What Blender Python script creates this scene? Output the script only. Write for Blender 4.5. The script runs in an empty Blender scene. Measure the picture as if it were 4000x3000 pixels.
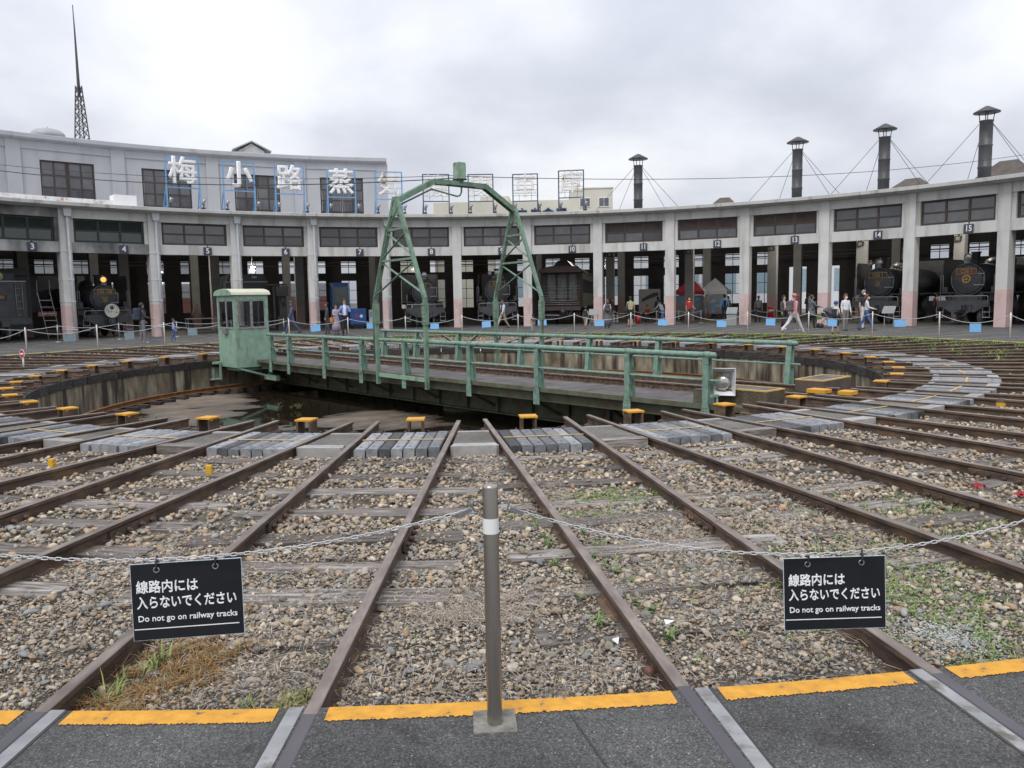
import bpy, math, random
import numpy as np
from mathutils import Vector, Matrix
random.seed(7); rng = np.random.default_rng(11)
scene = bpy.context.scene
COL = scene.collection
R_ = math.radians
D = 360.0/42.0                      # angle between neighbouring tracks of the turntable

# ------------------------------------------------------------------ camera
def make_camera():
    pit, roll, yaw = 0.104395, -0.017368, 0.058372
    f = Vector((math.sin(yaw)*math.cos(pit), math.cos(yaw)*math.cos(pit), -math.sin(pit)))
    r0 = Vector((math.cos(yaw), -math.sin(yaw), 0)); u0 = r0.cross(f)
    r = math.cos(roll)*r0+math.sin(roll)*u0; u = -math.sin(roll)*r0+math.cos(roll)*u0
    cam = bpy.data.cameras.new('camera'); o = bpy.data.objects.new('camera', cam); COL.objects.link(o)
    m = Matrix((r, u, -f)).transposed().to_4x4(); m.translation = Vector((-0.0425, -21.2548, 1.6678))
    o.matrix_world = m
    cam.lens = 28.477; cam.sensor_width = 36; cam.sensor_fit = 'HORIZONTAL'; cam.clip_start = 0.05; cam.clip_end = 3000
    scene.camera = o
make_camera()
scene.view_settings.view_transform = 'Standard'; scene.view_settings.look = 'None'
scene.view_settings.exposure = EXPOSURE = 0.3; scene.view_settings.gamma = 1
scene.render.engine = 'CYCLES'; scene.cycles.use_denoising = True
scene.cycles.max_bounces = 6; scene.cycles.diffuse_bounces = 3; scene.cycles.transparent_max_bounces = 12

# ------------------------------------------------------------------ sky and sun
SUN_EL, SUN_AZ = 52.0, 205.0         # soft high sun behind the camera, hidden by cloud
def make_world():
    w = bpy.data.worlds.new('World'); scene.world = w; w.use_nodes = True
    nt = w.node_tree; nt.nodes.clear(); N = nt.nodes.new; L = nt.links.new
    out = N('ShaderNodeOutputWorld'); mix = N('ShaderNodeMixShader')
    sky = N('ShaderNodeTexSky'); sky.sky_type = 'NISHITA'; sky.sun_disc = False
    sky.sun_elevation = R_(SUN_EL); sky.sun_rotation = R_(SUN_AZ); sky.air_density = 1.5; sky.dust_density = 3
    b1 = N('ShaderNodeBackground'); b1.inputs[1].default_value = 0.12; L(sky.outputs[0], b1.inputs[0])
    tc = N('ShaderNodeTexCoord'); sep = N('ShaderNodeSeparateXYZ'); L(tc.outputs['Generated'], sep.inputs[0])
    ab = N('ShaderNodeMath'); ab.operation = 'ABSOLUTE'; L(sep.outputs[2], ab.inputs[0])
    ad = N('ShaderNodeMath'); ad.operation = 'ADD'; ad.inputs[1].default_value = 0.5; L(ab.outputs[0], ad.inputs[0])
    dx = N('ShaderNodeMath'); dx.operation = 'DIVIDE'; L(sep.outputs[0], dx.inputs[0]); L(ad.outputs[0], dx.inputs[1])
    dy = N('ShaderNodeMath'); dy.operation = 'DIVIDE'; L(sep.outputs[1], dy.inputs[0]); L(ad.outputs[0], dy.inputs[1])
    cmb = N('ShaderNodeCombineXYZ'); L(dx.outputs[0], cmb.inputs[0]); L(dy.outputs[0], cmb.inputs[1]); cmb.inputs[2].default_value = CLOUD_SEED
    n1 = N('ShaderNodeTexNoise'); n1.inputs['Scale'].default_value = 1.9; n1.inputs['Detail'].default_value = 9; n1.inputs['Roughness'].default_value = 0.5; n1.inputs['Distortion'].default_value = 0.15
    L(cmb.outputs[0], n1.inputs['Vector'])
    cr = N('ShaderNodeValToRGB'); e = cr.color_ramp
    e.elements[0].position = 0.26; e.elements[0].color = (0.43, 0.45, 0.53, 1)
    e.elements[1].position = 0.74; e.elements[1].color = (1.0, 1.0, 1.0, 1)
    for p_, c_ in ((0.46, (0.625, 0.648, 0.73)), (0.58, (0.80, 0.818, 0.87))):
        k = e.elements.new(p_); k.color = (*c_, 1)
    L(n1.outputs['Fac'], cr.inputs[0])
    b2 = N('ShaderNodeBackground'); b2.inputs[1].default_value = 1.0; zf = N('ShaderNodeMath'); zf.operation = 'MULTIPLY_ADD'; zf.inputs[1].default_value = 0.85; zf.inputs[2].default_value = 0.78; L(ab.outputs[0], zf.inputs[0])   # overcast sky: brighter overhead than at the horizon
    L(cr.outputs[0], b2.inputs[0]); L(zf.outputs[0], b2.inputs[1])
    mix.inputs[0].default_value = 0.93; L(b1.outputs[0], mix.inputs[1]); L(b2.outputs[0], mix.inputs[2])
    L(mix.outputs[0], out.inputs[0])
CLOUD_SEED = 3.7
make_world()
sl = bpy.data.lights.new('sun', 'SUN'); sl.energy = 1.4; sl.angle = R_(25); sl.color = (1, 0.97, 0.93)
so = bpy.data.objects.new('sun', sl); COL.objects.link(so)
sd = Vector((math.sin(R_(SUN_AZ))*math.cos(R_(SUN_EL)), math.cos(R_(SUN_AZ))*math.cos(R_(SUN_EL)), math.sin(R_(SUN_EL))))
so.rotation_euler = sd.to_track_quat('Z', 'Y').to_euler()

# ------------------------------------------------------------------ helpers
def PT(R, deg, z=0.0): return Vector((R*math.sin(R_(deg)), R*math.cos(R_(deg)), z))
def ph(a):                            # the far tracks stand a little anticlockwise of the even division
    a = abs(((a+180) % 360)-180)
    return -0.7 if a < 75 else (-0.26 if a > 105 else -0.7+0.44*(a-75)/30)
class MB:
    def __init__(s): s.v = []; s.f = []; s.m = []; s.s = []
    def add(s, vs, fs, m=0, sm=False):
        b = len(s.v); s.v += [tuple(v) for v in vs]
        for f in fs: s.f.append([i+b for i in f]); s.m.append(m); s.s.append(sm)
        return s
    def box(s, x0, x1, y0, y1, z0, z1, m=0, M=None):
        vs = [Vector((x, y, z)) for z in (z0, z1) for y in (y0, y1) for x in (x0, x1)]
        if M is not None: vs = [M@v for v in vs]
        return s.add(vs, [(0, 2, 3, 1), (4, 5, 7, 6), (0, 1, 5, 4), (2, 6, 7, 3), (0, 4, 6, 2), (1, 3, 7, 5)], m)
    def beam(s, a, b, w, h, m=0, up=(0, 0, 1)):
        a = Vector(a); b = Vector(b); d = (b-a); ln = d.length; d.normalize(); u = Vector(up)
        x = d.cross(u)
        if x.length < 1e-4: x = d.cross(Vector((0, 1, 0)))
        x.normalize(); z = x.cross(d)
        M = Matrix((x, d, z)).transposed().to_4x4(); M.translation = a
        return s.box(-w/2, w/2, 0, ln, -h/2, h/2, m, M)
    def tube(s, pts, r, n=8, m=0, closed=False, caps=True):
        pts = [Vector(p) for p in pts]; k = len(pts); rs = r if isinstance(r, (list, tuple)) else [r]*k
        b = len(s.v); prev = None
        for i, p in enumerate(pts):
            if closed: t = pts[(i+1) % k]-pts[i-1]
            else: t = pts[min(i+1, k-1)]-pts[max(i-1, 0)]
            t.normalize()
            if prev is None:
                a = t.cross(Vector((0, 0, 1)))
                if a.length < 1e-3: a = t.cross(Vector((0, 1, 0)))
            else: a = prev-t*prev.dot(t)
            a.normalize(); prev = a; c = t.cross(a)
            for j in range(n):
                q = 2*math.pi*j/n; s.v.append(tuple(p+rs[i]*(math.cos(q)*a+math.sin(q)*c)))
        for i in range(k if closed else k-1):
            i2 = (i+1) % k
            for j in range(n):
                j2 = (j+1) % n; s.f.append([b+i*n+j, b+i*n+j2, b+i2*n+j2, b+i2*n+j]); s.m.append(m); s.s.append(True)
        if caps and not closed:
            s.f.append([b+j for j in range(n)][::-1]); s.m.append(m); s.s.append(False)
            s.f.append([b+(k-1)*n+j for j in range(n)]); s.m.append(m); s.s.append(False)
        return s
    def cyl(s, a, b, r, r2=None, n=12, m=0): return s.tube([a, b], [r, r if r2 is None else r2], n, m)
    def lathe(s, prof, n=24, c=(0, 0, 0), axis='z', m=0, sm=True):
        b = len(s.v); c = Vector(c)
        for (r, h) in prof:
            for j in range(n):
                q = 2*math.pi*j/n; x, y = r*math.cos(q), r*math.sin(q)
                s.v.append(tuple(c+(Vector((x, y, h)) if axis == 'z' else Vector((x, h, -y)))))
        for i in range(len(prof)-1):
            for j in range(n):
                j2 = (j+1) % n; s.f.append([b+i*n+j, b+i*n+j2, b+(i+1)*n+j2, b+(i+1)*n+j]); s.m.append(m); s.s.append(sm)
        return s
    def prism(s, poly, vec, m=0, sm=False):
        n = len(poly); vec = Vector(vec); vs = [Vector(p) for p in poly]+[Vector(p)+vec for p in poly]
        return s.add(vs, [list(range(n))[::-1], list(range(n, 2*n))]+[[i, (i+1) % n, n+(i+1) % n, n+i] for i in range(n)], m, sm)
    def ball(s, c, r, n=8, m=0, sc=(1, 1, 1)):
        c = Vector(c); pr = [(max(1e-4, math.sin(math.pi*i/(n//2+1))), -math.cos(math.pi*i/(n//2+1))) for i in range(n//2+2)]
        b = len(s.v); s.lathe([(r*a, r*h) for a, h in pr], n, (0, 0, 0), 'z', m)
        for i in range(b, len(s.v)):
            v = s.v[i]; s.v[i] = (c.x+v[0]*sc[0], c.y+v[1]*sc[1], c.z+v[2]*sc[2])
        return s
    def mesh(s, name, mats):
        me = bpy.data.meshes.new(name); me.from_pydata(s.v, [], s.f)
        mats = mats if isinstance(mats, (list, tuple)) else [mats]
        for k in mats: me.materials.append(k)
        me.polygons.foreach_set('material_index', s.m); me.polygons.foreach_set('use_smooth', s.s); me.update()
        return me
    def obj(s, name, mats, parent=None, loc=(0, 0, 0), rz=0.0, bevel=0, fixn=True):
        me = s.mesh(name, mats)
        if fixn:
            import bmesh
            bm = bmesh.new(); bm.from_mesh(me); bmesh.ops.recalc_face_normals(bm, faces=bm.faces); bm.to_mesh(me); bm.free()
        return link(name, me, parent, loc, rz, bevel)
def link(name, me, parent=None, loc=(0, 0, 0), rz=0.0, bevel=0):
    o = bpy.data.objects.new(name, me); COL.objects.link(o); o.parent = parent; o.location = loc; o.rotation_euler = (0, 0, rz)
    if bevel:
        b = o.modifiers.new('bevel', 'BEVEL'); b.width = bevel; b.segments = 2; b.limit_method = 'ANGLE'
    return o
def tag(o, label=None, cat=None, group=None, kind=None):
    if label: o['label'] = label
    if cat: o['category'] = cat
    if group: o['group'] = group
    if kind: o['kind'] = kind
    return o
def thing(name, label, cat, loc=(0, 0, 0), rz=0.0, group=None):
    return tag(link(name, None, None, loc, rz), label, cat, group)
def struct(o): o['kind'] = 'structure'; return o
NUM = {i: w for i, w in enumerate('zero one two three four five six seven eight nine ten eleven twelve thirteen fourteen fifteen sixteen seventeen eighteen'.split())}
def ringname(i): return ['first', 'second', 'third', 'fourth', 'fifth', 'sixth', 'seventh', 'eighth', 'ninth', 'tenth', 'eleventh', 'twelfth', 'thirteenth', 'fourteenth', 'fifteenth'][i]
_txt = {}
def text(s, size, parent, loc, mat, bold=0.0, rz=0.0, name='lettering', align='CENTER', rx=90, depth=0.004, roll=0.0, sx=1.0):
    key = (s, round(bold, 4), align)
    if key not in _txt:
        cu = bpy.data.curves.new('lettering', 'FONT'); cu.body = s; cu.size = 1; cu.align_x = align; cu.align_y = 'CENTER'
        cu.resolution_u = 3; cu.bevel_depth = bold; cu.bevel_resolution = 0; cu.extrude = 0.01
        t = bpy.data.objects.new('lettering', cu); COL.objects.link(t)
        dg = bpy.context.evaluated_depsgraph_get(); me = bpy.data.meshes.new_from_object(t.evaluated_get(dg))
        COL.objects.unlink(t); bpy.data.objects.remove(t); _txt[key] = me
    me = _txt[key].copy(); me.materials.clear(); me.materials.append(mat)
    o = link(name, me, parent, loc); o.rotation_euler = (R_(rx), R_(roll), rz); o.scale = (size*sx, size, depth/0.02)
    return o

# ------------------------------------------------------------------ materials
def NT(name):
    m = bpy.data.materials.new(name); m.use_nodes = True; nt = m.node_tree
    return m, nt, nt.nodes.new, nt.links.new, nt.nodes['Principled BSDF']
def ramp(N, stops):
    cr = N('ShaderNodeValToRGB'); e = cr.color_ramp
    while len(e.elements) < len(stops): e.elements.new(0.5)
    for el, (p, c) in zip(e.elements, stops): el.position = p; el.color = (*c, 1)
    return cr
def vec(N, L, stretch=(1, 1, 1), world=False):
    tc = N('ShaderNodeTexCoord'); mp = N('ShaderNodeMapping'); mp.inputs['Scale'].default_value = stretch
    if world:
        g = N('ShaderNodeNewGeometry'); L(g.outputs['Position'], mp.inputs['Vector'])
    else:
        oi = N('ShaderNodeObjectInfo'); mu = N('ShaderNodeMath'); mu.operation = 'MULTIPLY'; mu.inputs[1].default_value = 53.0
        L(oi.outputs['Random'], mu.inputs[0]); va = N('ShaderNodeVectorMath'); va.operation = 'ADD'
        L(tc.outputs['Object'], va.inputs[0]); L(mu.outputs[0], va.inputs[1]); L(va.outputs[0], mp.inputs['Vector'])
    return mp.outputs[0]
def noise(N, L, v, scale, detail=6, rough=0.55, dist=0):
    n = N('ShaderNodeTexNoise'); n.inputs['Scale'].default_value = scale; n.inputs['Detail'].default_value = detail
    n.inputs['Roughness'].default_value = rough; n.inputs['Distortion'].default_value = dist; L(v, n.inputs['Vector']); return n
def MAT(name, stops, scale=4, rough=0.7, metal=0, bump=0, bscale=None, stretch=(1, 1, 1), world=False, detail=7, spec=0.5, rvar=0, objvar=0, stain=None, dist=0):
    """stops: [(pos,colour)..] over a noise; stain=(colour, scale, lo, hi, stretch): a second layer of dirt"""
    m, nt, N, L, B = NT(name)
    v = vec(N, L, stretch, world); n = noise(N, L, v, scale, detail, dist=dist)
    if not isinstance(stops[0][1], tuple): stops = [(0.3, stops[0]), (0.7, stops[1])] if len(stops) == 2 else [(0.3, stops[0]), (0.5, stops[1]), (0.7, stops[2])]
    cr = ramp(N, stops); L(n.outputs['Fac'], cr.inputs[0]); col = cr.outputs[0]
    if stain:
        sc, ss, lo, hi, sst = stain
        v2 = vec(N, L, sst, world); n2 = noise(N, L, v2, ss, 6, 0.6); mr = N('ShaderNodeMapRange'); mr.inputs[1].default_value = lo; mr.inputs[2].default_value = hi
        L(n2.outputs['Fac'], mr.inputs[0]); mx = N('ShaderNodeMix'); mx.data_type = 'RGBA'; L(mr.outputs[0], mx.inputs[0]); L(col, mx.inputs[6]); mx.inputs[7].default_value = (*sc, 1); col = mx.outputs[2]
    if objvar:
        oi = N('ShaderNodeObjectInfo'); mr = N('ShaderNodeMapRange'); mr.inputs[3].default_value = 1-objvar; mr.inputs[4].default_value = 1+objvar
        L(oi.outputs['Random'], mr.inputs[0]); h = N('ShaderNodeHueSaturation'); L(mr.outputs[0], h.inputs['Value']); L(col, h.inputs['Color']); col = h.outputs[0]
    L(col, B.inputs['Base Color'])
    B.inputs['Roughness'].default_value = rough; B.inputs['Metallic'].default_value = metal
    B.inputs['Specular IOR Level'].default_value = spec
    if rvar:
        mr = N('ShaderNodeMapRange'); mr.inputs[3].default_value = rough-rvar; mr.inputs[4].default_value = rough+rvar; L(n.outputs['Fac'], mr.inputs[0]); L(mr.outputs[0], B.inputs['Roughness'])
    if bump:
        nb = noise(N, L, v, bscale or scale*4, 5); bp = N('ShaderNodeBump'); bp.inputs['Strength'].default_value = bump; bp.inputs['Distance'].default_value = 0.02
        L(nb.outputs['Fac'], bp.inputs['Height']); L(bp.outputs[0], B.inputs['Normal'])
    return m
def PLAIN(name, c, rough=0.6, metal=0, var=0.12, scale=6, bump=0):
    d = tuple(x*(1-var) for x in c); u = tuple(min(1, x*(1+var)) for x in c)
    return MAT(name, [d, u], scale, rough, metal, bump)
def EMIT(name, c, st):
    m, nt, N, L, B = NT(name); B.inputs['Emission Color'].default_value = (*c, 1); B.inputs['Emission Strength'].default_value = st; B.inputs['Base Color'].default_value = (*c, 1)
    return m
def GLASS(name, tint, trans, rough=0.05):
    """thin pane: part clear, part mirror"""
    m, nt, N, L, B = NT(name); out = nt.nodes['Material Output']
    t = N('ShaderNodeBsdfTransparent'); t.inputs[0].default_value = (*tint, 1)
    B.inputs['Base Color'].default_value = (0.02, 0.022, 0.025, 1); B.inputs['Roughness'].default_value = rough; B.inputs['Specular IOR Level'].default_value = 0.9
    mx = N('ShaderNodeMixShader'); mx.inputs[0].default_value = 1-trans; L(t.outputs[0], mx.inputs[1]); L(B.outputs[0], mx.inputs[2]); L(mx.outputs[0], out.inputs[0])
    return m
def VCOL(name, rough=0.8, bump=0.3, bscale=60, mul=1.0):
    m, nt, N, L, B = NT(name); a = N('ShaderNodeAttribute'); a.attribute_name = 'Col'
    v = vec(N, L, world=True); n = noise(N, L, v, bscale, 4); mr = N('ShaderNodeMapRange'); mr.inputs[3].default_value = 0.62*mul; mr.inputs[4].default_value = 1.38*mul; L(n.outputs['Fac'], mr.inputs[0])
    h = N('ShaderNodeHueSaturation'); L(a.outputs['Color'], h.inputs['Color']); L(mr.outputs[0], h.inputs['Value']); L(h.outputs[0], B.inputs['Base Color']); B.inputs['Roughness'].default_value = rough
    B.inputs['Specular IOR Level'].default_value = 0.3
    if bump:
        bp = N('ShaderNodeBump'); bp.inputs['Strength'].default_value = bump; bp.inputs['Distance'].default_value = 0.01; L(n.outputs['Fac'], bp.inputs['Height']); L(bp.outputs[0], B.inputs['Normal'])
    return m
m_asphalt = None
def asphalt(name, base, light):
    m, nt, N, L, B = NT(name); v = vec(N, L, world=True)
    n1 = noise(N, L, v, 1.1, 8, 0.65); vo = N('ShaderNodeTexVoronoi'); vo.inputs['Scale'].default_value = 150; L(v, vo.inputs['Vector'])
    n3 = noise(N, L, v, 140, 3)
    c1 = ramp(N, [(0.3, tuple(x*0.62 for x in base)), (0.5, base), (0.72, tuple(x*1.4 for x in base))]); L(n1.outputs['Fac'], c1.inputs[0])
    c2 = ramp(N, [(0.0, (0.3, 0.3, 0.3)), (0.45, (0.75, 0.75, 0.75)), (0.85, (1.4, 1.4, 1.38)), (0.96, light)]); L(vo.outputs['Color'], c2.inputs[0])
    mx = N('ShaderNodeMix'); mx.data_type = 'RGBA'; mx.blend_type = 'MULTIPLY'; mx.inputs[0].default_value = 1; L(c1.outputs[0], mx.inputs[6]); L(c2.outputs[0], mx.inputs[7])
    st = noise(N, L, v, 2.6, 9, 0.7, 0.4); sr = ramp(N, [(0.34, (0.55, 0.54, 0.53)), (0.46, (0.95, 0.95, 0.95)), (0.62, (1.0, 1.0, 1.0)), (0.74, (1.3, 1.28, 1.24))]); L(st.outputs['Fac'], sr.inputs[0])
    m2 = N('ShaderNodeMix'); m2.data_type = 'RGBA'; m2.blend_type = 'MULTIPLY'; m2.inputs[0].default_value = 1; L(mx.outputs[2], m2.inputs[6]); L(sr.outputs[0], m2.inputs[7])
    L(m2.outputs[2], B.inputs['Base Color']); B.inputs['Roughness'].default_value = 0.85
    bp = N('ShaderNodeBump'); bp.inputs['Strength'].default_value = 0.7; bp.inputs['Distance'].default_value = 0.012; L(vo.outputs['Distance'], bp.inputs['Height']); L(bp.outputs[0], B.inputs['Normal'])
    return m
m_asphalt = asphalt('asphalt', (0.105, 0.105, 0.103), (2.6, 2.6, 2.5))
m_panel = asphalt('asphalt_panel', (0.19, 0.18, 0.16), (2.2, 2.1, 1.9))
m_ground = MAT('ground', [(0.10, 0.095, 0.085), (0.16, 0.155, 0.14)], 0.3, 0.95, world=True)
m_bed = MAT('ballast_bed', [(0.3, (0.045, 0.037, 0.029)), (0.5, (0.115, 0.098, 0.075)), (0.7, (0.25, 0.215, 0.165))], 60, 0.95, bump=1.0, bscale=60, world=True, stain=((0.085, 0.072, 0.055), 0.9, 0.5, 0.7, (1, 1, 1)))
m_stone = VCOL('stone', 0.85, 0.45, 70, 1.08)
m_wall = MAT('grey_paint', [(0.52, 0.52, 0.505), (0.60, 0.60, 0.585)], 1.3, 0.85, bump=0.15, bscale=40, stain=((0.33, 0.325, 0.30), 1.7, 0.50, 0.72, (1, 1, 0.12)), objvar=0.06)
m_pink = MAT('pink_paint', [(0.52, 0.385, 0.365), (0.60, 0.455, 0.435)], 2, 0.85, bump=0.2, bscale=30, stain=((0.33, 0.29, 0.28), 2.5, 0.56, 0.75, (1, 1, 0.3)))
m_upper = MAT('upper_grey_paint', [(0.395, 0.40, 0.42), (0.445, 0.45, 0.47)], 0.8, 0.85, bump=0.1, stain=((0.31, 0.317, 0.335), 1.4, 0.54, 0.78, (1, 1, 0.10)))
m_cornice = MAT('cornice_concrete', [(0.40, 0.40, 0.385), (0.54, 0.54, 0.52)], 1.2, 0.85, stain=((0.16, 0.16, 0.15), 2.0, 0.55, 0.75, (1, 1, 0.3)), world=True)
m_sooty = MAT('sooty_paint', [(0.3, (0.05, 0.05, 0.05)), (0.5, (0.20, 0.20, 0.195)), (0.68, (0.40, 0.40, 0.39))], 0.9, 0.9, stretch=(1, 1, 0.6), detail=4)
m_roofmetal = MAT('roof_sheet', [(0.30, 0.31, 0.32), (0.42, 0.43, 0.44)], 0.8, 0.6, world=True)
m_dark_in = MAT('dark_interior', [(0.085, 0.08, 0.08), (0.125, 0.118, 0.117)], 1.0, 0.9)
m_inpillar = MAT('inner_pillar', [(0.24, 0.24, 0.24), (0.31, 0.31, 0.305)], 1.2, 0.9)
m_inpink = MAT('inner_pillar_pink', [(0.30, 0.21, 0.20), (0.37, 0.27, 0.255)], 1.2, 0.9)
m_brown = MAT('brown_frame', [(0.035, 0.024, 0.02), (0.06, 0.042, 0.036)], 3, 0.55)
m_louver = MAT('brown_louver', [(0.05, 0.036, 0.032), (0.085, 0.062, 0.055)], 2, 0.6)
m_green_dark = MAT('dark_green_frame', [(0.012, 0.020, 0.017), (0.025, 0.036, 0.03)], 3, 0.55)
def pane_glass(name, base, rough=0.06):
    m, nt, N, L, B = NT(name); v = vec(N, L, (1, 1, 1)); n = noise(N, L, v, 1.5, 3)
    c = ramp(N, [(0.3, tuple(x*0.7 for x in base)), (0.7, tuple(x*1.3 for x in base))]); L(n.outputs['Fac'], c.inputs[0]); oi = N('ShaderNodeObjectInfo'); mr = N('ShaderNodeMapRange'); mr.inputs[3].default_value = 0.55; mr.inputs[4].default_value = 1.6; L(oi.outputs['Random'], mr.inputs[0]); hs = N('ShaderNodeHueSaturation'); L(mr.outputs[0], hs.inputs['Value']); L(c.outputs[0], hs.inputs['Color']); L(hs.outputs[0], B.inputs['Base Color'])
    B.inputs['Roughness'].default_value = rough; B.inputs['Specular IOR Level'].default_value = 1.0
    bp = N('ShaderNodeBump'); bp.inputs['Strength'].default_value = 0.06; bp.inputs['Distance'].default_value = 0.05; L(n.outputs['Fac'], bp.inputs['Height']); L(bp.outputs[0], B.inputs['Normal'])
    return m
m_pane = pane_glass('window_glass', (0.055, 0.057, 0.062))
m_pane_green = pane_glass('green_window_glass', (0.015, 0.028, 0.022))
m_clear = GLASS('clear_glass', (0.92, 0.93, 0.94), 0.9)
m_cabglass = GLASS('cab_glass', (0.9, 0.91, 0.91), 0.84)
m_green = MAT('green_paint', [(0.3, (0.11, 0.185, 0.13)), (0.5, (0.15, 0.245, 0.18)), (0.7, (0.20, 0.30, 0.225))], 7, 0.65, bump=0.18, bscale=40, stain=((0.10, 0.075, 0.045), 5.0, 0.55, 0.70, (1, 1, 0.3)))
m_cabgreen = MAT('pale_green_paint', [(0.3, (0.17, 0.27, 0.20)), (0.5, (0.215, 0.335, 0.255)), (0.7, (0.26, 0.375, 0.295))], 5, 0.6, bump=0.15, bscale=25, stain=((0.13, 0.15, 0.09), 6, 0.55, 0.74, (1, 1, 0.25)))
m_railgreen = MAT('handrail_paint', [(0.3, (0.12, 0.205, 0.16)), (0.5, (0.165, 0.27, 0.215)), (0.7, (0.22, 0.33, 0.27))], 9, 0.55, bump=0.18, bscale=40, stain=((0.10, 0.08, 0.05), 9, 0.57, 0.72, (1, 1, 0.5)))
m_girder = MAT('dirty_green_girder', [(0.3, (0.075, 0.058, 0.035)), (0.5, (0.10, 0.10, 0.062)), (0.72, (0.10, 0.15, 0.10))], 4, 0.75)
m_cream = MAT('cream_roof', [(0.3, (0.28, 0.16, 0.06)), (0.42, (0.50, 0.49, 0.36)), (0.7, (0.58, 0.58, 0.45))], 2.4, 0.6)
m_deck = MAT('deck_plate', [(0.3, (0.055, 0.047, 0.044)), (0.5, (0.095, 0.083, 0.079)), (0.7, (0.15, 0.135, 0.13))], 2.2, 0.7, bump=0.4, bscale=45, objvar=0.12, stretch=(1, 1, 1))
m_rust = MAT('rust', [(0.3, (0.040, 0.026, 0.019)), (0.5, (0.085, 0.056, 0.039)), (0.7, (0.17, 0.105, 0.062))], 11, 0.8, bump=0.3, bscale=60, stretch=(1, 0.35, 1), objvar=0.15)
m_railtop = MAT('rail_top', [(0.3, (0.12, 0.095, 0.082)), (0.5, (0.195, 0.158, 0.136)), (0.7, (0.29, 0.24, 0.205))], 14, 0.5, 0.2, stretch=(1, 0.25, 1), rvar=0.1, objvar=0.12)
m_railsteel = MAT('worn_rail_top', [(0.3, (0.075, 0.070, 0.082)), (0.7, (0.115, 0.108, 0.12))], 9, 0.42, 0.4, stretch=(1, 0.25, 1), rvar=0.1)
m_orangerust = MAT('orange_rust', [(0.3, (0.10, 0.042, 0.016)), (0.7, (0.23, 0.105, 0.035))], 5, 0.85)
m_zinc = MAT('zinc_strip', [(0.3, (0.22, 0.225, 0.23)), (0.7, (0.36, 0.365, 0.37))], 7, 0.55, 0.25, stain=((0.13, 0.115, 0.09), 9, 0.52, 0.7, (1, 1, 1)))
m_conc = MAT('concrete_block', [(0.3, (0.115, 0.12, 0.127)), (0.7, (0.21, 0.217, 0.226))], 12, 0.85, bump=0.4, bscale=50, objvar=0.8)
m_conc2 = MAT('concrete_beam', [(0.3, (0.24, 0.235, 0.225)), (0.7, (0.36, 0.355, 0.34))], 6, 0.85, bump=0.3, bscale=50, objvar=0.2)
m_yellow = MAT('yellow_paint', [(0.32, (0.12, 0.10, 0.07)), (0.375, (0.52, 0.25, 0.03)), (0.5, (0.60, 0.29, 0.025)), (0.7, (0.70, 0.35, 0.04))], 14, 0.7, bump=0.4, bscale=40, world=True)
m_faryellow = MAT('old_yellow_paint', [(0.3, (0.16, 0.14, 0.06)), (0.45, (0.42, 0.33, 0.05)), (0.7, (0.52, 0.43, 0.09))], 3, 0.75, world=True)
m_stripe = MAT('yellow_stripe', [(0.3, (0.40, 0.27, 0.08)), (0.7, (0.58, 0.40, 0.13))], 9, 0.8)
m_stop = MAT('orange_paint', [(0.26, (0.16, 0.075, 0.03)), (0.34, (0.56, 0.27, 0.02)), (0.7, (0.66, 0.33, 0.03))], 9, 0.6, bump=0.15)
m_wood = None
def wood(name, dark, mid, light):
    m, nt, N, L, B = NT(name); v = vec(N, L, (1.2, 16, 16)); n = noise(N, L, v, 2.2, 8, 0.65, 0.6)
    v2 = vec(N, L, (1, 1, 1)); n2 = noise(N, L, v2, 2.0, 4)
    oi = N('ShaderNodeObjectInfo'); ad = N('ShaderNodeMath'); ad.operation = 'MULTIPLY_ADD'; ad.inputs[1].default_value = 0.95; L(oi.outputs['Random'], ad.inputs[0])
    mu = N('ShaderNodeMath'); mu.operation = 'MULTIPLY_ADD'; mu.inputs[1].default_value = 0.55; mu.inputs[2].default_value = -0.30; L(n2.outputs['Fac'], mu.inputs[0]); L(mu.outputs[0], ad.inputs[2])
    c1 = ramp(N, [(0.33, dark), (0.52, tuple(x*0.75 for x in mid)), (0.7, mid)]); c2 = ramp(N, [(0.3, tuple(x*0.35 for x in mid)), (0.45, mid), (0.68, light)])
    L(n.outputs['Fac'], c1.inputs[0]); L(n.outputs['Fac'], c2.inputs[0]); mx = N('ShaderNodeMix'); mx.data_type = 'RGBA'
    L(ad.outputs[0], mx.inputs[0]); L(c1.outputs[0], mx.inputs[6]); L(c2.outputs[0], mx.inputs[7]); L(mx.outputs[2], B.inputs['Base Color']); B.inputs['Roughness'].default_value = 0.9
    bp = N('ShaderNodeBump'); bp.inputs['Strength'].default_value = 0.8; bp.inputs['Distance'].default_value = 0.012; L(n.outputs['Fac'], bp.inputs['Height']); L(bp.outputs[0], B.inputs['Normal'])
    return m
m_wood = wood('weathered_timber', (0.03, 0.024, 0.02), (0.15, 0.128, 0.112), (0.52, 0.50, 0.47))
m_darkwood = wood('tarred_timber', (0.010, 0.009, 0.008), (0.035, 0.03, 0.027), (0.10, 0.09, 0.08))
m_pitwall = MAT('stained_concrete', [(0.3, (0.09, 0.07, 0.045)), (0.48, (0.21, 0.175, 0.12)), (0.68, (0.40, 0.355, 0.27))], 2.4, 0.9, bump=0.4, bscale=20, stretch=(1, 1, 0.4), world=True, stain=((0.04, 0.03, 0.02), 1.5, 0.47, 0.60, (1.6, 1.6, 0.14)))
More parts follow.
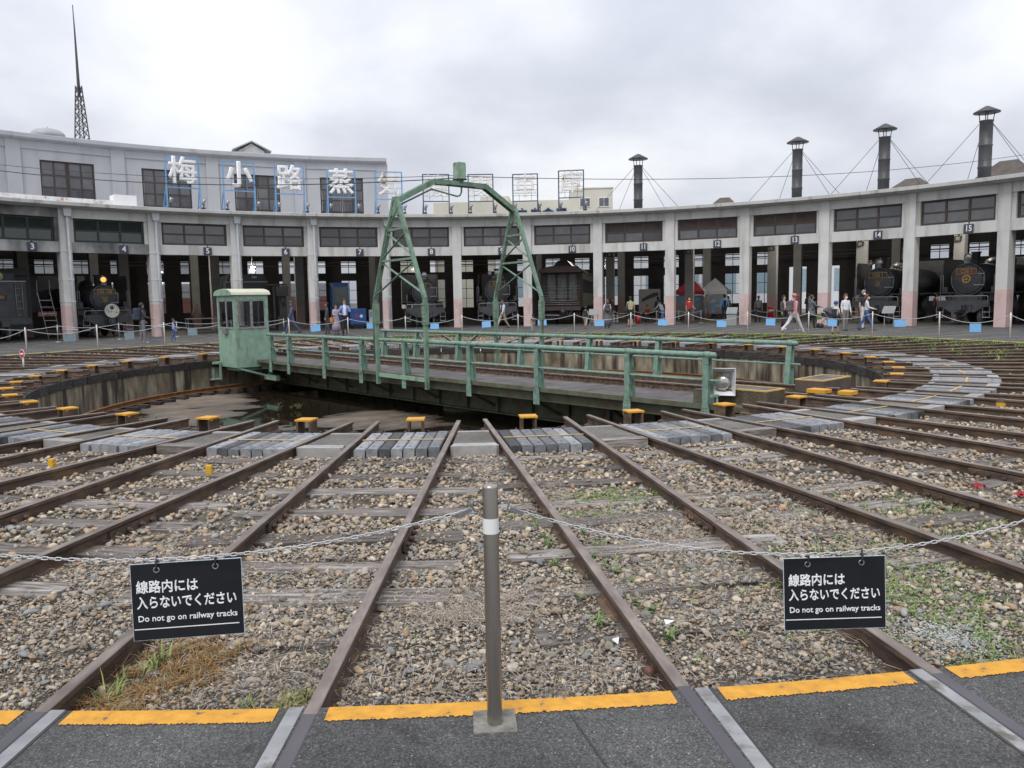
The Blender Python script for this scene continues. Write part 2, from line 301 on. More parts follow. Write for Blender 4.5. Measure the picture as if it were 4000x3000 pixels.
def pit_floor_mat():
    m, nt, N, L, B = NT('pit_floor'); v = vec(N, L, world=True); n = noise(N, L, v, 1.6, 8, 0.62); n2 = noise(N, L, v, 0.55, 6); n3 = noise(N, L, v, 14, 5)
    c = ramp(N, [(0.3, (0.085, 0.062, 0.042)), (0.5, (0.14, 0.108, 0.078)), (0.7, (0.20, 0.165, 0.125))]); L(n.outputs['Fac'], c.inputs[0])
    g = N('ShaderNodeNewGeometry'); sp = N('ShaderNodeSeparateXYZ'); L(g.outputs['Position'], sp.inputs[0])       # silt stays damp just above the waterline
    a = N('ShaderNodeMath'); a.operation = 'MULTIPLY_ADD'; a.inputs[1].default_value = 0.03; L(n3.outputs['Fac'], a.inputs[0]); L(sp.outputs[2], a.inputs[2])
    mr = N('ShaderNodeMapRange'); mr.inputs[1].default_value = -1.172; mr.inputs[2].default_value = -1.145; L(a.outputs[0], mr.inputs[0])
    mx = N('ShaderNodeMix'); mx.data_type = 'RGBA'; mx.inputs[6].default_value = (0.045, 0.034, 0.025, 1); L(mr.outputs[0], mx.inputs[0]); L(c.outputs[0], mx.inputs[7]); L(mx.outputs[2], B.inputs['Base Color'])
    r = N('ShaderNodeMapRange'); r.inputs[3].default_value = 0.35; r.inputs[4].default_value = 0.85; L(mr.outputs[0], r.inputs[0]); L(r.outputs[0], B.inputs['Roughness'])
    bp = N('ShaderNodeBump'); bp.inputs['Strength'].default_value = 0.3; bp.inputs['Distance'].default_value = 0.02; L(n3.outputs['Fac'], bp.inputs['Height']); L(bp.outputs[0], B.inputs['Normal'])
    return m
m_pitfloor = pit_floor_mat()
def water_mat():
    m, nt, N, L, B = NT('puddle_water'); B.inputs['Base Color'].default_value = (0.018, 0.013, 0.008, 1); B.inputs['Roughness'].default_value = 0.04; B.inputs['IOR'].default_value = 1.33; B.inputs['Specular IOR Level'].default_value = 0.5
    v = vec(N, L, world=True); n = noise(N, L, v, 3, 3); bp = N('ShaderNodeBump'); bp.inputs['Strength'].default_value = 0.03; bp.inputs['Distance'].default_value = 0.02; L(n.outputs['Fac'], bp.inputs['Height']); L(bp.outputs[0], B.inputs['Normal'])
    return m
m_water = water_mat()
m_loco = MAT('black_loco_paint', [(0.035, 0.037, 0.040), (0.07, 0.073, 0.08)], 3, 0.42, rvar=0.12, bump=0.05)
m_locogrey = PLAIN('worn_steel_edge', (0.32, 0.325, 0.335), 0.4, 0.3)
m_steel = PLAIN('dull_steel', (0.30, 0.30, 0.31), 0.4, 0.7)
m_brass = PLAIN('brass', (0.45, 0.29, 0.11), 0.4, 0.6)
m_redplate = PLAIN('rust_red_plate', (0.16, 0.055, 0.03), 0.5)
m_blackplate = PLAIN('black_plate', (0.03, 0.028, 0.025), 0.5)
m_lens = MAT('lamp_lens', [(0.30, 0.31, 0.29), (0.48, 0.48, 0.45)], 8, 0.15, 0.6)
m_white = PLAIN('white_paint', (0.72, 0.73, 0.74), 0.6, var=0.05)
m_numplate = PLAIN('slate_plate', (0.045, 0.055, 0.075), 0.6)
m_signblue = PLAIN('blue_steel', (0.16, 0.34, 0.60), 0.5)
m_signbacklit = PLAIN('backlit_blue_steel', (0.06, 0.09, 0.14), 0.5)  # the blue frame steel again, its backlit shade put into the colour
m_letter = MAT('white_letter', [(0.24, (0.45, 0.30, 0.16)), (0.33, (0.78, 0.78, 0.78)), (0.7, (0.84, 0.85, 0.86))], 1.6, 0.6)
m_letterrust = MAT('rusty_white_letter', [(0.32, (0.36, 0.18, 0.08)), (0.42, (0.72, 0.70, 0.67)), (0.6, (0.82, 0.82, 0.82))], 3.2, 0.7)
m_pipe = PLAIN('grey_drainpipe', (0.56, 0.58, 0.60), 0.5)
m_stack = MAT('chimney_steel', [(0.05, 0.052, 0.055), (0.10, 0.102, 0.105)], 1.5, 0.5, 0.3, stain=((0.10, 0.075, 0.05), 3, 0.55, 0.75, (1, 1, 0.4)))
m_wire = PLAIN('wire', (0.10, 0.10, 0.11), 0.5, 0.4)
m_cable = PLAIN('black_cable', (0.03, 0.03, 0.035), 0.6)
m_stainless = MAT('brushed_stainless', [(0.30, 0.275, 0.245), (0.42, 0.39, 0.35)], 12, 0.32, 0.9, stretch=(1, 1, 0.08), rvar=0.08)
m_reflband = PLAIN('white_band', (0.72, 0.74, 0.72), 0.5, var=0.04)
m_chain = PLAIN('white_chain', (0.50, 0.50, 0.50), 0.4, 0.15)
m_signblack = MAT('black_board', [(0.008, 0.009, 0.012), (0.014, 0.015, 0.019)], 5, 0.62, spec=0.25, stain=((0.03, 0.03, 0.032), 9, 0.66, 0.82, (3, 1, 0.6)))
m_signtext = PLAIN('white_print', (0.80, 0.80, 0.82), 0.6, var=0.03)
m_boardblue = PLAIN('light_blue_board', (0.22, 0.50, 0.85), 0.5, var=0.05)
m_boardgrey = PLAIN('faded_blue_board', (0.24, 0.33, 0.38), 0.6)
m_boardedge = PLAIN('pale_board_edge', (0.55, 0.68, 0.78), 0.6)
def sgn(a): return ((a+180) % 360)-180
# ------------------------------------------------------------------ ground, pavement, pit
def annulus(name, r0, r1, z, mat, a0=0, a1=360, n=168, kerb=0, parent=None, rings=1):
    b = MB(); full = abs(a1-a0) >= 360; k = n if full else n+1
    rs = [r0+(r1-r0)*i/rings for i in range(rings+1)]
    for r in rs:
        for i in range(k): b.v.append(tuple(PT(r, a0+(a1-a0)*i/n, z)))
    for q in range(rings):
        for i in range(n):
            j = (i+1) % k; b.f.append([q*k+i, q*k+j, (q+1)*k+j, (q+1)*k+i]); b.m.append(0); b.s.append(False)
    if kerb:
        o = len(b.v)
        for i in range(k): b.v.append(tuple(PT(r0, a0+(a1-a0)*i/n, z-kerb)))
        for i in range(n):
            j = (i+1) % k; b.f.append([i, j, o+j, o+i]); b.m.append(0); b.s.append(False)
    return b.obj(name, mat, parent, fixn=False)
g = annulus('ground', 60, 900, -0.02, m_ground, n=96); struct(g)
pave = annulus('pavement', 18.03, 60.5, 0.0, m_asphalt, n=168, kerb=0.3, rings=6); struct(pave)
for k in range(42):                                    # painted edge, broken by the rails
    a = k*D+ph(k*D); half = math.degrees(math.asin(0.5*(18.1*math.radians(D)-1.132-0.14)/18.1)); far = abs(((a+180) % 360)-180) < 90
    for s in (0, 1):
        c = a if s == 0 else a+D/2; w = half if s == 0 else math.degrees(0.43/18.1)
        if abs(sgn(c)) > 150:                           # near: ragged painted edge
            b = MB(); n = 220; waves = [(random.uniform(8, 160), random.uniform(0.0005, 0.0025), random.uniform(0, 6)) for _ in range(9)]
            for i in range(n+1):
                q = c-w+2*w*i/n; b.v += [tuple(PT(18.033+max(0, random.gauss(0, 0.002)), q, 0.004)), tuple(PT(18.142+random.gauss(0, 0.0016)+sum(am*math.sin(q*fr+pp_) for fr, am, pp_ in waves), q, 0.004)), tuple(PT(18.028, q, -0.05+random.gauss(0, 0.008)))]
            for i in range(n): b.f += [[3*i, 3*i+1, 3*i+4, 3*i+3], [3*i+2, 3*i, 3*i+3, 3*i+5]]
            b.m = [0]*len(b.f); b.s = [False]*len(b.f); b.obj('yellow_line', m_yellow, pave, fixn=False)
        else: annulus('yellow_line', 18.032, 18.032+(0.125 if not far else 0.34), 0.004, m_yellow if not far else m_faryellow, c-w, c+w, n=6, parent=pave)
bed = annulus('ballast_bed', 12.03, 18.03, -0.128, m_bed, n=168, kerb=0.08, rings=3); struct(bed); struct(annulus('rim_bed', 10.32, 12.06, -0.185, m_bed, n=168))
pit = link('turntable_pit', None); struct(pit)
def pit_wall():
    b = MB(); n = 168; zs = [-0.30, -0.5, -0.8, -1.3]
    for z in zs:
        for i in range(n): b.v.append(tuple(PT(10.0, 360*i/n, z)))
    for q in range(3):
        for i in range(n):
            j = (i+1) % n; b.f.append([q*n+i, q*n+j, (q+1)*n+j, (q+1)*n+i]); b.m.append(0); b.s.append(True)
    b.obj('pit_wall', m_pitwall, pit, fixn=False)
pit_wall()
def coping():
    cm = {}
    for k in range(84):
        a = k*D/2+1.2; w = D/4-0.12
        key = k % 5
        if key not in cm:
            b = MB(); n = 4; h = random.uniform(-0.012, 0.012)
            for z in (-0.37, -0.165+h):
                for r in (9.97+h*0.6, 10.36):
                    for i in range(n+1): b.v.append(tuple(PT(r, -w+2*w*i/n, z)))
            q = n+1
            for i in range(n):
                b.f += [[i, i+1, q+i+1, q+i], [2*q+i, 2*q+i+1, 3*q+i+1, 3*q+i], [i, i+1, 2*q+i+1, 2*q+i], [q+i, q+i+1, 3*q+i+1, 3*q+i]]
            b.f += [[0, q, 3*q, 2*q], [n, q+n, 3*q+n, 2*q+n]]; b.m = [0]*len(b.f); b.s = [False]*len(b.f)
            cm[key] = b.mesh('coping_block', m_darkwood)
        link('coping_block', cm[key], pit, rz=-R_(a))
coping()
def pit_floor():
    n = 230; xs = np.linspace(-10.2, 10.2, n); X, Y = np.meshgrid(xs, xs)
    h = np.zeros_like(X)
    for q in range(10):
        fx, fy, p1 = rng.normal(0, 0.7, 3); h += 0.006*np.sin(fx*X+fy*Y+p1*5)
    for q in range(10):
        fx, fy, p1 = rng.normal(0, 2.4, 3); h += 0.0024*np.sin(fx*X+fy*Y+p1*5)
    for q in range(14):
        fx, fy, p1 = rng.normal(0, 7.0, 3); h += 0.0016*np.sin(fx*X+fy*Y+p1*5)
    def blob(cx, cy, sx, sy, rot, amp):
        c, s = math.cos(rot), math.sin(rot); u = (X-cx)*c+(Y-cy)*s; v = -(X-cx)*s+(Y-cy)*c
        return amp*np.exp(-((u/sx)**2+(v/sy)**2)**1.5)
    h += blob(-7.6, 2.2, 3.4, 1.9, 2.0, 0.07)+blob(-2.0, -1.6, 2.1, 1.5, -0.6, 0.065)+blob(0.3, -5.2, 3.0, 1.6, 0.1, 0.05)
    h += blob(5.5, 4.5, 3.4, 3.0, 0, 0.05)+blob(-1.5, 7.5, 4, 1.5, 0, 0.05)
    Rr = np.hypot(X, Y); h -= 0.0*Rr
    Z = -1.215+h
    b = MB(); b.v = list(zip(X.ravel().tolist(), Y.ravel().tolist(), Z.ravel().tolist()))
    for j in range(n-1):
        for i in range(n-1):
            if Rr[j, i] < 10.15: b.f.append([j*n+i, j*n+i+1, (j+1)*n+i+1, (j+1)*n+i]); b.m.append(0); b.s.append(True)
    b.obj('pit_floor', m_pitfloor, pit, fixn=False)
pit_floor()
w = MB(); w.v = [tuple(PT(9.05, 360*i/64, -1.185)) for i in range(64)]; w.f = [list(range(64))[::-1]]; w.m = [0]; w.s = [False]
struct(w.obj('water', m_water, None, fixn=False))
def railprof(h=0.15):
    k = h/0.15
    half = [(0.027, 0.0), (0.0305, -0.004), (0.0305, -0.030), (0.009, -0.042), (0.009, -0.122), (0.0635, -0.139), (0.0635, -0.15)]
    pts = [(x, z*k) for x, z in half]; return pts+[(-x, z) for x, z in reversed(pts)]
def rail_mesh(y0, y1, split=None, name='rail', seg=None):
    """straight rail along local y, head top at z=0; material 1 = running surface, 2 = worn running surface beyond `split`"""
    P = railprof(); n = len(P); b = MB(); ys = [y0]+([split] if split else [])+[y1]
    for y in ys: b.v += [(x, y, z) for x, z in P]
    for q in range(len(ys)-1):
        for i in range(n):
            j = (i+1) % n; top = (i == n-1 or i in (0, n-2))
            b.f.append([q*n+i, q*n+j, (q+1)*n+j, (q+1)*n+i]); b.m.append((2 if (split and q == 1) else 1) if top else 0); b.s.append(False)
    b.f.append(list(range(n))); b.m.append(0); b.s.append(False)
    b.f.append([(len(ys)-1)*n+i for i in range(n)][::-1]); b.m.append(0); b.s.append(False)
    return b.mesh(name, [m_rust, m_railtop, m_railsteel])
ringrail = link('ring_rail', None); tag(ringrail, 'orange rusty circular rail on the floor around the pit', 'rail')
def ring_rail():
    P = railprof(0.13); n = len(P); b = MB(); K = 150
    for q in range(K):
        for x, z in P: b.v.append(tuple(PT(9.4+x*1.35, 360*q/K, -0.94+z)))
    for q in range(K):
        for i in range(n):
            j = (i+1) % n; q2 = (q+1) % K; b.f.append([q*n+i, q*n+j, q2*n+j, q2*n+i]); b.m.append(0); b.s.append(False)
    b.obj('rail', m_orangerust, ringrail)
    me = MB().box(-0.11, 0.11, -0.42, 0.34, -1.2, -1.072).mesh('sleeper', m_darkwood); me2 = MB().box(-0.09, 0.09, -0.12, 0.12, -1.07, -1.045).mesh('chair_plate', m_rust)
    for k in range(100):
        a = k*3.6+random.uniform(-0.3, 0.3); link('sleeper', me, ringrail, PT(9.4, a), -R_(a+random.uniform(-2, 2)))
ring_rail()

# ------------------------------------------------------------------ tracks
def bay_deg(n): return (n-9.5)*D+7.87
tr_front = rail_mesh(0.0, 13.6, 8.03); tr_far = rail_mesh(0.0, 22.0); tr_side = rail_mesh(0.0, 14.0)
def fish_mesh():
    b = MB()
    for s in (-1, 1):
        b.box(min(s*0.012, s*0.034), max(s*0.012, s*0.034), -0.29, 0.29, -0.112, -0.044); b.box(min(s*0.03, s*0.06), max(s*0.03, s*0.06), -0.29, 0.29, -0.134, -0.116)
        for y in (-0.22, -0.08, 0.08, 0.22): b.cyl((s*0.03, y, -0.08), (s*0.062, y, -0.08), 0.019, n=6); b.cyl((s*0.06, y, -0.08), (s*0.078, y, -0.08), 0.010, n=6)
    return b.mesh('fishplate', m_rust)
me_fish = fish_mesh()
me_plate = MB().box(-0.17, 0.17, -0.13, 0.13, -0.165, -0.151).cyl((-0.11, -0.07, -0.155), (-0.11, -0.07, -0.12), 0.014, n=6).cyl((0.11, 0.07, -0.155), (0.11, 0.07, -0.12), 0.014, n=6).cyl((-0.11, 0.07, -0.155), (-0.11, 0.07, -0.12), 0.014, n=6).cyl((0.11, -0.07, -0.155), (0.11, -0.07, -0.12), 0.014, n=6).mesh('tie_plate', m_rust)
sleep_me = {}
def sleeper_mesh(ln):
    key = round(ln, 1)
    if key not in sleep_me:
        b = MB(); nx = 9; w = 0.115
        vs = []
        for i in range(nx+1):
            x = -ln/2+ln*i/nx; dz = random.uniform(-0.008, 0.006); dw = random.uniform(-0.012, 0.012)
            b.v += [(x, -w+dw, -0.27), (x, -w+dw, -0.108+dz), (x, w+dw, -0.108-dz*0.5), (x, w+dw, -0.27)]
        for i in range(nx):
            for q in range(4):
                q2 = (q+1) % 4; b.f.append([4*i+q, 4*i+q2, 4*i+4+q2, 4*i+4+q]); b.m.append(0); b.s.append(False)
        b.f += [[0, 1, 2, 3], [4*nx+3, 4*nx+2, 4*nx+1, 4*nx]]; b.m += [0, 0]; b.s += [False, False]
        me = b.mesh('sleeper', m_wood)
        sleep_me[key] = me
    return sleep_me[key]
SLEEPERS = []                                          # (angle, R, length) for the stones to keep clear of
tracks = {}
for k in range(42):
    a0 = (k+0.5)*D; a = sgn(a0+ph(a0)); A = abs(a)
    kind = 'front' if A > 125 else ('far' if A < 66 else 'side')
    if kind == 'far':
        bay = round((a-7.87)/D+9.5); lab = 'brown rusty railway track running from the pit to bay %s of the engine shed' % NUM[bay]
    elif kind == 'front':
        i = int((180-A)/D)
        lab = '%s railway track to the %s of the steel bollard with the white band' % (ringname(i), 'right' if a > 0 else 'left')
    else:
        i = int((A-66)/D); lab = '%s rusty track along the %s rim of the pit, counted from the engine shed' % (ringname(i), 'right' if a > 0 else 'left')
    t = thing('railway_track', lab, 'track', PT(10.0, a), -R_(a), 'tracks fanning out from the turntable'); tracks[k] = t
    me = {'front': tr_front, 'far': tr_far, 'side': tr_side}[kind]
    for s in (-1, 1):
        ex = random.uniform(-0.06, 0.03)
        link('rail', me, t, (s*0.566, 0.02+ex, 0.004))
        link('tie_plate', me_plate, t, (s*0.566, 0.22, 0))
        if kind == 'front':
            link('fishplate', me_fish, t, (s*0.566, 4.9+random.uniform(-0.4, 0.5), 0.004))
            z = MB().box(-0.045, 0.045, 8.0, 13.5, -0.03, 0.0035).box(-0.012, 0.012, 8.0, 13.5, -0.03, 0.010)
            b = MB().box(0, 0.060, 8.02, 13.5, -0.05, 0.004)
            b.obj('flangeway_strip', m_zinc, t, ((s*0.566+(-0.100 if s > 0 else 0.04)), 0, 0)); x = s*0.566+(-0.113 if s > 0 else 0.101); MB().box(x, x+0.012, 8.03, 13.5, -0.03, 0.003).obj('flangeway_gap', m_blackplate, t)
    Rr = 12.35
    while Rr < 17.9:
        ln = min(2.1, Rr*math.radians(D)-0.06)*random.uniform(0.93, 1.0)
        o = link('sleeper', sleeper_mesh(ln), t, (random.uniform(-0.05, 0.05), Rr-10, (random.choice((0.012, 0.008, 0.004, 0.0, -0.01)) if Rr < 16.6 else random.choice((0.0, -0.02, -0.03, -0.035)))), random.uniform(-0.04, 0.04))
        SLEEPERS.append((a, Rr, ln)); Rr += random.uniform(0.56, 0.78)
for k in range(42):                                    # extra timbers in the wedge between the tracks, where it opens
    a = k*D+ph(k*D)
    if abs(sgn(a)) < 120: continue

# ------------------------------------------------------------------ walkway ring of concrete blocks between the rails
walk = link('walkway', None); struct(walk)
def block_mesh(i):
    b = MB(); w = 0.0635; L0, L1 = 0.90, 2.04; c = 0.012
    prof = [(-w, -0.165), (-w, -c-0.012), (-w+c, -0.012), (w-c, -0.012), (w, -c-0.012), (w, -0.165)]
    b.prism([(x, L0, z) for x, z in prof], (0, L1-L0, 0))
    for y in (L0+0.14, L1-0.14):
        b.cyl((0.0, y, -0.0112), (0.0, y, -0.0108), 0.021, n=10, m=1)
    return b.mesh('concrete_block', [m_conc, m_blackplate])
blk = [block_mesh(i) for i in range(2)]
def panel_mesh(far):
    b = MB(); g = lambda R: (R*math.radians(D)-1.132)/2-0.05
    for (r0, r1, z0, z1, m) in ((0.92, 1.0, -0.16, -0.012, 1), (1.005, 1.845, -0.16, -0.022, 0), (1.85, 2.04, -0.17, -0.004, 1)):
        ga, gb = g(10+r0), g(10+r1)
        b.add([(-ga, r0, z0), (ga, r0, z0), (gb, r1, z0), (-gb, r1, z0), (-ga, r0, z1), (ga, r0, z1), (gb, r1, z1), (-gb, r1, z1)], [(0, 3, 2, 1), (4, 5, 6, 7), (0, 1, 5, 4), (1, 2, 6, 5), (2, 3, 7, 6), (3, 0, 4, 7)], m)
    return b
def panel_parts():
    g = lambda R: (R*math.radians(D)-1.132)/2-0.055
    out = []
    for (r0, r1, z0, z1, m, nm, cut) in ((1.005, 1.845, -0.16, -0.022, m_panel, 'asphalt_panel', 0), (0.90, 1.0, -0.16, -0.012, m_conc2, 'end_beam', 0), (1.85, 2.04, -0.17, -0.004, m_conc2, 'end_beam', 0.03), (1.85, 2.02, -0.17, -0.004, m_wood, 'timber_end_beam', 0)):
        ga, gb = g(10+r0), g(10+r1); b = MB()
        prof = [(-ga+cut, r0), (ga-cut, r0), (gb, r1-cut), (gb-cut, r1), (-gb+cut, r1), (-gb, r1-cut)] if cut else [(-ga, r0), (ga, r0), (gb, r1), (-gb, r1)]
        b.prism([(x, y, z0) for x, y in prof], (0, 0, z1-z0)); out.append((nm, b.mesh(nm, m)))
    return out
pp = panel_parts()
me_strp = MB().box(-0.5, 0.5, 1.46, 1.50, -0.0105, -0.008).mesh('yellow_stripe', m_stripe)
me_strp_r = MB().box(-0.033, 0.033, 1.46, 1.50, 0.004, 0.0065).mesh('yellow_stripe', m_stripe)
far_b = MB()
for k in range(42):
    a0 = (k+0.5)*D; a = sgn(a0+ph(a0)); A = abs(a)
    for i in range(7):
        x = -0.429+i*0.143
        if A > 72:
            o = link('concrete_block', blk[0], walk, PT(10, a)+PT(random.uniform(-0.02, 0.02), a)+Vector((math.cos(R_(a))*x, -math.sin(R_(a))*x, random.uniform(-0.01, 0.004))), -R_(a))
        else:
            M = Matrix.Translation(PT(10, a)) @ Matrix.Rotation(-R_(a), 4, 'Z') @ Matrix.Translation((x, 0, 0))
            far_b.box(-0.066, 0.066, 0.9, 2.04, -0.165, -0.012+random.uniform(-0.01, 0.004), 0, M)
    if A > 100: link('yellow_stripe', me_strp, walk, PT(10, a), -R_(a))
    ag = sgn(k*D+ph(k*D)); tim = random.random() < 0.2
    for j, (nm, me) in enumerate(pp):
        if (j == 2 and tim) or (j == 3 and not tim): continue
        link(nm, me, walk, PT(10, ag)+Vector((0, 0, random.uniform(-0.008, 0.002))), -R_(ag))
tag(far_b.obj('far_concrete_blocks', m_conc, walk), kind='stuff')

# ------------------------------------------------------------------ rail stops with orange tops at the pit edge
def stop_parts():
    base = MB().box(-0.19, 0.19, -0.15, 0.15, -0.168, -0.150)
    for x in (-0.155, 0.155):
        for y in (-0.1, 0.1): base.cyl((x, y, -0.152), (x, y, -0.115), 0.018, n=6)
    top = MB().box(-0.12, 0.12, -0.12, 0.12, 0.052, 0.074)
    ups = []
    for s in (-1, 1):
        u = MB(); n = 8; zs = [0.045-0.12*max(0, random.random()-0.6)**1.5 for _ in range(n)]; x0, x1 = (0.078, 0.106) if s > 0 else (-0.106, -0.078)
        u.box(x0, x1, -0.11, 0.11, -0.15, 0.052, 0)
        for i in range(n): u.add([(x1+0.0015, -0.11+0.22*i/n, zs[i]), (x1+0.0015, -0.11+0.22*(i+1)/n, zs[i]), (x1+0.0015, -0.11+0.22*(i+1)/n, 0.052), (x1+0.0015, -0.11+0.22*i/n, 0.052)], [(0, 1, 2, 3)], 1); u.add([(x0-0.0015, -0.11+0.22*i/n, zs[-i]), (x0-0.0015, -0.11+0.22*(i+1)/n, zs[-i]), (x0-0.0015, -0.11+0.22*(i+1)/n, 0.052), (x0-0.0015, -0.11+0.22*i/n, 0.052)], [(0, 1, 2, 3)], 1)
        for y, z in ((0.1115, 0.035), (-0.1115, 0.04)): u.add([(x0, y, z), (x1, y, z+0.02), (x1, y, 0.052), (x0, y, 0.052)], [(0, 1, 2, 3)], 1)
        ups.append(u.mesh('upright', [m_rust, m_stop]))
    return [('base_plate', base.mesh('base_plate', m_rust)), ('upright', ups[0]), ('upright', ups[1]), ('top_plate', top.mesh('top_plate', m_stop))]
sp = stop_parts()
for k in range(42):
    a0 = (k+0.5)*D; a = sgn(a0+ph(a0)); A = abs(a)
    if k == 16: continue                                # the bridge stands at this track
    if A < 66: lab = 'small rail stop with orange top before the track to bay %s' % NUM[round((a-7.87)/D+9.5)]
    elif A > 125: lab = 'orange topped rail stop on the %s track to the %s of the steel bollard' % (ringname(int((180-A)/D)), 'right' if a > 0 else 'left')
    else: lab = 'orange topped rail stop on the %s track of the %s rim, from the shed' % (ringname(int((A-66)/D)), 'right' if a > 0 else 'left')
    t = thing('rail_stop', lab, 'rail stop', PT(10.27, a), -R_(a)+random.uniform(-0.06, 0.06), 'orange topped rail stops round the pit')
    for nm, me in sp: link(nm, me, t)

# ------------------------------------------------------------------ ballast stones
def ico(sub):
    if sub == 0: return np.array([(1, 0, 0), (-1, 0, 0), (0, 1, 0), (0, -1, 0), (0, 0, 1), (0, 0, -1)], float), np.array([(0, 2, 4), (2, 1, 4), (1, 3, 4), (3, 0, 4), (2, 0, 5), (1, 2, 5), (3, 1, 5), (0, 3, 5)])
    import bmesh
    bm = bmesh.new(); bmesh.ops.create_icosphere(bm, subdivisions=sub, radius=1)
    V = np.array([v.co[:] for v in bm.verts]); F = np.array([[v.index for v in f.verts] for f in bm.faces]); bm.free(); return V, F
def protos(sub, n):
    V, F = ico(sub); out = []
    for i in range(n):
        W = V.copy()
        for q in range(3):
            d = rng.normal(size=3); d /= np.linalg.norm(d); W += 0.13*np.sin(2.3*(W@d)+rng.uniform(0, 6))[:, None]*d
        for q in range(7 if i % 3 else 3):           # some facets knocked flat, others left river-rounded
            d = rng.normal(size=3); d /= np.linalg.norm(d); t = W@d; c = rng.uniform(0.35, 0.72); W -= np.clip(t-c, 0, None)[:, None]*d*0.92
        W *= np.array([1, rng.uniform(0.55, 0.95), rng.uniform(0.38, 0.68)]); out.append(W)
    return out, F
PAL = np.array([(0.27, 0.255, 0.225), (0.34, 0.295, 0.23), (0.42, 0.375, 0.30), (0.37, 0.285, 0.19), (0.21, 0.21, 0.20), (0.25, 0.26, 0.255), (0.13, 0.125, 0.12), (0.33, 0.225, 0.135), (0.48, 0.445, 0.385), (0.29, 0.245, 0.19), (0.22, 0.185, 0.145)])
PW = np.array([0.17, 0.18, 0.11, 0.07, 0.09, 0.08, 0.04, 0.02, 0.025, 0.14, 0.11]); PW /= PW.sum()
def rotz_tilt(n):
    a = rng.uniform(0, 2*np.pi, n); ca, sa = np.cos(a), np.sin(a); tx = rng.normal(0, 0.28, n); ty = rng.normal(0, 0.28, n)
    Rz = np.zeros((n, 3, 3)); Rz[:, 0, 0] = ca; Rz[:, 0, 1] = -sa; Rz[:, 1, 0] = sa; Rz[:, 1, 1] = ca; Rz[:, 2, 2] = 1
    Rx = np.zeros((n, 3, 3)); Rx[:, 0, 0] = 1; Rx[:, 1, 1] = np.cos(tx); Rx[:, 1, 2] = -np.sin(tx); Rx[:, 2, 1] = np.sin(tx); Rx[:, 2, 2] = np.cos(tx)
    Ry = np.zeros((n, 3, 3)); Ry[:, 1, 1] = 1; Ry[:, 0, 0] = np.cos(ty); Ry[:, 0, 2] = np.sin(ty); Ry[:, 2, 0] = -np.sin(ty); Ry[:, 2, 2] = np.cos(ty)
    return Rz@Rx@Ry
def bulk(name, pos, size, sub, colors, mat, smooth=True):
    PR, F = protos(sub, 10); nv = len(PR[0]); n = len(pos); idx = rng.integers(0, len(PR), n); P = np.stack(PR)[idx]
    V = np.einsum('nij,nvj->nvi', rotz_tilt(n), P*size[:, None, None])+pos[:, None, :]
    Fa = (F[None]+(np.arange(n)*nv)[:, None, None]).reshape(-1, 3)
    me = bpy.data.meshes.new(name); me.vertices.add(n*nv); me.vertices.foreach_set('co', V.reshape(-1).astype(np.float32))
    me.loops.add(Fa.size); me.loops.foreach_set('vertex_index', Fa.reshape(-1).astype(np.int32)); me.polygons.add(len(Fa))
    me.polygons.foreach_set('loop_start', np.arange(0, Fa.size, 3, dtype=np.int32)); me.polygons.foreach_set('loop_total', np.full(len(Fa), 3, dtype=np.int32))
    me.polygons.foreach_set('use_smooth', np.full(len(Fa), smooth)); at = me.color_attributes.new('Col', 'FLOAT_COLOR', 'POINT')
    c = np.ones((n, nv, 4), dtype=np.float32); c[:, :, :3] = colors[:, None, :]; at.data.foreach_set('color', c.reshape(-1)); me.materials.append(mat); me.update(calc_edges=True); me.validate()
    return link(name, me)
def stone_colors(n, warm=0.0):
    c = PAL[rng.choice(len(PAL), n, p=PW)]*rng.uniform(0.75, 1.25, (n, 1))
    return np.clip(c*np.array([1+warm, 1, 1-warm]), 0.02, 0.8)
tang = np.array(sorted([sgn((k+0.5)*D+ph((k+0.5)*D)) for k in range(42)]))
SL = {}
for a, Rr, ln in SLEEPERS: SL.setdefault(round(a, 3), []).append((Rr, ln, random.choice((0.02, 0.04, 0.08, 0.2, 0.5)) if Rr < 16.4 else random.choice((0.2, 0.6, 0.9, 1.0))))
def clear_of_track(x, y, sleeper_keep=0.22):
    """False where a rail stands; thinned where a sleeper lies"""
    R = np.hypot(x, y); a = np.degrees(np.arctan2(x, y)); ok = np.ones(len(x), bool); onsl = np.zeros(len(x), bool); kp = np.ones(len(x)); rag = rng.normal(0, 0.022, len(x))
    for t in tang:
        da = (a-t+180) % 360-180; lx = R*np.sin(np.radians(da)); ly = R*np.cos(np.radians(da)); near = np.abs(da) < 8
        ok &= ~(near & (np.abs(np.abs(lx)-0.566) < 0.048))
        for Rr, ln, q in SL.get(round(t, 3), []):
            hit = near & (np.abs(ly-Rr) < 0.115+rag) & (np.abs(lx) < ln/2-0.05); onsl |= hit; kp[hit] = q
    return ok & (~onsl | (rng.uniform(size=len(x)) < kp*sleeper_keep)), onsl
def sample(n, r0, r1, a0, a1):
    R = np.sqrt(rng.uniform(r0*r0, r1*r1, n)); a = np.radians(rng.uniform(a0, a1, n)); return R*np.sin(a), R*np.cos(a)
def camdist(x, y): return np.hypot(x+0.04, y+21.25)
def inview(x, y): return np.abs(np.degrees(np.arctan2(x+0.04, y+21.25))-3.3) < 37
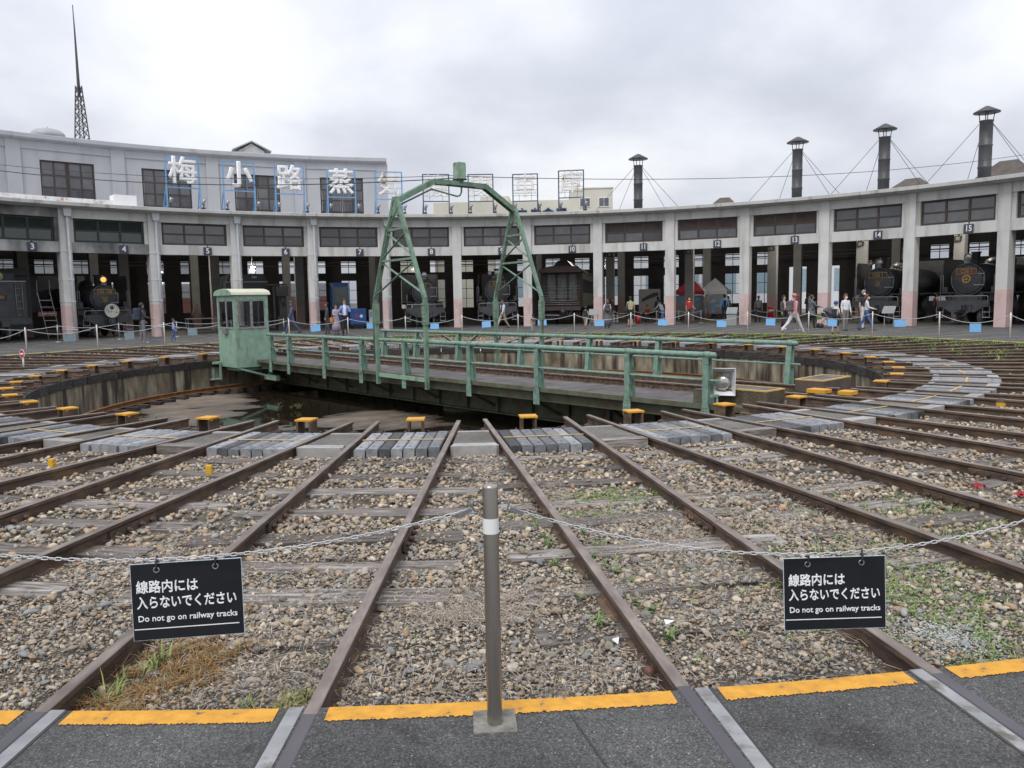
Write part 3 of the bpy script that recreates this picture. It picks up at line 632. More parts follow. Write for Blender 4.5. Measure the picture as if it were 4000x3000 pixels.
def scatter(name, label, n, r0, r1, a0, a1, smin, smax, sub, cond=None, zb=-0.116, warm=0.0, keep=1.0, power=1.6):
    x, y = sample(n, r0, r1, a0, a1); m = inview(x, y); x, y = x[m], y[m]
    if cond is not None: m = cond(x, y); x, y = x[m], y[m]
    ok, on = clear_of_track(x, y, keep); x, y, on = x[ok], y[ok], on[ok]
    s = smin+(smax-smin)*rng.uniform(size=len(x))**power
    patch = np.sin(1.9*x+0.7*y+1)+np.sin(-1.1*x+2.3*y)+0.7*np.sin(4.1*x-3.3*y+2)+0.6*np.sin(5.7*y+2.2*x)      # dirt has buried the stones in patches
    z = zb+s*rng.uniform(0.05, 0.4, len(x))+np.where(on, 0.02, 0)+np.where(on, 0, np.clip(patch, -1.6, 0.6)*0.0055)
    o = bulk(name, np.stack([x, y, z], 1), s, sub, stone_colors(len(x), warm), m_stone); o['kind'] = 'stuff'; o['label'] = label; o['category'] = 'ballast'
    return o
scatter('ballast_stones', 'loose grey and tan ballast stones between the nearest rails', 17000, 12.1, 18.0, 148, 212, 0.017, 0.038, 2, lambda x, y: (camdist(x, y) < 6.4) & (rng.uniform(size=len(x)) < np.clip((17.75-np.hypot(x, y))/1.2, 0.12, 1)), warm=0.04)
scatter('small_stones', 'small mixed stones packed between the nearest rails', 165000, 12.1, 18.0, 148, 212, 0.008, 0.022, 1, lambda x, y: camdist(x, y) < 6.6, zb=-0.119, warm=0.04)
scatter('fine_gravel', 'fine dark gravel and grit beside the yellow line', 230000, 14.5, 18.02, 150, 210, 0.0035, 0.011, 0, lambda x, y: camdist(x, y) < 5.6, zb=-0.120, keep=1.3)
scatter('mid_ballast', 'tan ballast stones beyond the hanging chain', 84000, 12.08, 18.0, 120, 240, 0.016, 0.044, 1, lambda x, y: camdist(x, y) >= 6.3, warm=0.06)
scatter('far_ballast', 'ballast stones on the far side of the pit', 22000, 12.1, 18.0, -122, 122, 0.03, 0.06, 1, warm=0.05)
# the stones that show largest, each by itself
PR2, F2 = protos(2, 9); lone = []
for i, Vp in enumerate(PR2):
    b = MB(); b.v = [tuple(v) for v in Vp.tolist()]; b.f = F2.tolist(); b.m = [0]*len(b.f); b.s = [True]*len(b.f)
    c = [(0.34, 0.28, 0.20), (0.25, 0.25, 0.24), (0.46, 0.41, 0.33), (0.21, 0.22, 0.225), (0.33, 0.225, 0.14), (0.31, 0.27, 0.22), (0.20, 0.19, 0.175), (0.38, 0.32, 0.25), (0.27, 0.29, 0.29)][i]
    lone.append(b.mesh('stone', MAT('stone_%d' % i, [tuple(x*0.7 for x in c), tuple(x*1.25 for x in c)], 3, 0.85, bump=0.5, bscale=9, objvar=0.2)))
x, y = sample(1400, 13.3, 17.7, 163, 197); m = inview(x, y); x, y = x[m], y[m]; ok, on = clear_of_track(x, y, 0.25); x, y = x[ok][:280], y[ok][:280]
for i in range(len(x)):
    o = link('stone', random.choice(lone), bed, (x[i], y[i], -0.104+random.uniform(0, 0.01)), random.uniform(0, 6.28)); s = random.uniform(0.026, 0.05); o.scale = (s, s*random.uniform(0.75, 1), s*0.85)
# ------------------------------------------------------------------ turntable bridge (local x along the bridge to its near right end, y to its far side)
BA = 141.43
bridge = thing('turntable_bridge', 'green steel turntable bridge with handrails and portal arch across the pit', 'turntable', (0, 0, 0), R_(90-BA))
def bridge_parts():
    # deck plates
    L0, n = -9.75, 10; w = 19.5/n
    for (y0, y1) in ((-2.0, -0.66), (0.66, 1.68), (-0.46, 0.46)):
        me = MB().box(-w/2+0.006, w/2-0.006, y0, y1, -0.16, -0.125).mesh('deck_plate', m_deck)
        for i in range(n): link('deck_plate', me, bridge, (L0+w*(i+0.5), 0, random.uniform(-0.002, 0.002)))
    P = railprof(); nP = len(P)
    for s in (-1, 1):
        b = MB(); b.v = [(x, s*0.566+y, z) for x in (-9.86, 9.86) for y, z in P]
        for i in range(nP):
            j = (i+1) % nP; b.f.append([i, j, nP+j, nP+i]); b.m.append(1 if (i == nP-1 or i in (0, nP-2)) else 0); b.s.append(False)
        b.f += [list(range(nP)), [nP+i for i in range(nP)][::-1]]; b.m += [0, 0]; b.s += [False, False]
        b.obj('rail', [m_rust, m_railtop], bridge, (0, 0, 0.002))
        bb = MB()
        for i in range(34):
            x = -9.5+i*0.576
            for q in (-0.1, 0.1): bb.box(x-0.05, x+0.05, s*0.566+q-0.03, s*0.566+q+0.03, -0.125, -0.10); bb.cyl((x, s*0.566+q, -0.11), (x, s*0.566+q, -0.07), 0.014, n=6)
        bb.obj('rail_clip', m_rust, bridge)
    for s, Y in ((-1, -2.0), (1, 1.68)):
        MB().box(-9.75, 9.75, Y-0.012 if s < 0 else Y-0.03, Y+0.03 if s < 0 else Y+0.012, -0.205, -0.118).obj('side_beam', m_girder, bridge); Y2 = Y-s*0.16; MB().box(-9.75, 9.75, Y2-0.012, Y2+0.012, -0.40, -0.162).box(-9.75, 9.75, Y2-0.05, Y2+0.05, -0.412, -0.40).obj('side_channel', m_girder, bridge)
    # plate girders
    for s in (-1, 1):
        b = MB(); Y = s*0.85
        b.box(-9.6, 9.6, Y-0.012, Y+0.012, -0.96, -0.17).box(-9.6, 9.6, Y-0.15, Y+0.15, -0.99, -0.96).box(-9.6, 9.6, Y-0.15, Y+0.15, -0.20, -0.17)
        b.box(-9.6, 9.6, Y-0.03, Y+0.03, -0.96, -0.84)
        b.obj('girder', m_girder, bridge)
        st = MB().box(-0.045, 0.045, Y-0.10, Y+0.10, -0.958, -0.203).mesh('girder_stiffener', m_girder)
        for i in range(17): link('girder_stiffener', st, bridge, (-9.2+i*1.15, 0, 0))
        rv = MB()
        for i in range(190):
            rv.box(-9.5+i*0.1-0.014, -9.5+i*0.1+0.014, Y+(-0.036 if s < 0 else 0.03), Y+(-0.03 if s < 0 else 0.036), -0.914, -0.886)
        rv.obj('rivet_row', m_girder, bridge)
    # brackets that carry the walkways
    for x in (-8.6, -6.4, -4.3, -2.2, 0.0, 2.2, 4.3, 6.4, 8.6):
        for Y0, Y1 in ((-0.86, -1.80), (0.86, 1.50)):
            b = MB(); b.beam((x, Y0, -0.27), (x, Y1, -0.27), 0.07, 0.12); b.beam((x, Y0, -0.85), (x, Y1, -0.36), 0.06, 0.06); b.obj('walkway_bracket', m_girder, bridge)
    MB().lathe([(0.0, -0.97), (0.42, -0.97), (0.42, -1.08), (0.62, -1.10), (0.66, -1.3), (0.0, -1.3)], 20, (0, 0, 0)).obj('centre_pivot', m_girder, bridge)
    for s in (-1, 1):
        b = MB().box(s*9.3-0.35, s*9.3+0.35, -1.5, 1.5, -0.62, -0.30)
        for Y in (-1.05, 1.05): b.lathe([(0.0, -0.05), (0.27, -0.05), (0.29, 0.0), (0.27, 0.05), (0.0, 0.05)], 18, (s*9.38, Y, -0.67), 'y')
        b.obj('end_truck', m_green, bridge)
    # handrails
    for side, Y, xs, x0, x1 in ((-1, -2.0, (-7.15, -5.95, -3.8, -1.85, 0.13, 2.65, 4.82, 7.18, 8.85), -7.42, 9.02), (1, 1.66, (-6.4, -4.55, -2.4, 0.35, 2.86, 5.0, 8.28), -6.6, 8.45)):
        b = MB(); b.tube([(x0, Y, 0.70), (x0+0.03, Y, 0.70), (x1-0.03, Y, 0.70), (x1, Y, 0.70)], [0.02, 0.047, 0.047, 0.02], 12)
        b.obj('top_rail', m_railgreen, bridge)
        MB().cyl((x0+0.05, Y, 0.28), (x1+0.06, Y, 0.28), 0.021, n=8).obj('middle_rail', m_railgreen, bridge)
        for x in xs:
            p = MB(); o = side*0.055
            p.box(x-0.055, x+0.055, Y+min(o, o*1.25), Y+max(o, o*1.25), -0.12, 0.66)
            p.prism([(x-0.055, Y+o, -0.12), (x+0.055, Y+o, -0.12), (x+0.085, Y+o, -0.24), (x+0.085, Y+o, -0.46), (x-0.085, Y+o, -0.46), (x-0.085, Y+o, -0.24)], (0, side*0.014, 0))
            p.prism([(x-0.008, Y+o, 0.62), (x-0.008, Y-o*0.6, 0.62), (x-0.008, Y-o*2.2, -0.12), (x-0.008, Y+o, -0.12)], (0.016, 0, 0))
            p.prism([(x-0.055, Y-o*0.6, 0.64), (x+0.055, Y-o*0.6, 0.64), (x+0.055, Y-o*2.2, -0.12), (x-0.055, Y-o*2.2, -0.12)], (0, -side*0.012, 0))
            for z in (0.56, 0.60, -0.17, -0.22, -0.30, -0.35):
                for q in (-0.03, 0.03): p.ball((x+q, Y+o*1.3, z), 0.012, 6)
            p.cyl((x-0.06, Y, 0.70), (x+0.06, Y, 0.70), 0.056, n=12)
            p.obj('post', m_railgreen, bridge)
    # portal arch
    def leg(path, Y, nm='arch_leg'):
        b = MB()
        for q in range(len(path)-1):
            b.beam((path[q][0], Y, path[q][1]), (path[q+1][0], Y, path[q+1][1]), 0.065, 0.10 if q else 0.10, up=(0, 1, 0))
            ln = math.hypot(path[q+1][0]-path[q][0], path[q+1][1]-path[q][1]); k = int(ln/0.16)
            if q: 
                for i in range(k):
                    if i % 7 < 3:
                        t = (i+0.5)/k; b.ball((path[q][0]+(path[q+1][0]-path[q][0])*t+0.02, Y-0.055, path[q][1]+(path[q+1][1]-path[q][1])*t), 0.018, 6)
        x, z = path[1]
        b.box(x-0.06, x+0.06, Y-0.06, Y+0.06, z-0.62, z-0.1)
        for i in range(5):
            for s in (-0.04, 0.04): b.ball((x+s, Y-0.064, z-0.55+i*0.1), 0.018, 6)
        b.obj(nm, m_green, bridge)
    for Y, sgn_ in ((-2.08, -1), (1.74, 1)):
        lx, rx = (-0.98, 1.12) if Y < 0 else (-0.78, 1.08)
        leg([(lx, -0.42), (lx, 1.72), (-0.02, 4.1)], Y); leg([(rx, -0.42), (rx, 1.72), (0.10, 4.12)], Y)
        zs = [2.72, 3.5, 4.0] if Y < 0 else [2.72, 3.4, 4.0]
        X = lambda s, z: (lx+(z-1.72)/(4.1-1.72)*(-0.02-lx)) if s < 0 else (rx+(z-1.72)/(4.12-1.72)*(0.10-rx))
        for z in (2.05+0.6, 3.38): MB().beam((X(-1, z), Y, z), (X(1, z)+0.02, Y, z+0.02), 0.05, 0.08, up=(0, 1, 0)).obj('cross_bar', m_green, bridge)
        for z0, z1 in ((1.82, 2.6), (2.72, 3.3), (3.44, 3.92)):
            MB().beam((X(-1, z0), Y-0.015, z0), (X(1, z1), Y-0.015, z1), 0.016, 0.055, up=(0, 1, 0)).obj('diagonal_brace', m_green, bridge)
            MB().beam((X(-1, z1), Y+0.015, z1), (X(1, z0), Y+0.015, z0), 0.016, 0.07, up=(0, 1, 0)).obj('diagonal_brace', m_green, bridge)
        MB().prism([(-0.14, Y-0.03, 3.72), (0.22, Y-0.03, 3.72), (0.13, Y-0.03, 4.16), (-0.07, Y-0.03, 4.16)], (0, 0.06, 0)).obj('gusset_plate', m_green, bridge)
    MB().beam((-1.0, -2.08, -0.18), (1.12, -2.08, -0.2), 0.03, 0.10).obj('foot_bar', m_cabgreen, bridge)
    path = [(0.04, -2.08, 4.1), (0.04, -0.95, 4.66), (0.04, 0.72, 4.66), (0.04, 1.74, 4.1)]
    for i in range(3):
        b = MB(); b.beam(path[i], path[i+1], 0.16, 0.02); 
        for s in (-0.075, 0.075): b.beam(Vector(path[i])+Vector((s, 0, -0.05)), Vector(path[i+1])+Vector((s, 0, -0.05)), 0.014, 0.13)
        if i == 1: b.box(-0.08, 0.16, -0.6, 0.35, 4.56, 4.60)
        b.obj('arch_beam', m_green, bridge)
    MB().lathe([(0.0, 4.72), (0.185, 4.72), (0.185, 4.745), (0.165, 4.75), (0.165, 5.12), (0.155, 5.14), (0.0, 5.15)], 24, (0.04, -0.1, 0)).cyl((0.04, -0.1, 5.14), (0.04, -0.1, 5.18), 0.012).cyl((0.04, -0.1, 4.66), (0.04, -0.1, 4.73), 0.10).obj('collector_drum', m_green, bridge)
    MB().tube([(0.04, -0.05, 4.66), (0.04, -0.05, 4.42), (0.04, -0.1, 4.33), (0.04, -0.2, 4.3), (0.04, -1.0, 4.42), (0.04, -1.95, 3.98), (-0.05, -2.1, 3.9), (-0.35, -2.14, 3.35), (-0.6, -2.14, 2.7), (-0.95, -2.14, 1.8), (-1.03, -2.14, 1.5), (-1.03, -2.14, 0.2)], 0.022, 8).obj('cable_conduit', m_green, bridge)
    # driver's cab at the far left end
    x0, x1, y0, y1, z0, z1 = -9.55, -8.22, -2.68, -1.55, -0.30, 1.94
    b = MB(); t = 0.04; zw = 0.88; zt = 1.80
    b.box(x0, x1, y0, y0+t, z0, zw).box(x0, x1, y1-t, y1, z0, zw).box(x0, x0+t, y0+t, y1-t, z0, zw).box(x1-t, x1, y0+t, y1-t, z0, zw).box(x0, x1, y0, y1, z0-0.05, z0)
    for X in (x0, x1-0.09):
        for Y in (y0, y1-0.09): b.box(X, X+0.09, Y, Y+0.09, zw, zt)
    b.box(x0, x1, y0, y1, zt, z1)
    b.obj('cab_body', m_cabgreen, bridge)
    r = MB(); nseg = 10; yc = (y0+y1)/2; hw = (y1-y0)/2+0.06
    xc = (x0+x1)/2; hx = (x1-x0)/2+0.05
    prof = [(xc+hx*math.cos(math.pi*i/nseg), z1+0.01+0.20*math.sin(math.pi*i/nseg)**0.8) for i in range(nseg+1)]
    r.prism([(X, y0-0.08, Z) for X, Z in prof], (0, y1-y0+0.16, 0)); r.obj('cab_roof', [m_cream], bridge)
    MB().prism([(X*0.985+xc*0.015, y0-0.084, Z-0.012) for X, Z in prof], (0, 0.003, 0)).obj('roof_end', m_cabgreen, bridge)
    for ax in range(4):
        f = MB(); gl = MB()
        if ax < 2:
            Y = y0+0.01 if ax == 0 else y1-0.05; a, c = x0+0.09, x1-0.09; m_ = (a+c)/2
            for X in (a, m_-0.03, m_+0.0, c-0.045): f.box(X, X+0.045, Y, Y+0.03, zw, zt)
            f.box(a, c, Y-0.03, Y+0.035, zw, zw+0.05).box(a, c, Y, Y+0.03, zt-0.05, zt); gl.box(a, c, Y+0.012, Y+0.016, zw+0.05, zt-0.05)
        else:
            X = x1-0.04 if ax == 2 else x0+0.01; a, c = y0+0.09, y1-0.09; m_ = (a+c)/2
            for Y in (a, m_-0.03, m_+0.0, c-0.045): f.box(X, X+0.03, Y, Y+0.045, zw, zt)
            f.box(X-0.0, X+0.06, a, c, zw, zw+0.05).box(X, X+0.03, a, c, zt-0.05, zt); gl.box(X+0.012, X+0.016, a, c, zw+0.05, zt-0.05)
        fo = f.obj('cab_window', m_zinc, bridge); gl.obj('pane', m_cabglass, fo)
    k = MB(); k.beam((x1-0.05, y0+0.05, z0-0.06), (x1+0.05, -1.1, -0.85), 0.06, 0.06).beam((x0+0.3, y0+0.1, z0-0.06), (x0+0.9, -1.0, -0.85), 0.06, 0.06).beam((x1-0.05, y1, z0+0.1), (x1-0.05, y1, -0.8), 0.12, 0.10)
    k.box(x0+0.2, x1-0.2, y0+0.15, y1, z0-0.17, z0-0.055); k.box(x1-0.1, x1+0.75, -1.75, -1.6, -0.78, -0.62); k.obj('cab_bracket', m_cabgreen, bridge)
    s = MB().box(x0-0.05, x0+0.2, y0-0.28, y0, z0+0.03, z0+0.10).box(x0-0.05, x0+0.0, y0-0.28, y0-0.2, z0-0.45, z0+0.05).box(x0+0.14, x0+0.2, y0-0.10, y0-0.04, z0-0.45, z0+0.05).box(x0-0.25, x0+0.22, y0-0.38, y0-0.04, z0-0.48, z0-0.44); s.obj('cab_step', m_cabgreen, bridge)
    MB().box(x0+0.52, x0+0.82, y0-0.09, y0, 0.72, 0.90).obj('cab_lamp_box', m_steel, bridge)
    # locking gear at the near right end
    MB().box(9.0, 9.06, -2.14, -1.98, 0.02, 0.06).beam((9.03, -2.0, 0.04), (9.12, -2.05, -0.6), 0.03, 0.03).obj('locking_lever', m_cabgreen, bridge)
    MB().box(8.5, 8.68, -1.9, -1.7, -0.12, 0.10).obj('switch_box', m_girder, bridge)
bridge_parts()
# floodlight in a white funnel hood beside the near end of the bridge
def floodlight():
    p = Vector((4.22, -8.05, 0)); t = thing('floodlight', 'white square funnel floodlight on short post at the right bridge end', 'floodlight', p, R_(-24)); t.scale = (0.95, 0.95, 0.92)
    b = MB(); o = [(-0.26, -0.14, 0.02), (0.26, -0.14, 0.02), (0.26, -0.14, 0.52), (-0.26, -0.14, 0.52)]; i = [(-0.13, 0.16, 0.13), (0.13, 0.16, 0.13), (0.13, 0.16, 0.40), (-0.13, 0.16, 0.40)]
    b.add(o+i, [(0, 1, 5, 4), (1, 2, 6, 5), (2, 3, 7, 6), (3, 0, 4, 7), (4, 5, 6, 7)]); h = b.obj('hood', m_white, t)
    sm = h.modifiers.new('thick', 'SOLIDIFY'); sm.thickness = 0.012
    MB().lathe([(0.06, 0.14), (0.11, 0.06), (0.135, 0.0), (0.125, -0.02), (0.07, -0.035), (0.0, -0.04)], 20, (0.03, -0.03, 0.24), 'y').obj('reflector_bulb', m_lens, t)
    MB().cyl((-0.03, 0.12, 0.36), (-0.05, 0.04, 0.37), 0.05).obj('lamp_socket', m_brass, t)
    MB().cyl((0, 0.1, -0.2), (0, 0.1, 0.1), 0.025).obj('post', m_rust, t)
    MB().tube([(-0.05+0.1*math.cos(q*0.7)-0.1, 0.0, -0.08+0.08*math.sin(q*0.7)) for q in range(14)], 0.008, 6).obj('cable', m_cable, t)
floodlight()
def hatch(cx, cy, ang, lx, ly, h, label, mat):
    t = thing('deck_box', label, 'box', (cx, cy, -0.12), R_(ang))
    MB().box(-lx/2, lx/2, -ly/2, ly/2, 0, h-0.02).obj('box_body', mat, t)
    MB().box(-lx/2+0.05, lx/2-0.05, -ly/2+0.05, ly/2-0.05, h-0.02, h).obj('box_lid', m_deck, t)
    b = MB(); b.box(-lx/2-0.004, lx/2+0.004, -ly/2-0.004, -ly/2+0.05, h-0.02, h+0.002).box(-lx/2-0.004, lx/2+0.004, ly/2-0.05, ly/2+0.004, h-0.02, h+0.002).box(-lx/2-0.004, -lx/2+0.05, -ly/2+0.05, ly/2-0.05, h-0.02, h+0.002).box(lx/2-0.05, lx/2+0.004, -ly/2+0.05, ly/2-0.05, h-0.02, h+0.002)
    b.obj('yellow_edge', m_stripe, t)
m_checker = MAT('chequer_plate', [(0.3, (0.05, 0.036, 0.025)), (0.7, (0.14, 0.115, 0.07))], 5, 0.6, 0.2, bump=0.9, bscale=38)
m_brownbox = MAT('brown_box', [(0.06, 0.042, 0.034), (0.11, 0.08, 0.065)], 4, 0.7)
hatch(4.66, -8.02, -52, 1.1, 0.55, 0.25, 'chequer plate cover box with yellow edges beside the floodlight', m_checker)
hatch(6.62, -6.62, -50, 0.55, 1.1, 0.24, 'brown box with yellow rim behind the far rail of the bridge end', m_brownbox)
for i, (x, y, lx, lab) in enumerate(((6.12, -7.56, 0.34, 'long orange block between the rails at the bridge end'), (6.46, -7.92, 0.24, 'shorter orange block right of the long one at the bridge end'))):
    t = thing('lock_block', lab, 'block', (x, y, 0), R_(-51.4+90)); MB().box(-0.13, 0.13, -lx/2, lx/2, -0.05, 0.02).obj('top_plate', m_stop, t, bevel=0.006); MB().box(-0.11, 0.11, -lx/2+0.02, lx/2-0.02, -0.16, -0.05).obj('base', m_rust, t)
# ------------------------------------------------------------------ roundhouse (engine shed)
RF, RB, RU = 28.43, 52.0, 37.5
BAYS = range(2, 18)
shed = thing('roundhouse', 'curved grey engine shed with numbered bays and pink pillar bases', 'engine shed')
def pil_deg(n): return (n-9)*D+7.87            # pillar between bay n and n+1
def bayM(n, R):
    return PT(R*math.cos(R_(D/2)), bay_deg(n)), -R_(bay_deg(n))
HB = RF*math.sin(R_(D/2))
me_pil = MB().box(-0.26, 0.26, 0, 0.62, 1.72, 6.5, 0).box(-0.26, 0.26, 0, 0.62, -0.02, 1.72, 1)
for z in (2.6, 4.35): me_pil.box(-0.264, 0.264, -0.006, 0.05, z, z+0.012, 0)
me_pil = me_pil.mesh('pillar', [m_wall, m_pink])
for n in range(1, 18): link('pillar', me_pil, shed, PT(RF, pil_deg(n)), -R_(pil_deg(n)))
def pane_grid(parent, x0, x1, z0, z1, y, cols, rows, mframe, mpane, fw=0.07, depth=0.08, louver_rows=0, mlouv=None, thick_mid=False, name='window'):
    f = MB(); f.box(x0, x1, y, y+depth, z0, z0+fw).box(x0, x1, y, y+depth, z1-fw, z1).box(x0, x0+fw, y, y+depth, z0+fw, z1-fw).box(x1-fw, x1, y, y+depth, z0+fw, z1-fw)
    iw = (x1-x0-2*fw); cw = iw/cols; ih = z1-z0-2*fw; rh = ih/rows
    for c in range(1, cols): f.box(x0+fw+c*cw-fw/2, x0+fw+c*cw+fw/2, y+0.002, y+depth-0.002, z0+fw, z1-fw)
    for r in range(1, rows): f.box(x0+fw, x1-fw, y+0.004, y+depth-0.004, z0+fw+r*rh-fw/2.6, z0+fw+r*rh+fw/2.6)
    fo = f.obj(name, mframe, parent)
    for r in range(rows):
        for c in range(cols):
            a, b_ = x0+fw+c*cw+0.012, x0+fw+(c+1)*cw-0.012; zz0, zz1 = z0+fw+r*rh, z0+fw+(r+1)*rh
            if r >= rows-louver_rows:
                L = MB(); k = 9
                for i in range(k):
                    zc = zz0+(i+0.5)*(zz1-zz0)/k; L.add([(a, y+0.01, zc-0.045), (b_, y+0.01, zc-0.045), (b_, y+0.07, zc+0.045), (a, y+0.07, zc+0.045), (a, y+0.015, zc-0.055), (b_, y+0.015, zc-0.055)], [(0, 1, 2, 3), (0, 4, 5, 1)])
                L.box(a, b_, y+0.075, y+0.08, zz0, zz1); L.obj('louver', mlouv, fo)
            else:
                MB().box(a, b_, y+0.035+random.uniform(-0.004, 0.004), y+0.045, zz0, zz1).obj('pane', mpane, fo)
    return fo
for n in BAYS:
    loc, rz = bayM(n, RF); e = HB-0.25
    sooty = n in (3, 4)
    bay = MB().box(-e, e, 0.12, 0.50, 4.36, 4.88); bay.obj('lintel_beam', m_sooty if n in (3, 4) else m_wall, shed, loc, rz)
    MB().box(-e, e, 0.10, 0.48, 6.06, 6.5).obj('top_beam', m_sooty if n == 3 else m_wall, shed, loc, rz)
    for s in (-1, 1): MB().box(min(s*1.70, s*e), max(s*1.70, s*e), 0.16, 0.46, 4.882, 6.058).obj('window_jamb', m_sooty if n == 3 else m_wall, shed, loc, rz)
    fr, pn, lv = (m_green_dark, m_pane_green, m_green_dark) if n in (3, 4) else (m_brown, m_pane, m_louver)
    # windows are parts of the shed, panes and louvers their pieces
    w = pane_grid(shed, -1.69, 1.69, 4.885, 6.055, 0.26, 3, 2, fr, pn, 0.10, 0.08, 1 if n in (3, 4, 11, 12, 13) else 0, lv, name='bay_window'); w.location = loc; w.rotation_euler = (0, 0, rz)
    if 3 <= n <= 15:
        p = thing('number_plate', 'dark plate with the white number %s above its bay' % NUM[n], 'number plate', loc+PT(-0.02, bay_deg(n))+Vector((0.60*math.cos(R_(bay_deg(n))), -0.60*math.sin(R_(bay_deg(n))), 4.58)), rz, 'number plates above the bays')
        MB().box(-0.215, 0.215, 0.07, 0.11, -0.21, 0.21).obj('plate', m_numplate, p)
        MB().box(-0.012, 0.012, 0.08, 0.14, 0.19, 0.36).obj('hanger', m_numplate, p)
        text(str(n), 0.40 if n < 10 else 0.38, p, (0, 0.066, -0.004), m_white, 0.022, sx=0.85 if n > 9 else 1)
def arc_sweep(name, prof, a0, a1, mat, parent, step=2.0):
    n = max(2, int(abs(a1-a0)/step)); k = len(prof); b = MB()
    for i in range(n+1):
        a = a0+(a1-a0)*i/n
        for r, z in prof: b.v.append(tuple(PT(r, a, z)))
    for i in range(n):
        for j in range(k):
            j2 = (j+1) % k; b.f.append([i*k+j, i*k+j2, (i+1)*k+j2, (i+1)*k+j]); b.m.append(0); b.s.append(False)
    b.f += [list(range(k)), [n*k+j for j in range(k)][::-1]]; b.m += [0, 0]; b.s += [False, False]
    return b.obj(name, mat, parent)
AL, AR = pil_deg(1)-0.5, pil_deg(17)+0.5; AU = -7.9
for n in range(2, 18):                                 # the cornice in lengths, one per bay
    arc_sweep('cornice', [(27.95, 6.56), (27.85, 6.60), (27.85, 6.76), (28.1, 6.80), (29.2, 6.80), (29.2, 6.502), (28.2, 6.502)], pil_deg(n-1)+0.006, pil_deg(n)-0.006, m_cornice, shed)
arc_sweep('lower_roof', [(29.19, 6.55), (29.19, 6.70), (RB+1.2, 6.70), (RB+1.2, 6.55)], AU, AR, m_roofmetal, shed)
arc_sweep('lower_roof', [(29.19, 6.55), (29.19, 6.70), (RU+0.1, 6.70), (RU+0.1, 6.55)], AL, AU, m_roofmetal, shed)
arc_sweep('upper_roof', [(RU-0.05, 11.45), (RU-0.05, 11.58), (RB+1.2, 11.58), (RB+1.2, 11.45)], AL, AU-0.02, m_roofmetal, shed)
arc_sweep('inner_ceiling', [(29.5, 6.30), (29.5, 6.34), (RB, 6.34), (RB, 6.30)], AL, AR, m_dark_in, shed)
# upper storey
HU = RU*math.sin(R_(D/2))
me_pila = MB().box(-0.38, 0.38, -0.14, 0.3, 6.6, 11.2).mesh('pilaster', m_upper)
for k in range(-6, 0):
    a = k*D+0.15
    if a < AL: continue
    link('pilaster', me_pila, shed, PT(RU, a), -R_(a))
for k in range(-6, -1):
    a = (k+0.5)*D+0.15; loc, rz = PT(RU*math.cos(R_(D/2)), a), -R_(a); wx = 1.46; z0, z1 = 7.15, 10.2
    b = MB().box(-HU, HU, 0, 0.3, 6.6, z0).box(-HU, HU, 0, 0.3, z1, 10.75).box(-HU, -wx, 0, 0.3, z0, z1).box(wx, HU, 0, 0.3, z0, z1).box(-HU, HU, -0.06, 0.3, 10.75, 11.2)
    b.obj('upper_wall', m_upper, shed, loc, rz)
    for s in (-1, 1):
        w = pane_grid(shed, min(0, s*wx)+0.01, max(0, s*wx)-0.01, 7.85, z1-0.01, 0.08, 2, 3, m_brown, m_pane, 0.09, 0.09, 0, None, name='upper_window'); w.location = loc; w.rotation_euler = (0, 0, rz)
    L = MB()
    for i in range(8): L.box(-wx+0.02, wx-0.02, 0.08, 0.16, z0+0.03+i*0.085, z0+0.08+i*0.085)
    L.box(-wx, wx, 0.17, 0.2, z0, 7.85); L.obj('upper_louver', m_louver, shed, loc, rz)
    arc_sweep('upper_cornice', [(RU-0.35, 11.28), (RU-0.42, 11.34), (RU-0.42, 11.56), (RU-0.3, 11.60), (RU+0.4, 11.60), (RU+0.4, 11.202), (RU-0.15, 11.202)], a-D/2+0.006, a+D/2-0.006+(0.5 if k == -2 else 0), m_upper, shed)
arc_sweep('end_wall', [(RU, 6.65), (RU, 11.44), (RB, 11.44), (RB, 6.65)], AU-0.5, AU-0.05, m_upper, shed, 1)
# drainpipes on the left pillars
for n in range(2, 8):
    a = pil_deg(n); t = link('drainpipe', None, shed, PT(RF, a), -R_(a))
    MB().tube([(0.1, -0.09, 6.3), (0.1, -0.09, 6.1), (0.12, -0.09, 3.9), (0.14, -0.09, 0.05)], 0.07, 8).obj('pipe', m_pipe, t)
    MB().prism([(-0.05, -0.02, 6.12), (0.25, -0.02, 6.12), (0.30, -0.02, 6.5), (-0.10, -0.02, 6.5)], (0, -0.2, 0)).obj('hopper', m_pipe, t)
    b = MB()
    for z in (0.5, 1.9, 3.0, 4.4): b.box(-0.275, 0.275, -0.012, 0.64, z, z+0.05); b.box(0.04, 0.21, -0.155, -0.012, z, z+0.05)
    b.obj('pipe_clamp', m_pipe, t)
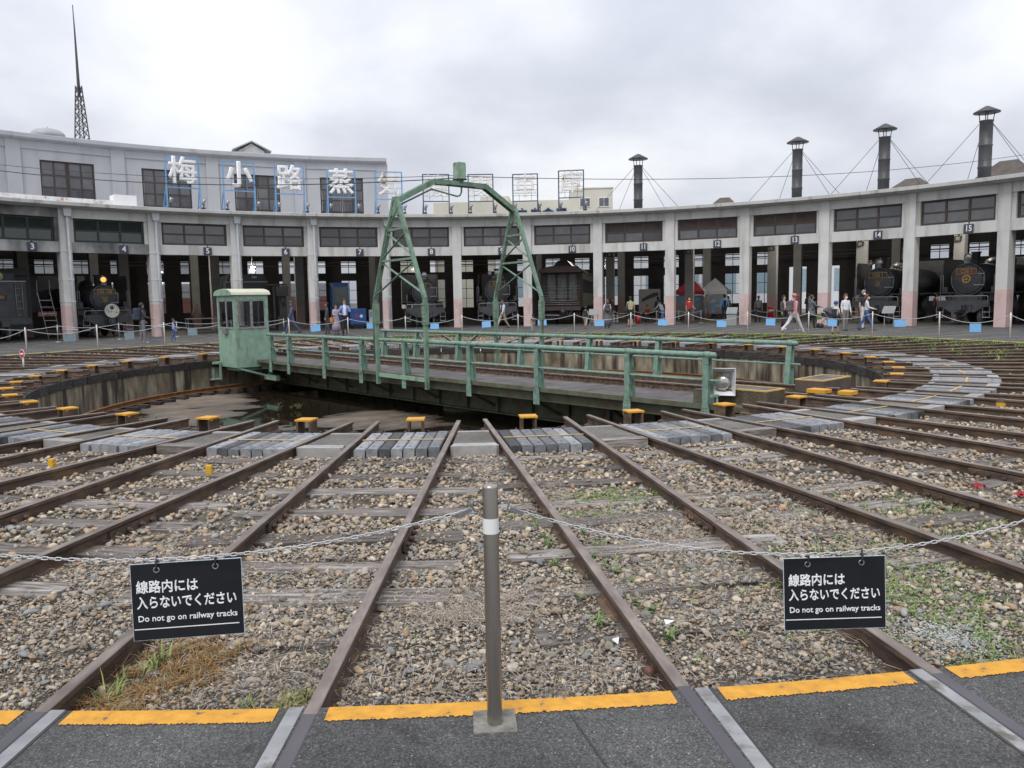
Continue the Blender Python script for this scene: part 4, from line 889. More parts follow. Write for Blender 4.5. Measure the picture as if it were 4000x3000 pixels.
# back wall with its windows
HW = RB*math.sin(R_(D/2))
def back_bay(n):
    loc, rz = bayM(n, RB); b = MB(); wc = [-2.62, 0.0, 2.62]; hw = 0.68
    sh = -0.35; wc = [c+sh for c in wc]
    door = [n == 13 and i in (0, 1) for i in range(3)] if n == 13 else [n == 12 and i == 2 for i in range(3)]
    edges = [-HW]+[q for c in wc for q in (c-hw, c+hw)]+[HW]
    for i in range(0, len(edges), 2): b.box(edges[i], edges[i+1], 0, 0.3, 0, 6.5)
    for i, c in enumerate(wc):
        if door[i]: b.box(c-hw, c+hw, 0, 0.3, 3.9, 6.5)
        else: b.box(c-hw, c+hw, 0, 0.3, 0, 0.95).box(c-hw, c+hw, 0, 0.3, 3.55, 4.12).box(c-hw, c+hw, 0, 0.3, 5.22, 6.5)
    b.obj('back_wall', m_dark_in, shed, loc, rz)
    for i, c in enumerate(wc):
        if door[i]: continue
        for (z0, z1, rows) in ((0.95, 3.55, 3), (4.12, 5.22, 2)):
            f = MB(); fw = 0.05
            f.box(c-hw, c+hw, 0.1, 0.16, z0, z0+fw).box(c-hw, c+hw, 0.1, 0.16, z1-fw, z1).box(c-hw, c-hw+fw, 0.1, 0.16, z0+fw, z1-fw).box(c+hw-fw, c+hw, 0.1, 0.16, z0+fw, z1-fw).box(c-0.025, c+0.025, 0.102, 0.158, z0+fw, z1-fw)
            for r in range(1, rows): zz = z0+(z1-z0)*r/rows; f.box(c-hw+fw, c+hw-fw, 0.104, 0.156, zz-0.02, zz+0.02)
            fo = f.obj('back_window', m_brown, shed, loc, rz); MB().box(c-hw+fw, c+hw-fw, 0.128, 0.133, z0+fw, z1-fw).obj('pane', m_clear, fo)
for n in BAYS: back_bay(n)
for n in (1, 17):
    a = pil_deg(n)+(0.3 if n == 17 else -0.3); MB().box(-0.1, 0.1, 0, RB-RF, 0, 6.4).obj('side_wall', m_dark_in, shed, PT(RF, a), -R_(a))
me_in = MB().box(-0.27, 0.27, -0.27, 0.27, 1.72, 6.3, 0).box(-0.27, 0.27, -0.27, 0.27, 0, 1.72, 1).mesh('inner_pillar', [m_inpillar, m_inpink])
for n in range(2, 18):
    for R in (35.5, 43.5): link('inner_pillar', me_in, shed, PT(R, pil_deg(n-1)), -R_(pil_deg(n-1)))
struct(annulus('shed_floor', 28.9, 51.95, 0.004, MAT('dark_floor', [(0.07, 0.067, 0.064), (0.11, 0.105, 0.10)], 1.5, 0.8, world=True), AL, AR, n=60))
# pipes under the ceiling
for R, z, r in ((46, 4.55, 0.05), (47, 4.85, 0.04), (44, 5.6, 0.06)):
    MB().tube([PT(R, AL+1+(AR-AL-2)*i/40, z) for i in range(41)], r, 6).obj('ceiling_pipe', m_dark_in, shed)
# smoke hoods over the tracks
def hood(n, R, z, lab):
    t = thing('smoke_hood', lab, 'smoke hood', PT(R, bay_deg(n), z), -R_(bay_deg(n)), 'smoke hoods under the shed roof'); b = MB(); k = 18
    for (y, s) in ((-0.9, -1), (0.9, 1)):
        for i in range(k):
            x = -0.95+1.9*i/(k-1); b.beam((x, y, 0), (x*0.62, y*0.62, 0.62), 0.075, 0.05, m=0, up=(0, 1, 0))
    for s in (-1, 1):
        for i in range(k):
            y = -0.9+1.8*i/(k-1); b.beam((s*0.95, y, 0), (s*0.59, y*0.62, 0.62), 0.075, 0.05, up=(1, 0, 0))
    b.obj('hood_ribs', m_stack, t)
    MB().add([(-0.93, -0.88, 0), (0.93, -0.88, 0), (0.93, 0.88, 0), (-0.93, 0.88, 0), (-0.58, -0.55, 0.62), (0.58, -0.55, 0.62), (0.58, 0.55, 0.62), (-0.58, 0.55, 0.62)], [(0, 1, 5, 4), (1, 2, 6, 5), (2, 3, 7, 6), (3, 0, 4, 7)]).obj('hood_shell', m_stack, t)
for n in (11, 12, 14, 15): hood(n, 33.0, 4.9, 'ribbed steel smoke hood hanging over the track of bay %s' % NUM[n])
# chimneys on the roof
def chimney(a, zt, r, lab):
    R = 33.0; t = thing('roof_chimney', lab, 'chimney', PT(R, a, 6.7), -R_(a), 'tall steel chimneys on the shed roof'); h = zt-6.7
    MB().lathe([(0, 0), (r, 0), (r, h*0.33), (r+0.02, h*0.335), (r+0.02, h*0.36), (r, h*0.365), (r, h*0.64), (r+0.02, h*0.645), (r+0.02, h*0.66), (r, h*0.665), (r, h-0.05), (r+0.03, h-0.04), (r+0.03, h), (r-0.02, h), (r-0.02, h-0.4), (0, h-0.4)], 24).obj('flue', m_stack, t)
    MB().lathe([(0.0, h+0.74), (0.12, h+0.70), (0.62, h+0.42), (0.62, h+0.38), (0.0, h+0.40)], 24).obj('cone_cap', m_stack, t)
    b = MB()
    for q in range(4): c, s = math.cos(q*1.571+0.5)*r*0.92, math.sin(q*1.571+0.5)*r*0.92; b.cyl((c, s, h-0.1), (c*1.25, s*1.25, h+0.42), 0.022, n=6)
    b.obj('cap_strut', m_stack, t)
    for q in range(4):
        c, s = [(-3.0, -1.0), (3.0, -1.0), (-1.9, 2.2), (1.9, 2.2)][q]; MB().cyl((c*r/3, s*r/3, h-0.15), (c, s, 0.05), 0.014, n=5).obj('guy_wire', m_wire, t)
for a, zt, r, lab in ((20.05, 10.0, 0.28, 'leftmost steel chimney with cone cap, above bay eleven'), (36.85, 10.12, 0.29, 'steel chimney with cone cap above bay thirteen'), (45.15, 10.2, 0.30, 'steel chimney with cone cap above bay fourteen'), (53.9, 10.25, 0.31, 'rightmost tall steel chimney with cone cap above bay fifteen')): chimney(a, zt, r, lab)
# roof vents
def hip_vent(R, a, z, wx, wy, h, lab, mroof, mwall):
    t = thing('roof_vent', lab, 'roof vent', PT(R, a, z), -R_(a)); MB().box(-wx*0.72, wx*0.72, -wy*0.72, wy*0.72, 0, h*0.5).obj('vent_box', mwall, t)
    MB().add([(-wx, -wy, h*0.5), (wx, -wy, h*0.5), (wx, wy, h*0.5), (-wx, wy, h*0.5), (-wx*0.3, 0, h), (wx*0.3, 0, h), (-wx, -wy, h*0.42), (wx, -wy, h*0.42), (wx, wy, h*0.42), (-wx, wy, h*0.42)], [(0, 1, 5, 4), (1, 2, 5), (2, 3, 4, 5), (3, 0, 4), (6, 7, 1, 0), (7, 8, 2, 1), (8, 9, 3, 2), (9, 6, 0, 3), (9, 8, 7, 6)]).obj('vent_roof', mroof, t)
m_ventbrown = MAT('brown_vent_roof', [(0.06, 0.05, 0.042), (0.11, 0.09, 0.075)], 2, 0.7)
hip_vent(38, 27.9, 6.7, 1.05, 1.0, 1.55, 'low brown hipped roof vent right of the leftmost chimney', m_ventbrown, m_ventbrown)
hip_vent(38, 45.3, 6.7, 1.35, 1.2, 1.75, 'low brown hipped roof vent right of the chimney above bay fourteen', m_ventbrown, m_ventbrown)
hip_vent(38, 52.9, 6.7, 1.5, 1.2, 2.15, 'brown hipped roof vent at the right edge past the last chimney', m_ventbrown, m_ventbrown)
def gable_vent():
    a = -21.1; t = thing('gable_vent', 'grey gabled roof lantern on the tall left wing', 'roof vent', PT(41, a, 11.5), -R_(a))
    MB().prism([(-0.85, -0.8, 0), (0.85, -0.8, 0), (0.85, -0.8, 0.75), (0, -0.8, 1.25), (-0.85, -0.8, 0.75)], (0, 1.8, 0)).obj('lantern_body', m_cornice, t)
    MB().add([(-1.3, -1.0, 0.78), (0, -1.0, 1.42), (1.3, -1.0, 0.78), (-1.3, 1.2, 0.78), (0, 1.2, 1.42), (1.3, 1.2, 0.78), (-1.3, -1.0, 0.7), (0, -1.0, 1.34), (1.3, -1.0, 0.7), (-1.3, 1.2, 0.7), (0, 1.2, 1.34), (1.3, 1.2, 0.7)], [(0, 1, 4, 3), (1, 2, 5, 4), (6, 9, 10, 7), (7, 10, 11, 8), (0, 6, 7, 1), (1, 7, 8, 2), (3, 4, 10, 9), (4, 5, 11, 10), (0, 3, 9, 6), (2, 8, 11, 5)]).obj('lantern_roof', m_roofmetal, t)
gable_vent()
def round_vent():
    a = -38.4; t = thing('round_ventilator', 'round white domed ventilator on the far left roof', 'ventilator', PT(41.5, a, 11.5), -R_(a))
    MB().box(-1.0, 1.3, -0.9, 0.9, 0, 0.28).box(-0.7, 0.9, -0.7, 0.7, 0.28, 0.5).obj('base', m_cornice, t)
    MB().lathe([(0.62, 0.4), (0.62, 0.7), (0.0, 0.7)], 20).obj('throat', m_stack, t)
    MB().lathe([(0.95, 0.74), (1.0, 0.80), (0.95, 0.98), (0.75, 1.16), (0.4, 1.27), (0.0, 1.3)], 28).lathe([(0.95, 0.74), (0.6, 0.76), (0, 0.76)], 28).cyl((0, 0, 1.28), (0, 0, 1.42), 0.03).obj('dome', m_roofmetal, t)
round_vent()
def mast():
    a = -35.55; t = thing('lattice_mast', 'dark lattice mast with long thin pole on the left roof', 'mast', PT(42, a, 11.5), -R_(a)+0.3)
    b = MB(); z0, z1 = 0.0, 4.3; w0, w1 = 0.36, 0.13; W = lambda z: w0+(w1-w0)*(z-z0)/(z1-z0); C4 = [(-1, -1), (1, -1), (1, 1), (-1, 1)]
    for sx, sy in C4: b.beam((sx*w0, sy*w0, z0), (sx*w1, sy*w1, z1), 0.06, 0.06)
    k = 8
    br = MB()
    for i in range(k):
        za, zb = z0+(z1-z0)*i/k, z0+(z1-z0)*(i+1)/k
        for q in range(4):
            p, r = C4[q], C4[(q+1) % 4]; br.beam((p[0]*W(za), p[1]*W(za), za), (r[0]*W(zb), r[1]*W(zb), zb), 0.03, 0.03); br.beam((r[0]*W(za), r[1]*W(za), za), (p[0]*W(zb), p[1]*W(zb), zb), 0.03, 0.03)
    b.obj('corner_legs', m_stack, t); br.obj('lattice_bracing', m_stack, t)
    MB().tube([(0, 0, 3.6), (0, 0, 4.3), (0, 0, 6.2), (0, 0, 7.6), (-0.02, 0, 9.3)], [0.10, 0.10, 0.07, 0.05, 0.025], 8).obj('pole', m_stack, t)
mast()
# duct and box on the lower roof at the far left
def duct():
    t = thing('roof_duct', 'rusty pale metal duct with end box along the lower left roof edge', 'duct'); pts = [PT(29.6, a, 7.0) for a in np.linspace(-49, -37.9, 8)]
    for i in range(7): MB().beam(pts[i], pts[i+1], 0.4, 0.32).obj('duct_section', m_letterrust, t)
    a = -37.2; MB().box(-0.55, 0.55, -0.4, 0.5, 6.75, 7.45).obj('end_box', m_letter, t, PT(29.5, a), -R_(a))
duct()
# big characters on steel frames along the roof edge
signs = [('梅', -31.4, 9.63, 1.72), ('小', -25.5, 9.62, 1.68), ('路', -19.95, 9.56, 1.62), ('蒸', -14.1, 9.46, 1.62), ('気', -8.6, 9.38, 1.58), ('機', -3.0, 9.26, 1.56), ('関', 2.35, 9.24, 1.5), ('車', 7.7, 9.2, 1.5), ('庫', 13.2, 9.32, 1.5)]
for i, (ch, a, zt, w) in enumerate(signs):
    R = 29.0; t = thing('roof_sign', '%s roof sign from the left, white character %s in a %s frame' % (ringname(i), ch, 'blue' if i < 5 else 'backlit blue'), 'sign', PT(R, a, 6.80), -R_(a), 'character signs along the shed roof')
    ms = m_signblue if i < 5 else m_signbacklit; h = zt-6.80; zb = h-1.62
    b = MB()
    for s in (-1, 1): b.box(s*w/2-0.035, s*w/2+0.035, -0.035, 0.035, 0, h)
    b.box(-w/2, w/2, -0.03, 0.03, h-0.05, h+0.01).box(-w/2, w/2, -0.03, 0.03, zb-0.03, zb+0.03); b.obj('frame', ms, t)
    for s in (-1, 1): MB().beam((s*w/2, 0.05, zb+0.1), (s*(w/2+0.06), 0.85, 0.0), 0.05, 0.05).beam((s*w/2, 0.0, 0.25), (s*w/2, 0.75, 0.2), 0.04, 0.04).obj('rear_brace', ms, t)
    gr = MB()
    for q in range(1, 5): gr.box(-w/2+0.03, w/2-0.03, -0.012, 0.012, zb+q*0.32, zb+q*0.32+0.02)
    for q in (-0.25, 0.25): gr.box(q*w-0.01, q*w+0.01, -0.014, 0.014, zb, h-0.05)
    gr.obj('letter_grid', ms, t)
    text(ch, 1.5 if i < 4 else 1.42, t, (0, -0.06, zb+0.80), m_letter if i < 4 else m_letterrust, 0.030 if i < 4 else 0.014, depth=0.05)
    for s in (-1, 1): MB().box(s*w/2-0.28, s*w/2+0.28, -0.16, 0.3, -0.01, 0.08).obj('foot_block', m_conc2, t)
    for s in (-1, 1):
        l = thing('sign_floodlight', 'small dark floodlight at the %s foot of the %s roof sign from the left' % ('left' if s < 0 else 'right', ringname(i)), 'floodlight', PT(R-0.12, a, 6.82)+Vector((math.cos(R_(a)), -math.sin(R_(a)), 0))*(s*(w/2)+0.12), -R_(a), 'floodlights at the roof signs')
        MB().box(-0.09, 0.09, -0.08, 0.08, 0, 0.16).cyl((0, 0, 0.15), (0.05, 0, 0.32), 0.03, n=6).obj('bracket', m_brown, l); MB().cyl((-0.02, 0.04, 0.30), (0.06, -0.06, 0.60), 0.06, 0.10, n=10).obj('lamp_head', m_steel, l)
# beige warehouse behind the shed
m_beige = MAT('beige_render', [(0.50, 0.48, 0.40), (0.58, 0.56, 0.475)], 0.3, 0.85)
m_navy = PLAIN('navy_letter', (0.03, 0.06, 0.14), 0.5)
bl = thing('warehouse', 'beige warehouse with navy characters behind the roof signs', 'warehouse', (14.5, 92, 0), R_(-7))
MB().box(-18.5, 0.6, 0, 16, 0, 15.2).box(-12, -8, 1, 8, 15.2, 16.0).obj('main_block', m_beige, bl); MB().box(0.6, 6.4, 0, 12, 0, 16.6).box(0.5, 6.5, -0.1, 12, 16.6, 16.75).obj('stair_tower', m_beige, bl)
for x in (2.6, 5.2):
    f = MB().box(x-0.75, x+0.75, -0.12, 0.02, 14.1, 15.4).obj('window', m_white, bl); MB().box(x-0.66, x-0.03, -0.14, -0.121, 14.2, 15.3).box(x+0.03, x+0.66, -0.14, -0.121, 14.2, 15.3).obj('pane', m_pane, f)
for i, ch in enumerate('中央倉庫'): text(ch, 1.55, bl, (-6.1+i*1.8, -0.12, 13.3), m_navy, 0.03, depth=0.12)
for x in (-5.5, 0.2): MB().box(x-0.2, x+0.2, -0.4, 0, 13.2, 13.5).cyl((x, -0.2, 12.2), (x, -0.2, 13.2), 0.06).obj('wall_fitting', m_pipe, bl)
bl2 = thing('distant_block', 'small pale beige block just right of the tall wing', 'building', (-8.6, 84, 0), R_(4)); MB().box(-4, 3.4, 0, 10, 0, 12.1).obj('wall', m_beige, bl2); MB().box(-4.2, 3.6, -0.2, 10.2, 12.1, 12.4).obj('roof_edge', m_cornice, bl2)
# things glimpsed through the back windows
m_vwhite = PLAIN('white_facade', (0.62, 0.64, 0.66), 0.7, var=0.05); m_train = PLAIN('red_brown_train', (0.22, 0.10, 0.08), 0.5); m_via = PLAIN('viaduct_concrete', (0.36, 0.37, 0.38), 0.8)
v = thing('viaduct', 'grey concrete viaduct seen through the windows of the left bays', 'viaduct', PT(72, -34), -R_(-34)); MB().box(-45, 18, 0, 6, 4.2, 7.2).obj('deck', m_via, v)
for i in range(9): MB().box(-44+i*7.5, -42.8+i*7.5, 1, 5, 0, 4.2).obj('pier', m_via, v)
tr = thing('railcar', 'dark red railcar seen through the windows of the left bays', 'railcar', PT(62, -26), -R_(-26)); MB().box(-16, 16, 0, 2.8, 0.9, 2.3).obj('lower_body', m_train, tr); MB().box(-16, 16, 0.02, 2.78, 2.3, 3.4).obj('upper_body', m_via, tr); MB().box(-15, 15, 0.3, 2.5, 0.2, 0.9).obj('underframe', m_dark_in, tr); MB().box(-16, 16, 0.1, 2.7, 3.4, 3.6).obj('roof', m_via, tr)
h = thing('white_hall', 'white building seen through the back windows of bays 9 to 13', 'building', PT(78, 20), -R_(20)); MB().box(-24, 20, 0, 12, 0, 9).obj('wall', m_vwhite, h); MB().box(-24.3, 20.3, -0.3, 12.3, 9, 9.4).obj('roof', m_roofmetal, h)
for i in range(10): f = MB().box(-22+i*4.2, -20+i*4.2, -0.05, 0.02, 2, 4.5).obj('window', m_boardgrey, h)
# ------------------------------------------------------------------ locomotives and rolling stock (local -y faces the turntable)
m_lamp_on = EMIT('lit_lamp', (1.0, 0.45, 0.10), 1.1); m_lamp_white = EMIT('white_lamp', (1.0, 0.98, 0.92), 7.0); m_lamp_warm = EMIT('warm_lamp', (1.0, 0.85, 0.5), 2.0)
def loco(n, R, num, lab, r=0.83, zc=2.28, defl=True, lamps=1, plate=m_blackplate, emblem='cross', lit=False, dx=0.0, chute=False, numx=0.0):
    a = bay_deg(n); t = thing('steam_locomotive', lab, 'locomotive', PT(R, a)+Vector((math.cos(R_(a))*dx, -math.sin(R_(a))*dx, 0)), -R_(a), 'steam locomotives facing the turntable')
    MB().cyl((0, 0.42, zc), (0, 9.0, zc), r*0.985, n=32).lathe([(r*0.985, 0.42), (r, 0.40), (r, 0.18), (r*0.97, 0.14), (r*0.93, 0.14)], 40, (0, 0, zc), 'y').obj('boiler', m_loco, t)
    MB().lathe([(r*0.93, 0.12), (r*0.95, 0.10), (r*0.95, 0.16), (r*0.93, 0.16)], 40, (0, 0, zc), 'y').obj('smokebox_ring', m_locogrey, t)
    d = MB().lathe([(r*0.92, 0.15), (r*0.91, 0.09), (r*0.8, 0.055), (r*0.5, 0.02), (r*0.2, 0.0), (0.0, -0.003)], 40, (0, 0, zc), 'y').obj('smokebox_door', m_loco, t)
    MB().box(r*0.40, r*0.97, 0.02, 0.09, zc+r*0.30, zc+r*0.35).box(r*0.40, r*0.97, 0.02, 0.09, zc-r*0.36, zc-r*0.31).cyl((r*0.95, 0.08, zc-r*0.42), (r*0.95, 0.08, zc+r*0.42), 0.025, n=6).obj('hinge_strap', m_locogrey, d)
    b = MB()
    for q in range(10):
        w = q*0.628+0.3; b.box(-0.03, 0.03, -0.02, 0.03, -0.03, 0.03, 0, Matrix.Translation((r*0.94*math.cos(w), 0.11, zc+r*0.94*math.sin(w))))
    b.obj('door_clamp', m_loco, d)
    w = 0.30+0.035*len(num); p = MB().box(-w+numx, w+numx, -0.035, 0.03, zc+r*0.30, zc+r*0.66).obj('number_plate', [plate], t)
    MB().box(-w+numx, w+numx, -0.042, -0.03, zc+r*0.30, zc+r*0.325).box(-w+numx, w+numx, -0.042, -0.03, zc+r*0.635, zc+r*0.66).box(-w+numx, -w+numx+0.02, -0.042, -0.03, zc+r*0.325, zc+r*0.635).box(w+numx-0.02, w+numx, -0.042, -0.03, zc+r*0.325, zc+r*0.635).obj('plate_border', m_brass, p)
    text(num, 0.235, p, (numx, -0.038, zc+r*0.48), m_brass, 0.02, sx=0.95)
    if emblem == 'cross':
        e = MB().tube([(0.105*math.cos(q*0.5236), -0.015, zc-0.07+0.105*math.sin(q*0.5236)) for q in range(12)], 0.014, 6, closed=True)
        for s in (-1, 1): e.beam((-0.15*s, -0.015, zc-0.07-0.15), (0.15*s, -0.015, zc-0.07+0.15), 0.02, 0.02)
        e.obj('door_handle', m_brass, t); MB().cyl((0, -0.0, zc-0.1), (0, 0.01, zc-0.38), 0.018, n=6).obj('door_lever', m_steel, t)
    elif emblem == 'disc':
        e = MB().cyl((0, -0.02, zc+0.02), (0, 0.03, zc+0.02), 0.20, n=24).tube([(0.2*math.cos(q*0.2618), -0.02, zc+0.02+0.2*math.sin(q*0.2618)) for q in range(24)], 0.02, 6, closed=True)
        e.obj('emblem_disc', m_brass, t); k = MB()
        for q in range(5): k.cyl((0.10*math.cos(q*1.2566+0.3), -0.03, zc+0.02+0.10*math.sin(q*1.2566+0.3)), (0.10*math.cos(q*1.2566+0.3), -0.02, zc+0.02+0.10*math.sin(q*1.2566+0.3)), 0.05, n=10)
        k.obj('emblem_holes', m_blackplate, t)
    for i in range(lamps):
        x = 0 if lamps == 1 or i == 0 else -0.46; rr = 0.175 if i == 0 else 0.115; z = zc+r+0.27-(0.03 if i else 0)
        h = MB().cyl((x, 0.05, z), (x, 0.36, z), rr*1.08, rr*0.8, 20).cyl((x, 0.2, z-rr-0.12), (x, 0.2, z-rr*0.8), 0.05).obj('headlamp', m_loco, t)
        MB().tube([(x+rr*math.cos(q*0.3142), 0.05, z+rr*math.sin(q*0.3142)) for q in range(20)], 0.018, 6, closed=True).obj('headlamp_rim', m_steel, h)
        MB().lathe([(rr, 0.03), (rr*0.6, 0.01), (0, 0.0)], 20, (x, 0.03, z), 'y').obj('headlamp_lens', m_lamp_on if lit and i == 0 else m_lens, h)
    MB().box(-0.13, 0.13, 0.02, 0.1, zc+r+0.01, zc+r+0.06).obj('lamp_shelf', m_steel, t)
    MB().lathe([(0.20, r-0.1), (0.19, r+0.45), (0.24, r+0.5), (0.24, r+0.55), (0.0, r+0.55)], 20, (0, 1.0, zc)).obj('chimney', m_loco, t)
    MB().ball((0, 3.2, zc+r), 0.42, 14, sc=(1, 1.3, 0.8)).obj('steam_dome', m_loco, t)
    if defl:
        for s in (-1, 1):
            MB().prism([(s*1.24, 0.25, 1.62), (s*1.24, 0.25, 3.05), (s*1.24, 0.40, 3.30), (s*1.24, 2.6, 3.30), (s*1.24, 2.6, 1.62)], (0.02, 0, 0)).box(s*1.24-(0.22 if s > 0 else -0.02), s*1.24+(0.0 if s > 0 else 0.22), 0.3, 0.32, 1.62, 1.9).obj('smoke_deflector', m_loco, t)
            MB().tube([(s*1.30, 0.2, 1.2), (s*1.30, 0.2, 2.45), (s*1.25, 0.2, 2.5), (s*1.19, 0.2, 2.45), (s*1.19, 0.2, 1.62)], 0.018, 6).obj('grab_rail', m_locogrey, t)
    else:
        for s in (-1, 1): MB().cyl((s*1.12, -0.2, 1.25), (s*1.12, -0.2, 2.1), 0.018, n=6).obj('grab_rail', m_steel, t)
    for s in (-1, 1): MB().box(min(s*0.75, s*1.36), max(s*0.75, s*1.36), 0.1, 8.5, 1.56, 1.61).obj('running_board', m_loco, t)
    MB().prism([(-1.22, -0.34, 1.18), (1.22, -0.34, 1.18), (1.22, -0.34, 0.92), (0.95, -0.34, 0.88), (0.55, -0.34, 0.64), (-0.55, -0.34, 0.64), (-0.95, -0.34, 0.88), (-1.22, -0.34, 0.92)], (0, 0.05, 0)).obj('buffer_beam', m_loco, t)
    MB().box(-1.25, 1.25, -0.34, 0.5, 1.18, 1.22).obj('front_deck', m_loco, t)
    MB().prism([(-0.78, 0.3, 1.22), (0.78, 0.3, 1.22), (0.62, 0.3, zc-r*0.72), (-0.62, 0.3, zc-r*0.72)], (0, 0.8, 0)).obj('saddle', m_loco, t)
    MB().box(-0.72, 0.72, 0.05, 0.3, 1.22, 1.45).obj('valve_chest', m_loco, t)
    for s in (-1, 1):
        MB().cyl((s*1.0, 0.55, 0.95), (s*1.0, 1.6, 0.95), 0.31, n=18).cyl((s*1.0, 0.5, 1.36), (s*1.0, 1.6, 1.36), 0.2, n=14).obj('cylinder', m_loco, t)
        w = MB().lathe([(0, -0.05), (0.40, -0.05), (0.43, -0.02), (0.43, 0.05), (0.46, 0.06), (0, 0.06)], 22, (0, 0, 0)).obj('wheel', m_locogrey, t); w.rotation_euler = (0, R_(90*s), 0); w.location = (s*0.53, 0.55, 0.44)
        st = MB().box(s*1.08-0.16, s*1.08+0.16, -0.32, -0.05, 0.38, 0.42).box(s*1.08-0.16, s*1.08+0.16, -0.32, -0.05, 0.64, 0.67)
        for q in (-0.16, 0.15): st.box(s*1.08+q, s*1.08+q+0.015, -0.33, -0.3, 0.36, 0.95)
        st.obj('step', m_locogrey, t)
        MB().cyl((s*0.62, -0.34, 1.33), (s*0.62, -0.2, 1.33), 0.07, n=12).obj('marker_lamp', m_loco, t)
    MB().tube([(-1.16, -0.36, 0.92), (-1.16, -0.38, 1.40), (-1.10, -0.38, 1.44), (1.10, -0.38, 1.44), (1.16, -0.38, 1.40), (1.16, -0.36, 0.92)], 0.019, 6).obj('front_handrail', m_locogrey, t)
    MB().box(-0.17, 0.17, -0.52, -0.3, 0.74, 1.02).box(-0.11, 0.12, -0.82, -0.5, 0.76, 1.0).box(-0.02, 0.17, -0.9, -0.8, 0.78, 0.98).obj('coupler', m_loco, t)
    MB().tube([(0.42, -0.4, 1.0), (0.4, -0.52, 0.7), (0.15, -0.55, 0.48), (-0.1, -0.5, 0.42)], 0.03, 7).obj('brake_hose', m_loco, t)
    for x in (2.4, 4.1, 5.8):
        for s in (-1, 1):
            w = MB().lathe([(0, -0.06), (0.78, -0.06), (0.80, 0.05), (0, 0.05)], 26).obj('driving_wheel', m_loco, t); w.rotation_euler = (0, R_(90*s), 0); w.location = (s*0.56, x, 0.8)
    MB().box(-1.3, 1.3, 8.3, 10.6, 1.4, 3.55).obj('driver_cab', m_loco, t)
    return t
loco(4, 30.6, 'C56 160', 'black steam locomotive in bay four with lit amber headlamp and round white headboard', 0.72, 2.1, lit=True, dx=0.15)
def headboard():
    a = bay_deg(4); t = thing('headboard', 'round cream headboard with blue mark on the front of the locomotive in bay four', 'headboard', PT(30.0, a, 1.42)+Vector((math.cos(R_(a))*(0.28), -math.sin(R_(a))*(0.28), 0)), -R_(a))
    MB().cyl((0, -0.03, 0), (0, 0.0, 0), 0.37, n=36).obj('disc', PLAIN('cream_disc', (0.62, 0.62, 0.50), 0.5), t)
    MB().tube([(0.37*math.cos(q*0.1745), -0.02, 0.37*math.sin(q*0.1745)) for q in range(36)], 0.012, 6, closed=True).obj('rim', m_steel, t)
    mb_ = PLAIN('blue_print', (0.03, 0.05, 0.22), 0.5); k = MB().cyl((0.0, -0.034, 0.16), (0.0, -0.031, 0.16), 0.11, n=9)
    for q in range(8): k.cyl((0.29*math.cos(q*0.4+0.3), -0.034, 0.29*math.sin(q*0.4+0.3)), (0.29*math.cos(q*0.4+0.3), -0.031, 0.29*math.sin(q*0.4+0.3)), 0.025, n=6)
    k.obj('blue_mark', mb_, t); text('SL', 0.12, t, (-0.2, -0.034, 0.02), mb_, 0.01); text('スチーム', 0.13, t, (0.03, -0.034, -0.07), mb_, 0.02)
headboard()
loco(8, 30.2, '33', 'black steam locomotive in bay eight behind the left leg of the arch', 0.80, 2.2, defl=False, numx=0.0, dx=0.2)
loco(9, 30.3, 'D51 1', 'black steam locomotive in bay nine with two lamps, number D51 1', 0.82, 2.25, lamps=2, dx=0.25)
loco(14, 31.0, 'C55 1', 'black steam locomotive in bay fourteen with brass wheel on smokebox door', 0.80, 2.22, lamps=2, dx=-0.2)
loco(15, 30.4, 'C58 1', 'black steam locomotive in bay fifteen with rust red number plate and disc emblem', 0.82, 2.25, plate=m_redplate, emblem='disc', dx=-0.22)
def tender():
    a = bay_deg(3); t = thing('locomotive_tender', 'black tender numbered 8630 with pale line on its top edge in bay three', 'tender', PT(30.4, a)+Vector((math.cos(R_(a))*(-0.35), -math.sin(R_(a))*(-0.35), 0)), -R_(a))
    MB().box(-1.25, 1.25, 0, 5.5, 1.15, 2.95).obj('tank', m_loco, t); MB().box(-1.27, 1.27, -0.02, 0.06, 2.95, 3.0).obj('top_line', m_steel, t); MB().box(-0.95, 0.95, 0.5, 4.5, 2.95, 3.4).obj('coal_bunker', m_loco, t)
    p = MB().box(-0.36, 0.36, -0.05, 0, 2.05, 2.32).obj('number_plate', m_blackplate, t); text('8630', 0.23, p, (0, -0.055, 2.185), m_brass, 0.02)
    h = MB().cyl((0.05, -0.1, 3.22), (0.05, 0.25, 3.22), 0.2, 0.16, 18).obj('rear_lamp', m_loco, t); MB().lathe([(0.185, -0.11), (0.1, -0.13), (0, -0.135)], 18, (0.05, 0, 3.22), 'y').obj('lens', PLAIN('green_lens', (0.30, 0.34, 0.12), 0.2), h)
    MB().box(-1.3, 1.3, -0.3, 0.0, 0.85, 1.15).obj('buffer_beam', m_loco, t)
    b = MB()
    for s in (0.75, 1.05): b.cyl((s, -0.08, 1.2), (s, -0.08, 2.9), 0.015, n=6)
    for i in range(5): b.cyl((0.75, -0.08, 1.3+i*0.33), (1.05, -0.08, 1.3+i*0.33), 0.012, n=6)
    b.obj('ladder_rungs', m_locogrey, t); MB().box(-0.17, 0.17, -0.65, -0.3, 0.74, 1.02).obj('coupler', m_loco, t)
    for y in (0.9, 2.6, 4.3):
        for s in (-1, 1):
            w = MB().lathe([(0, -0.06), (0.43, -0.06), (0.45, 0.05), (0, 0.05)], 20).obj('wheel', m_locogrey, t); w.rotation_euler = (0, R_(90*s), 0); w.location = (s*0.55, y, 0.45)
tender()
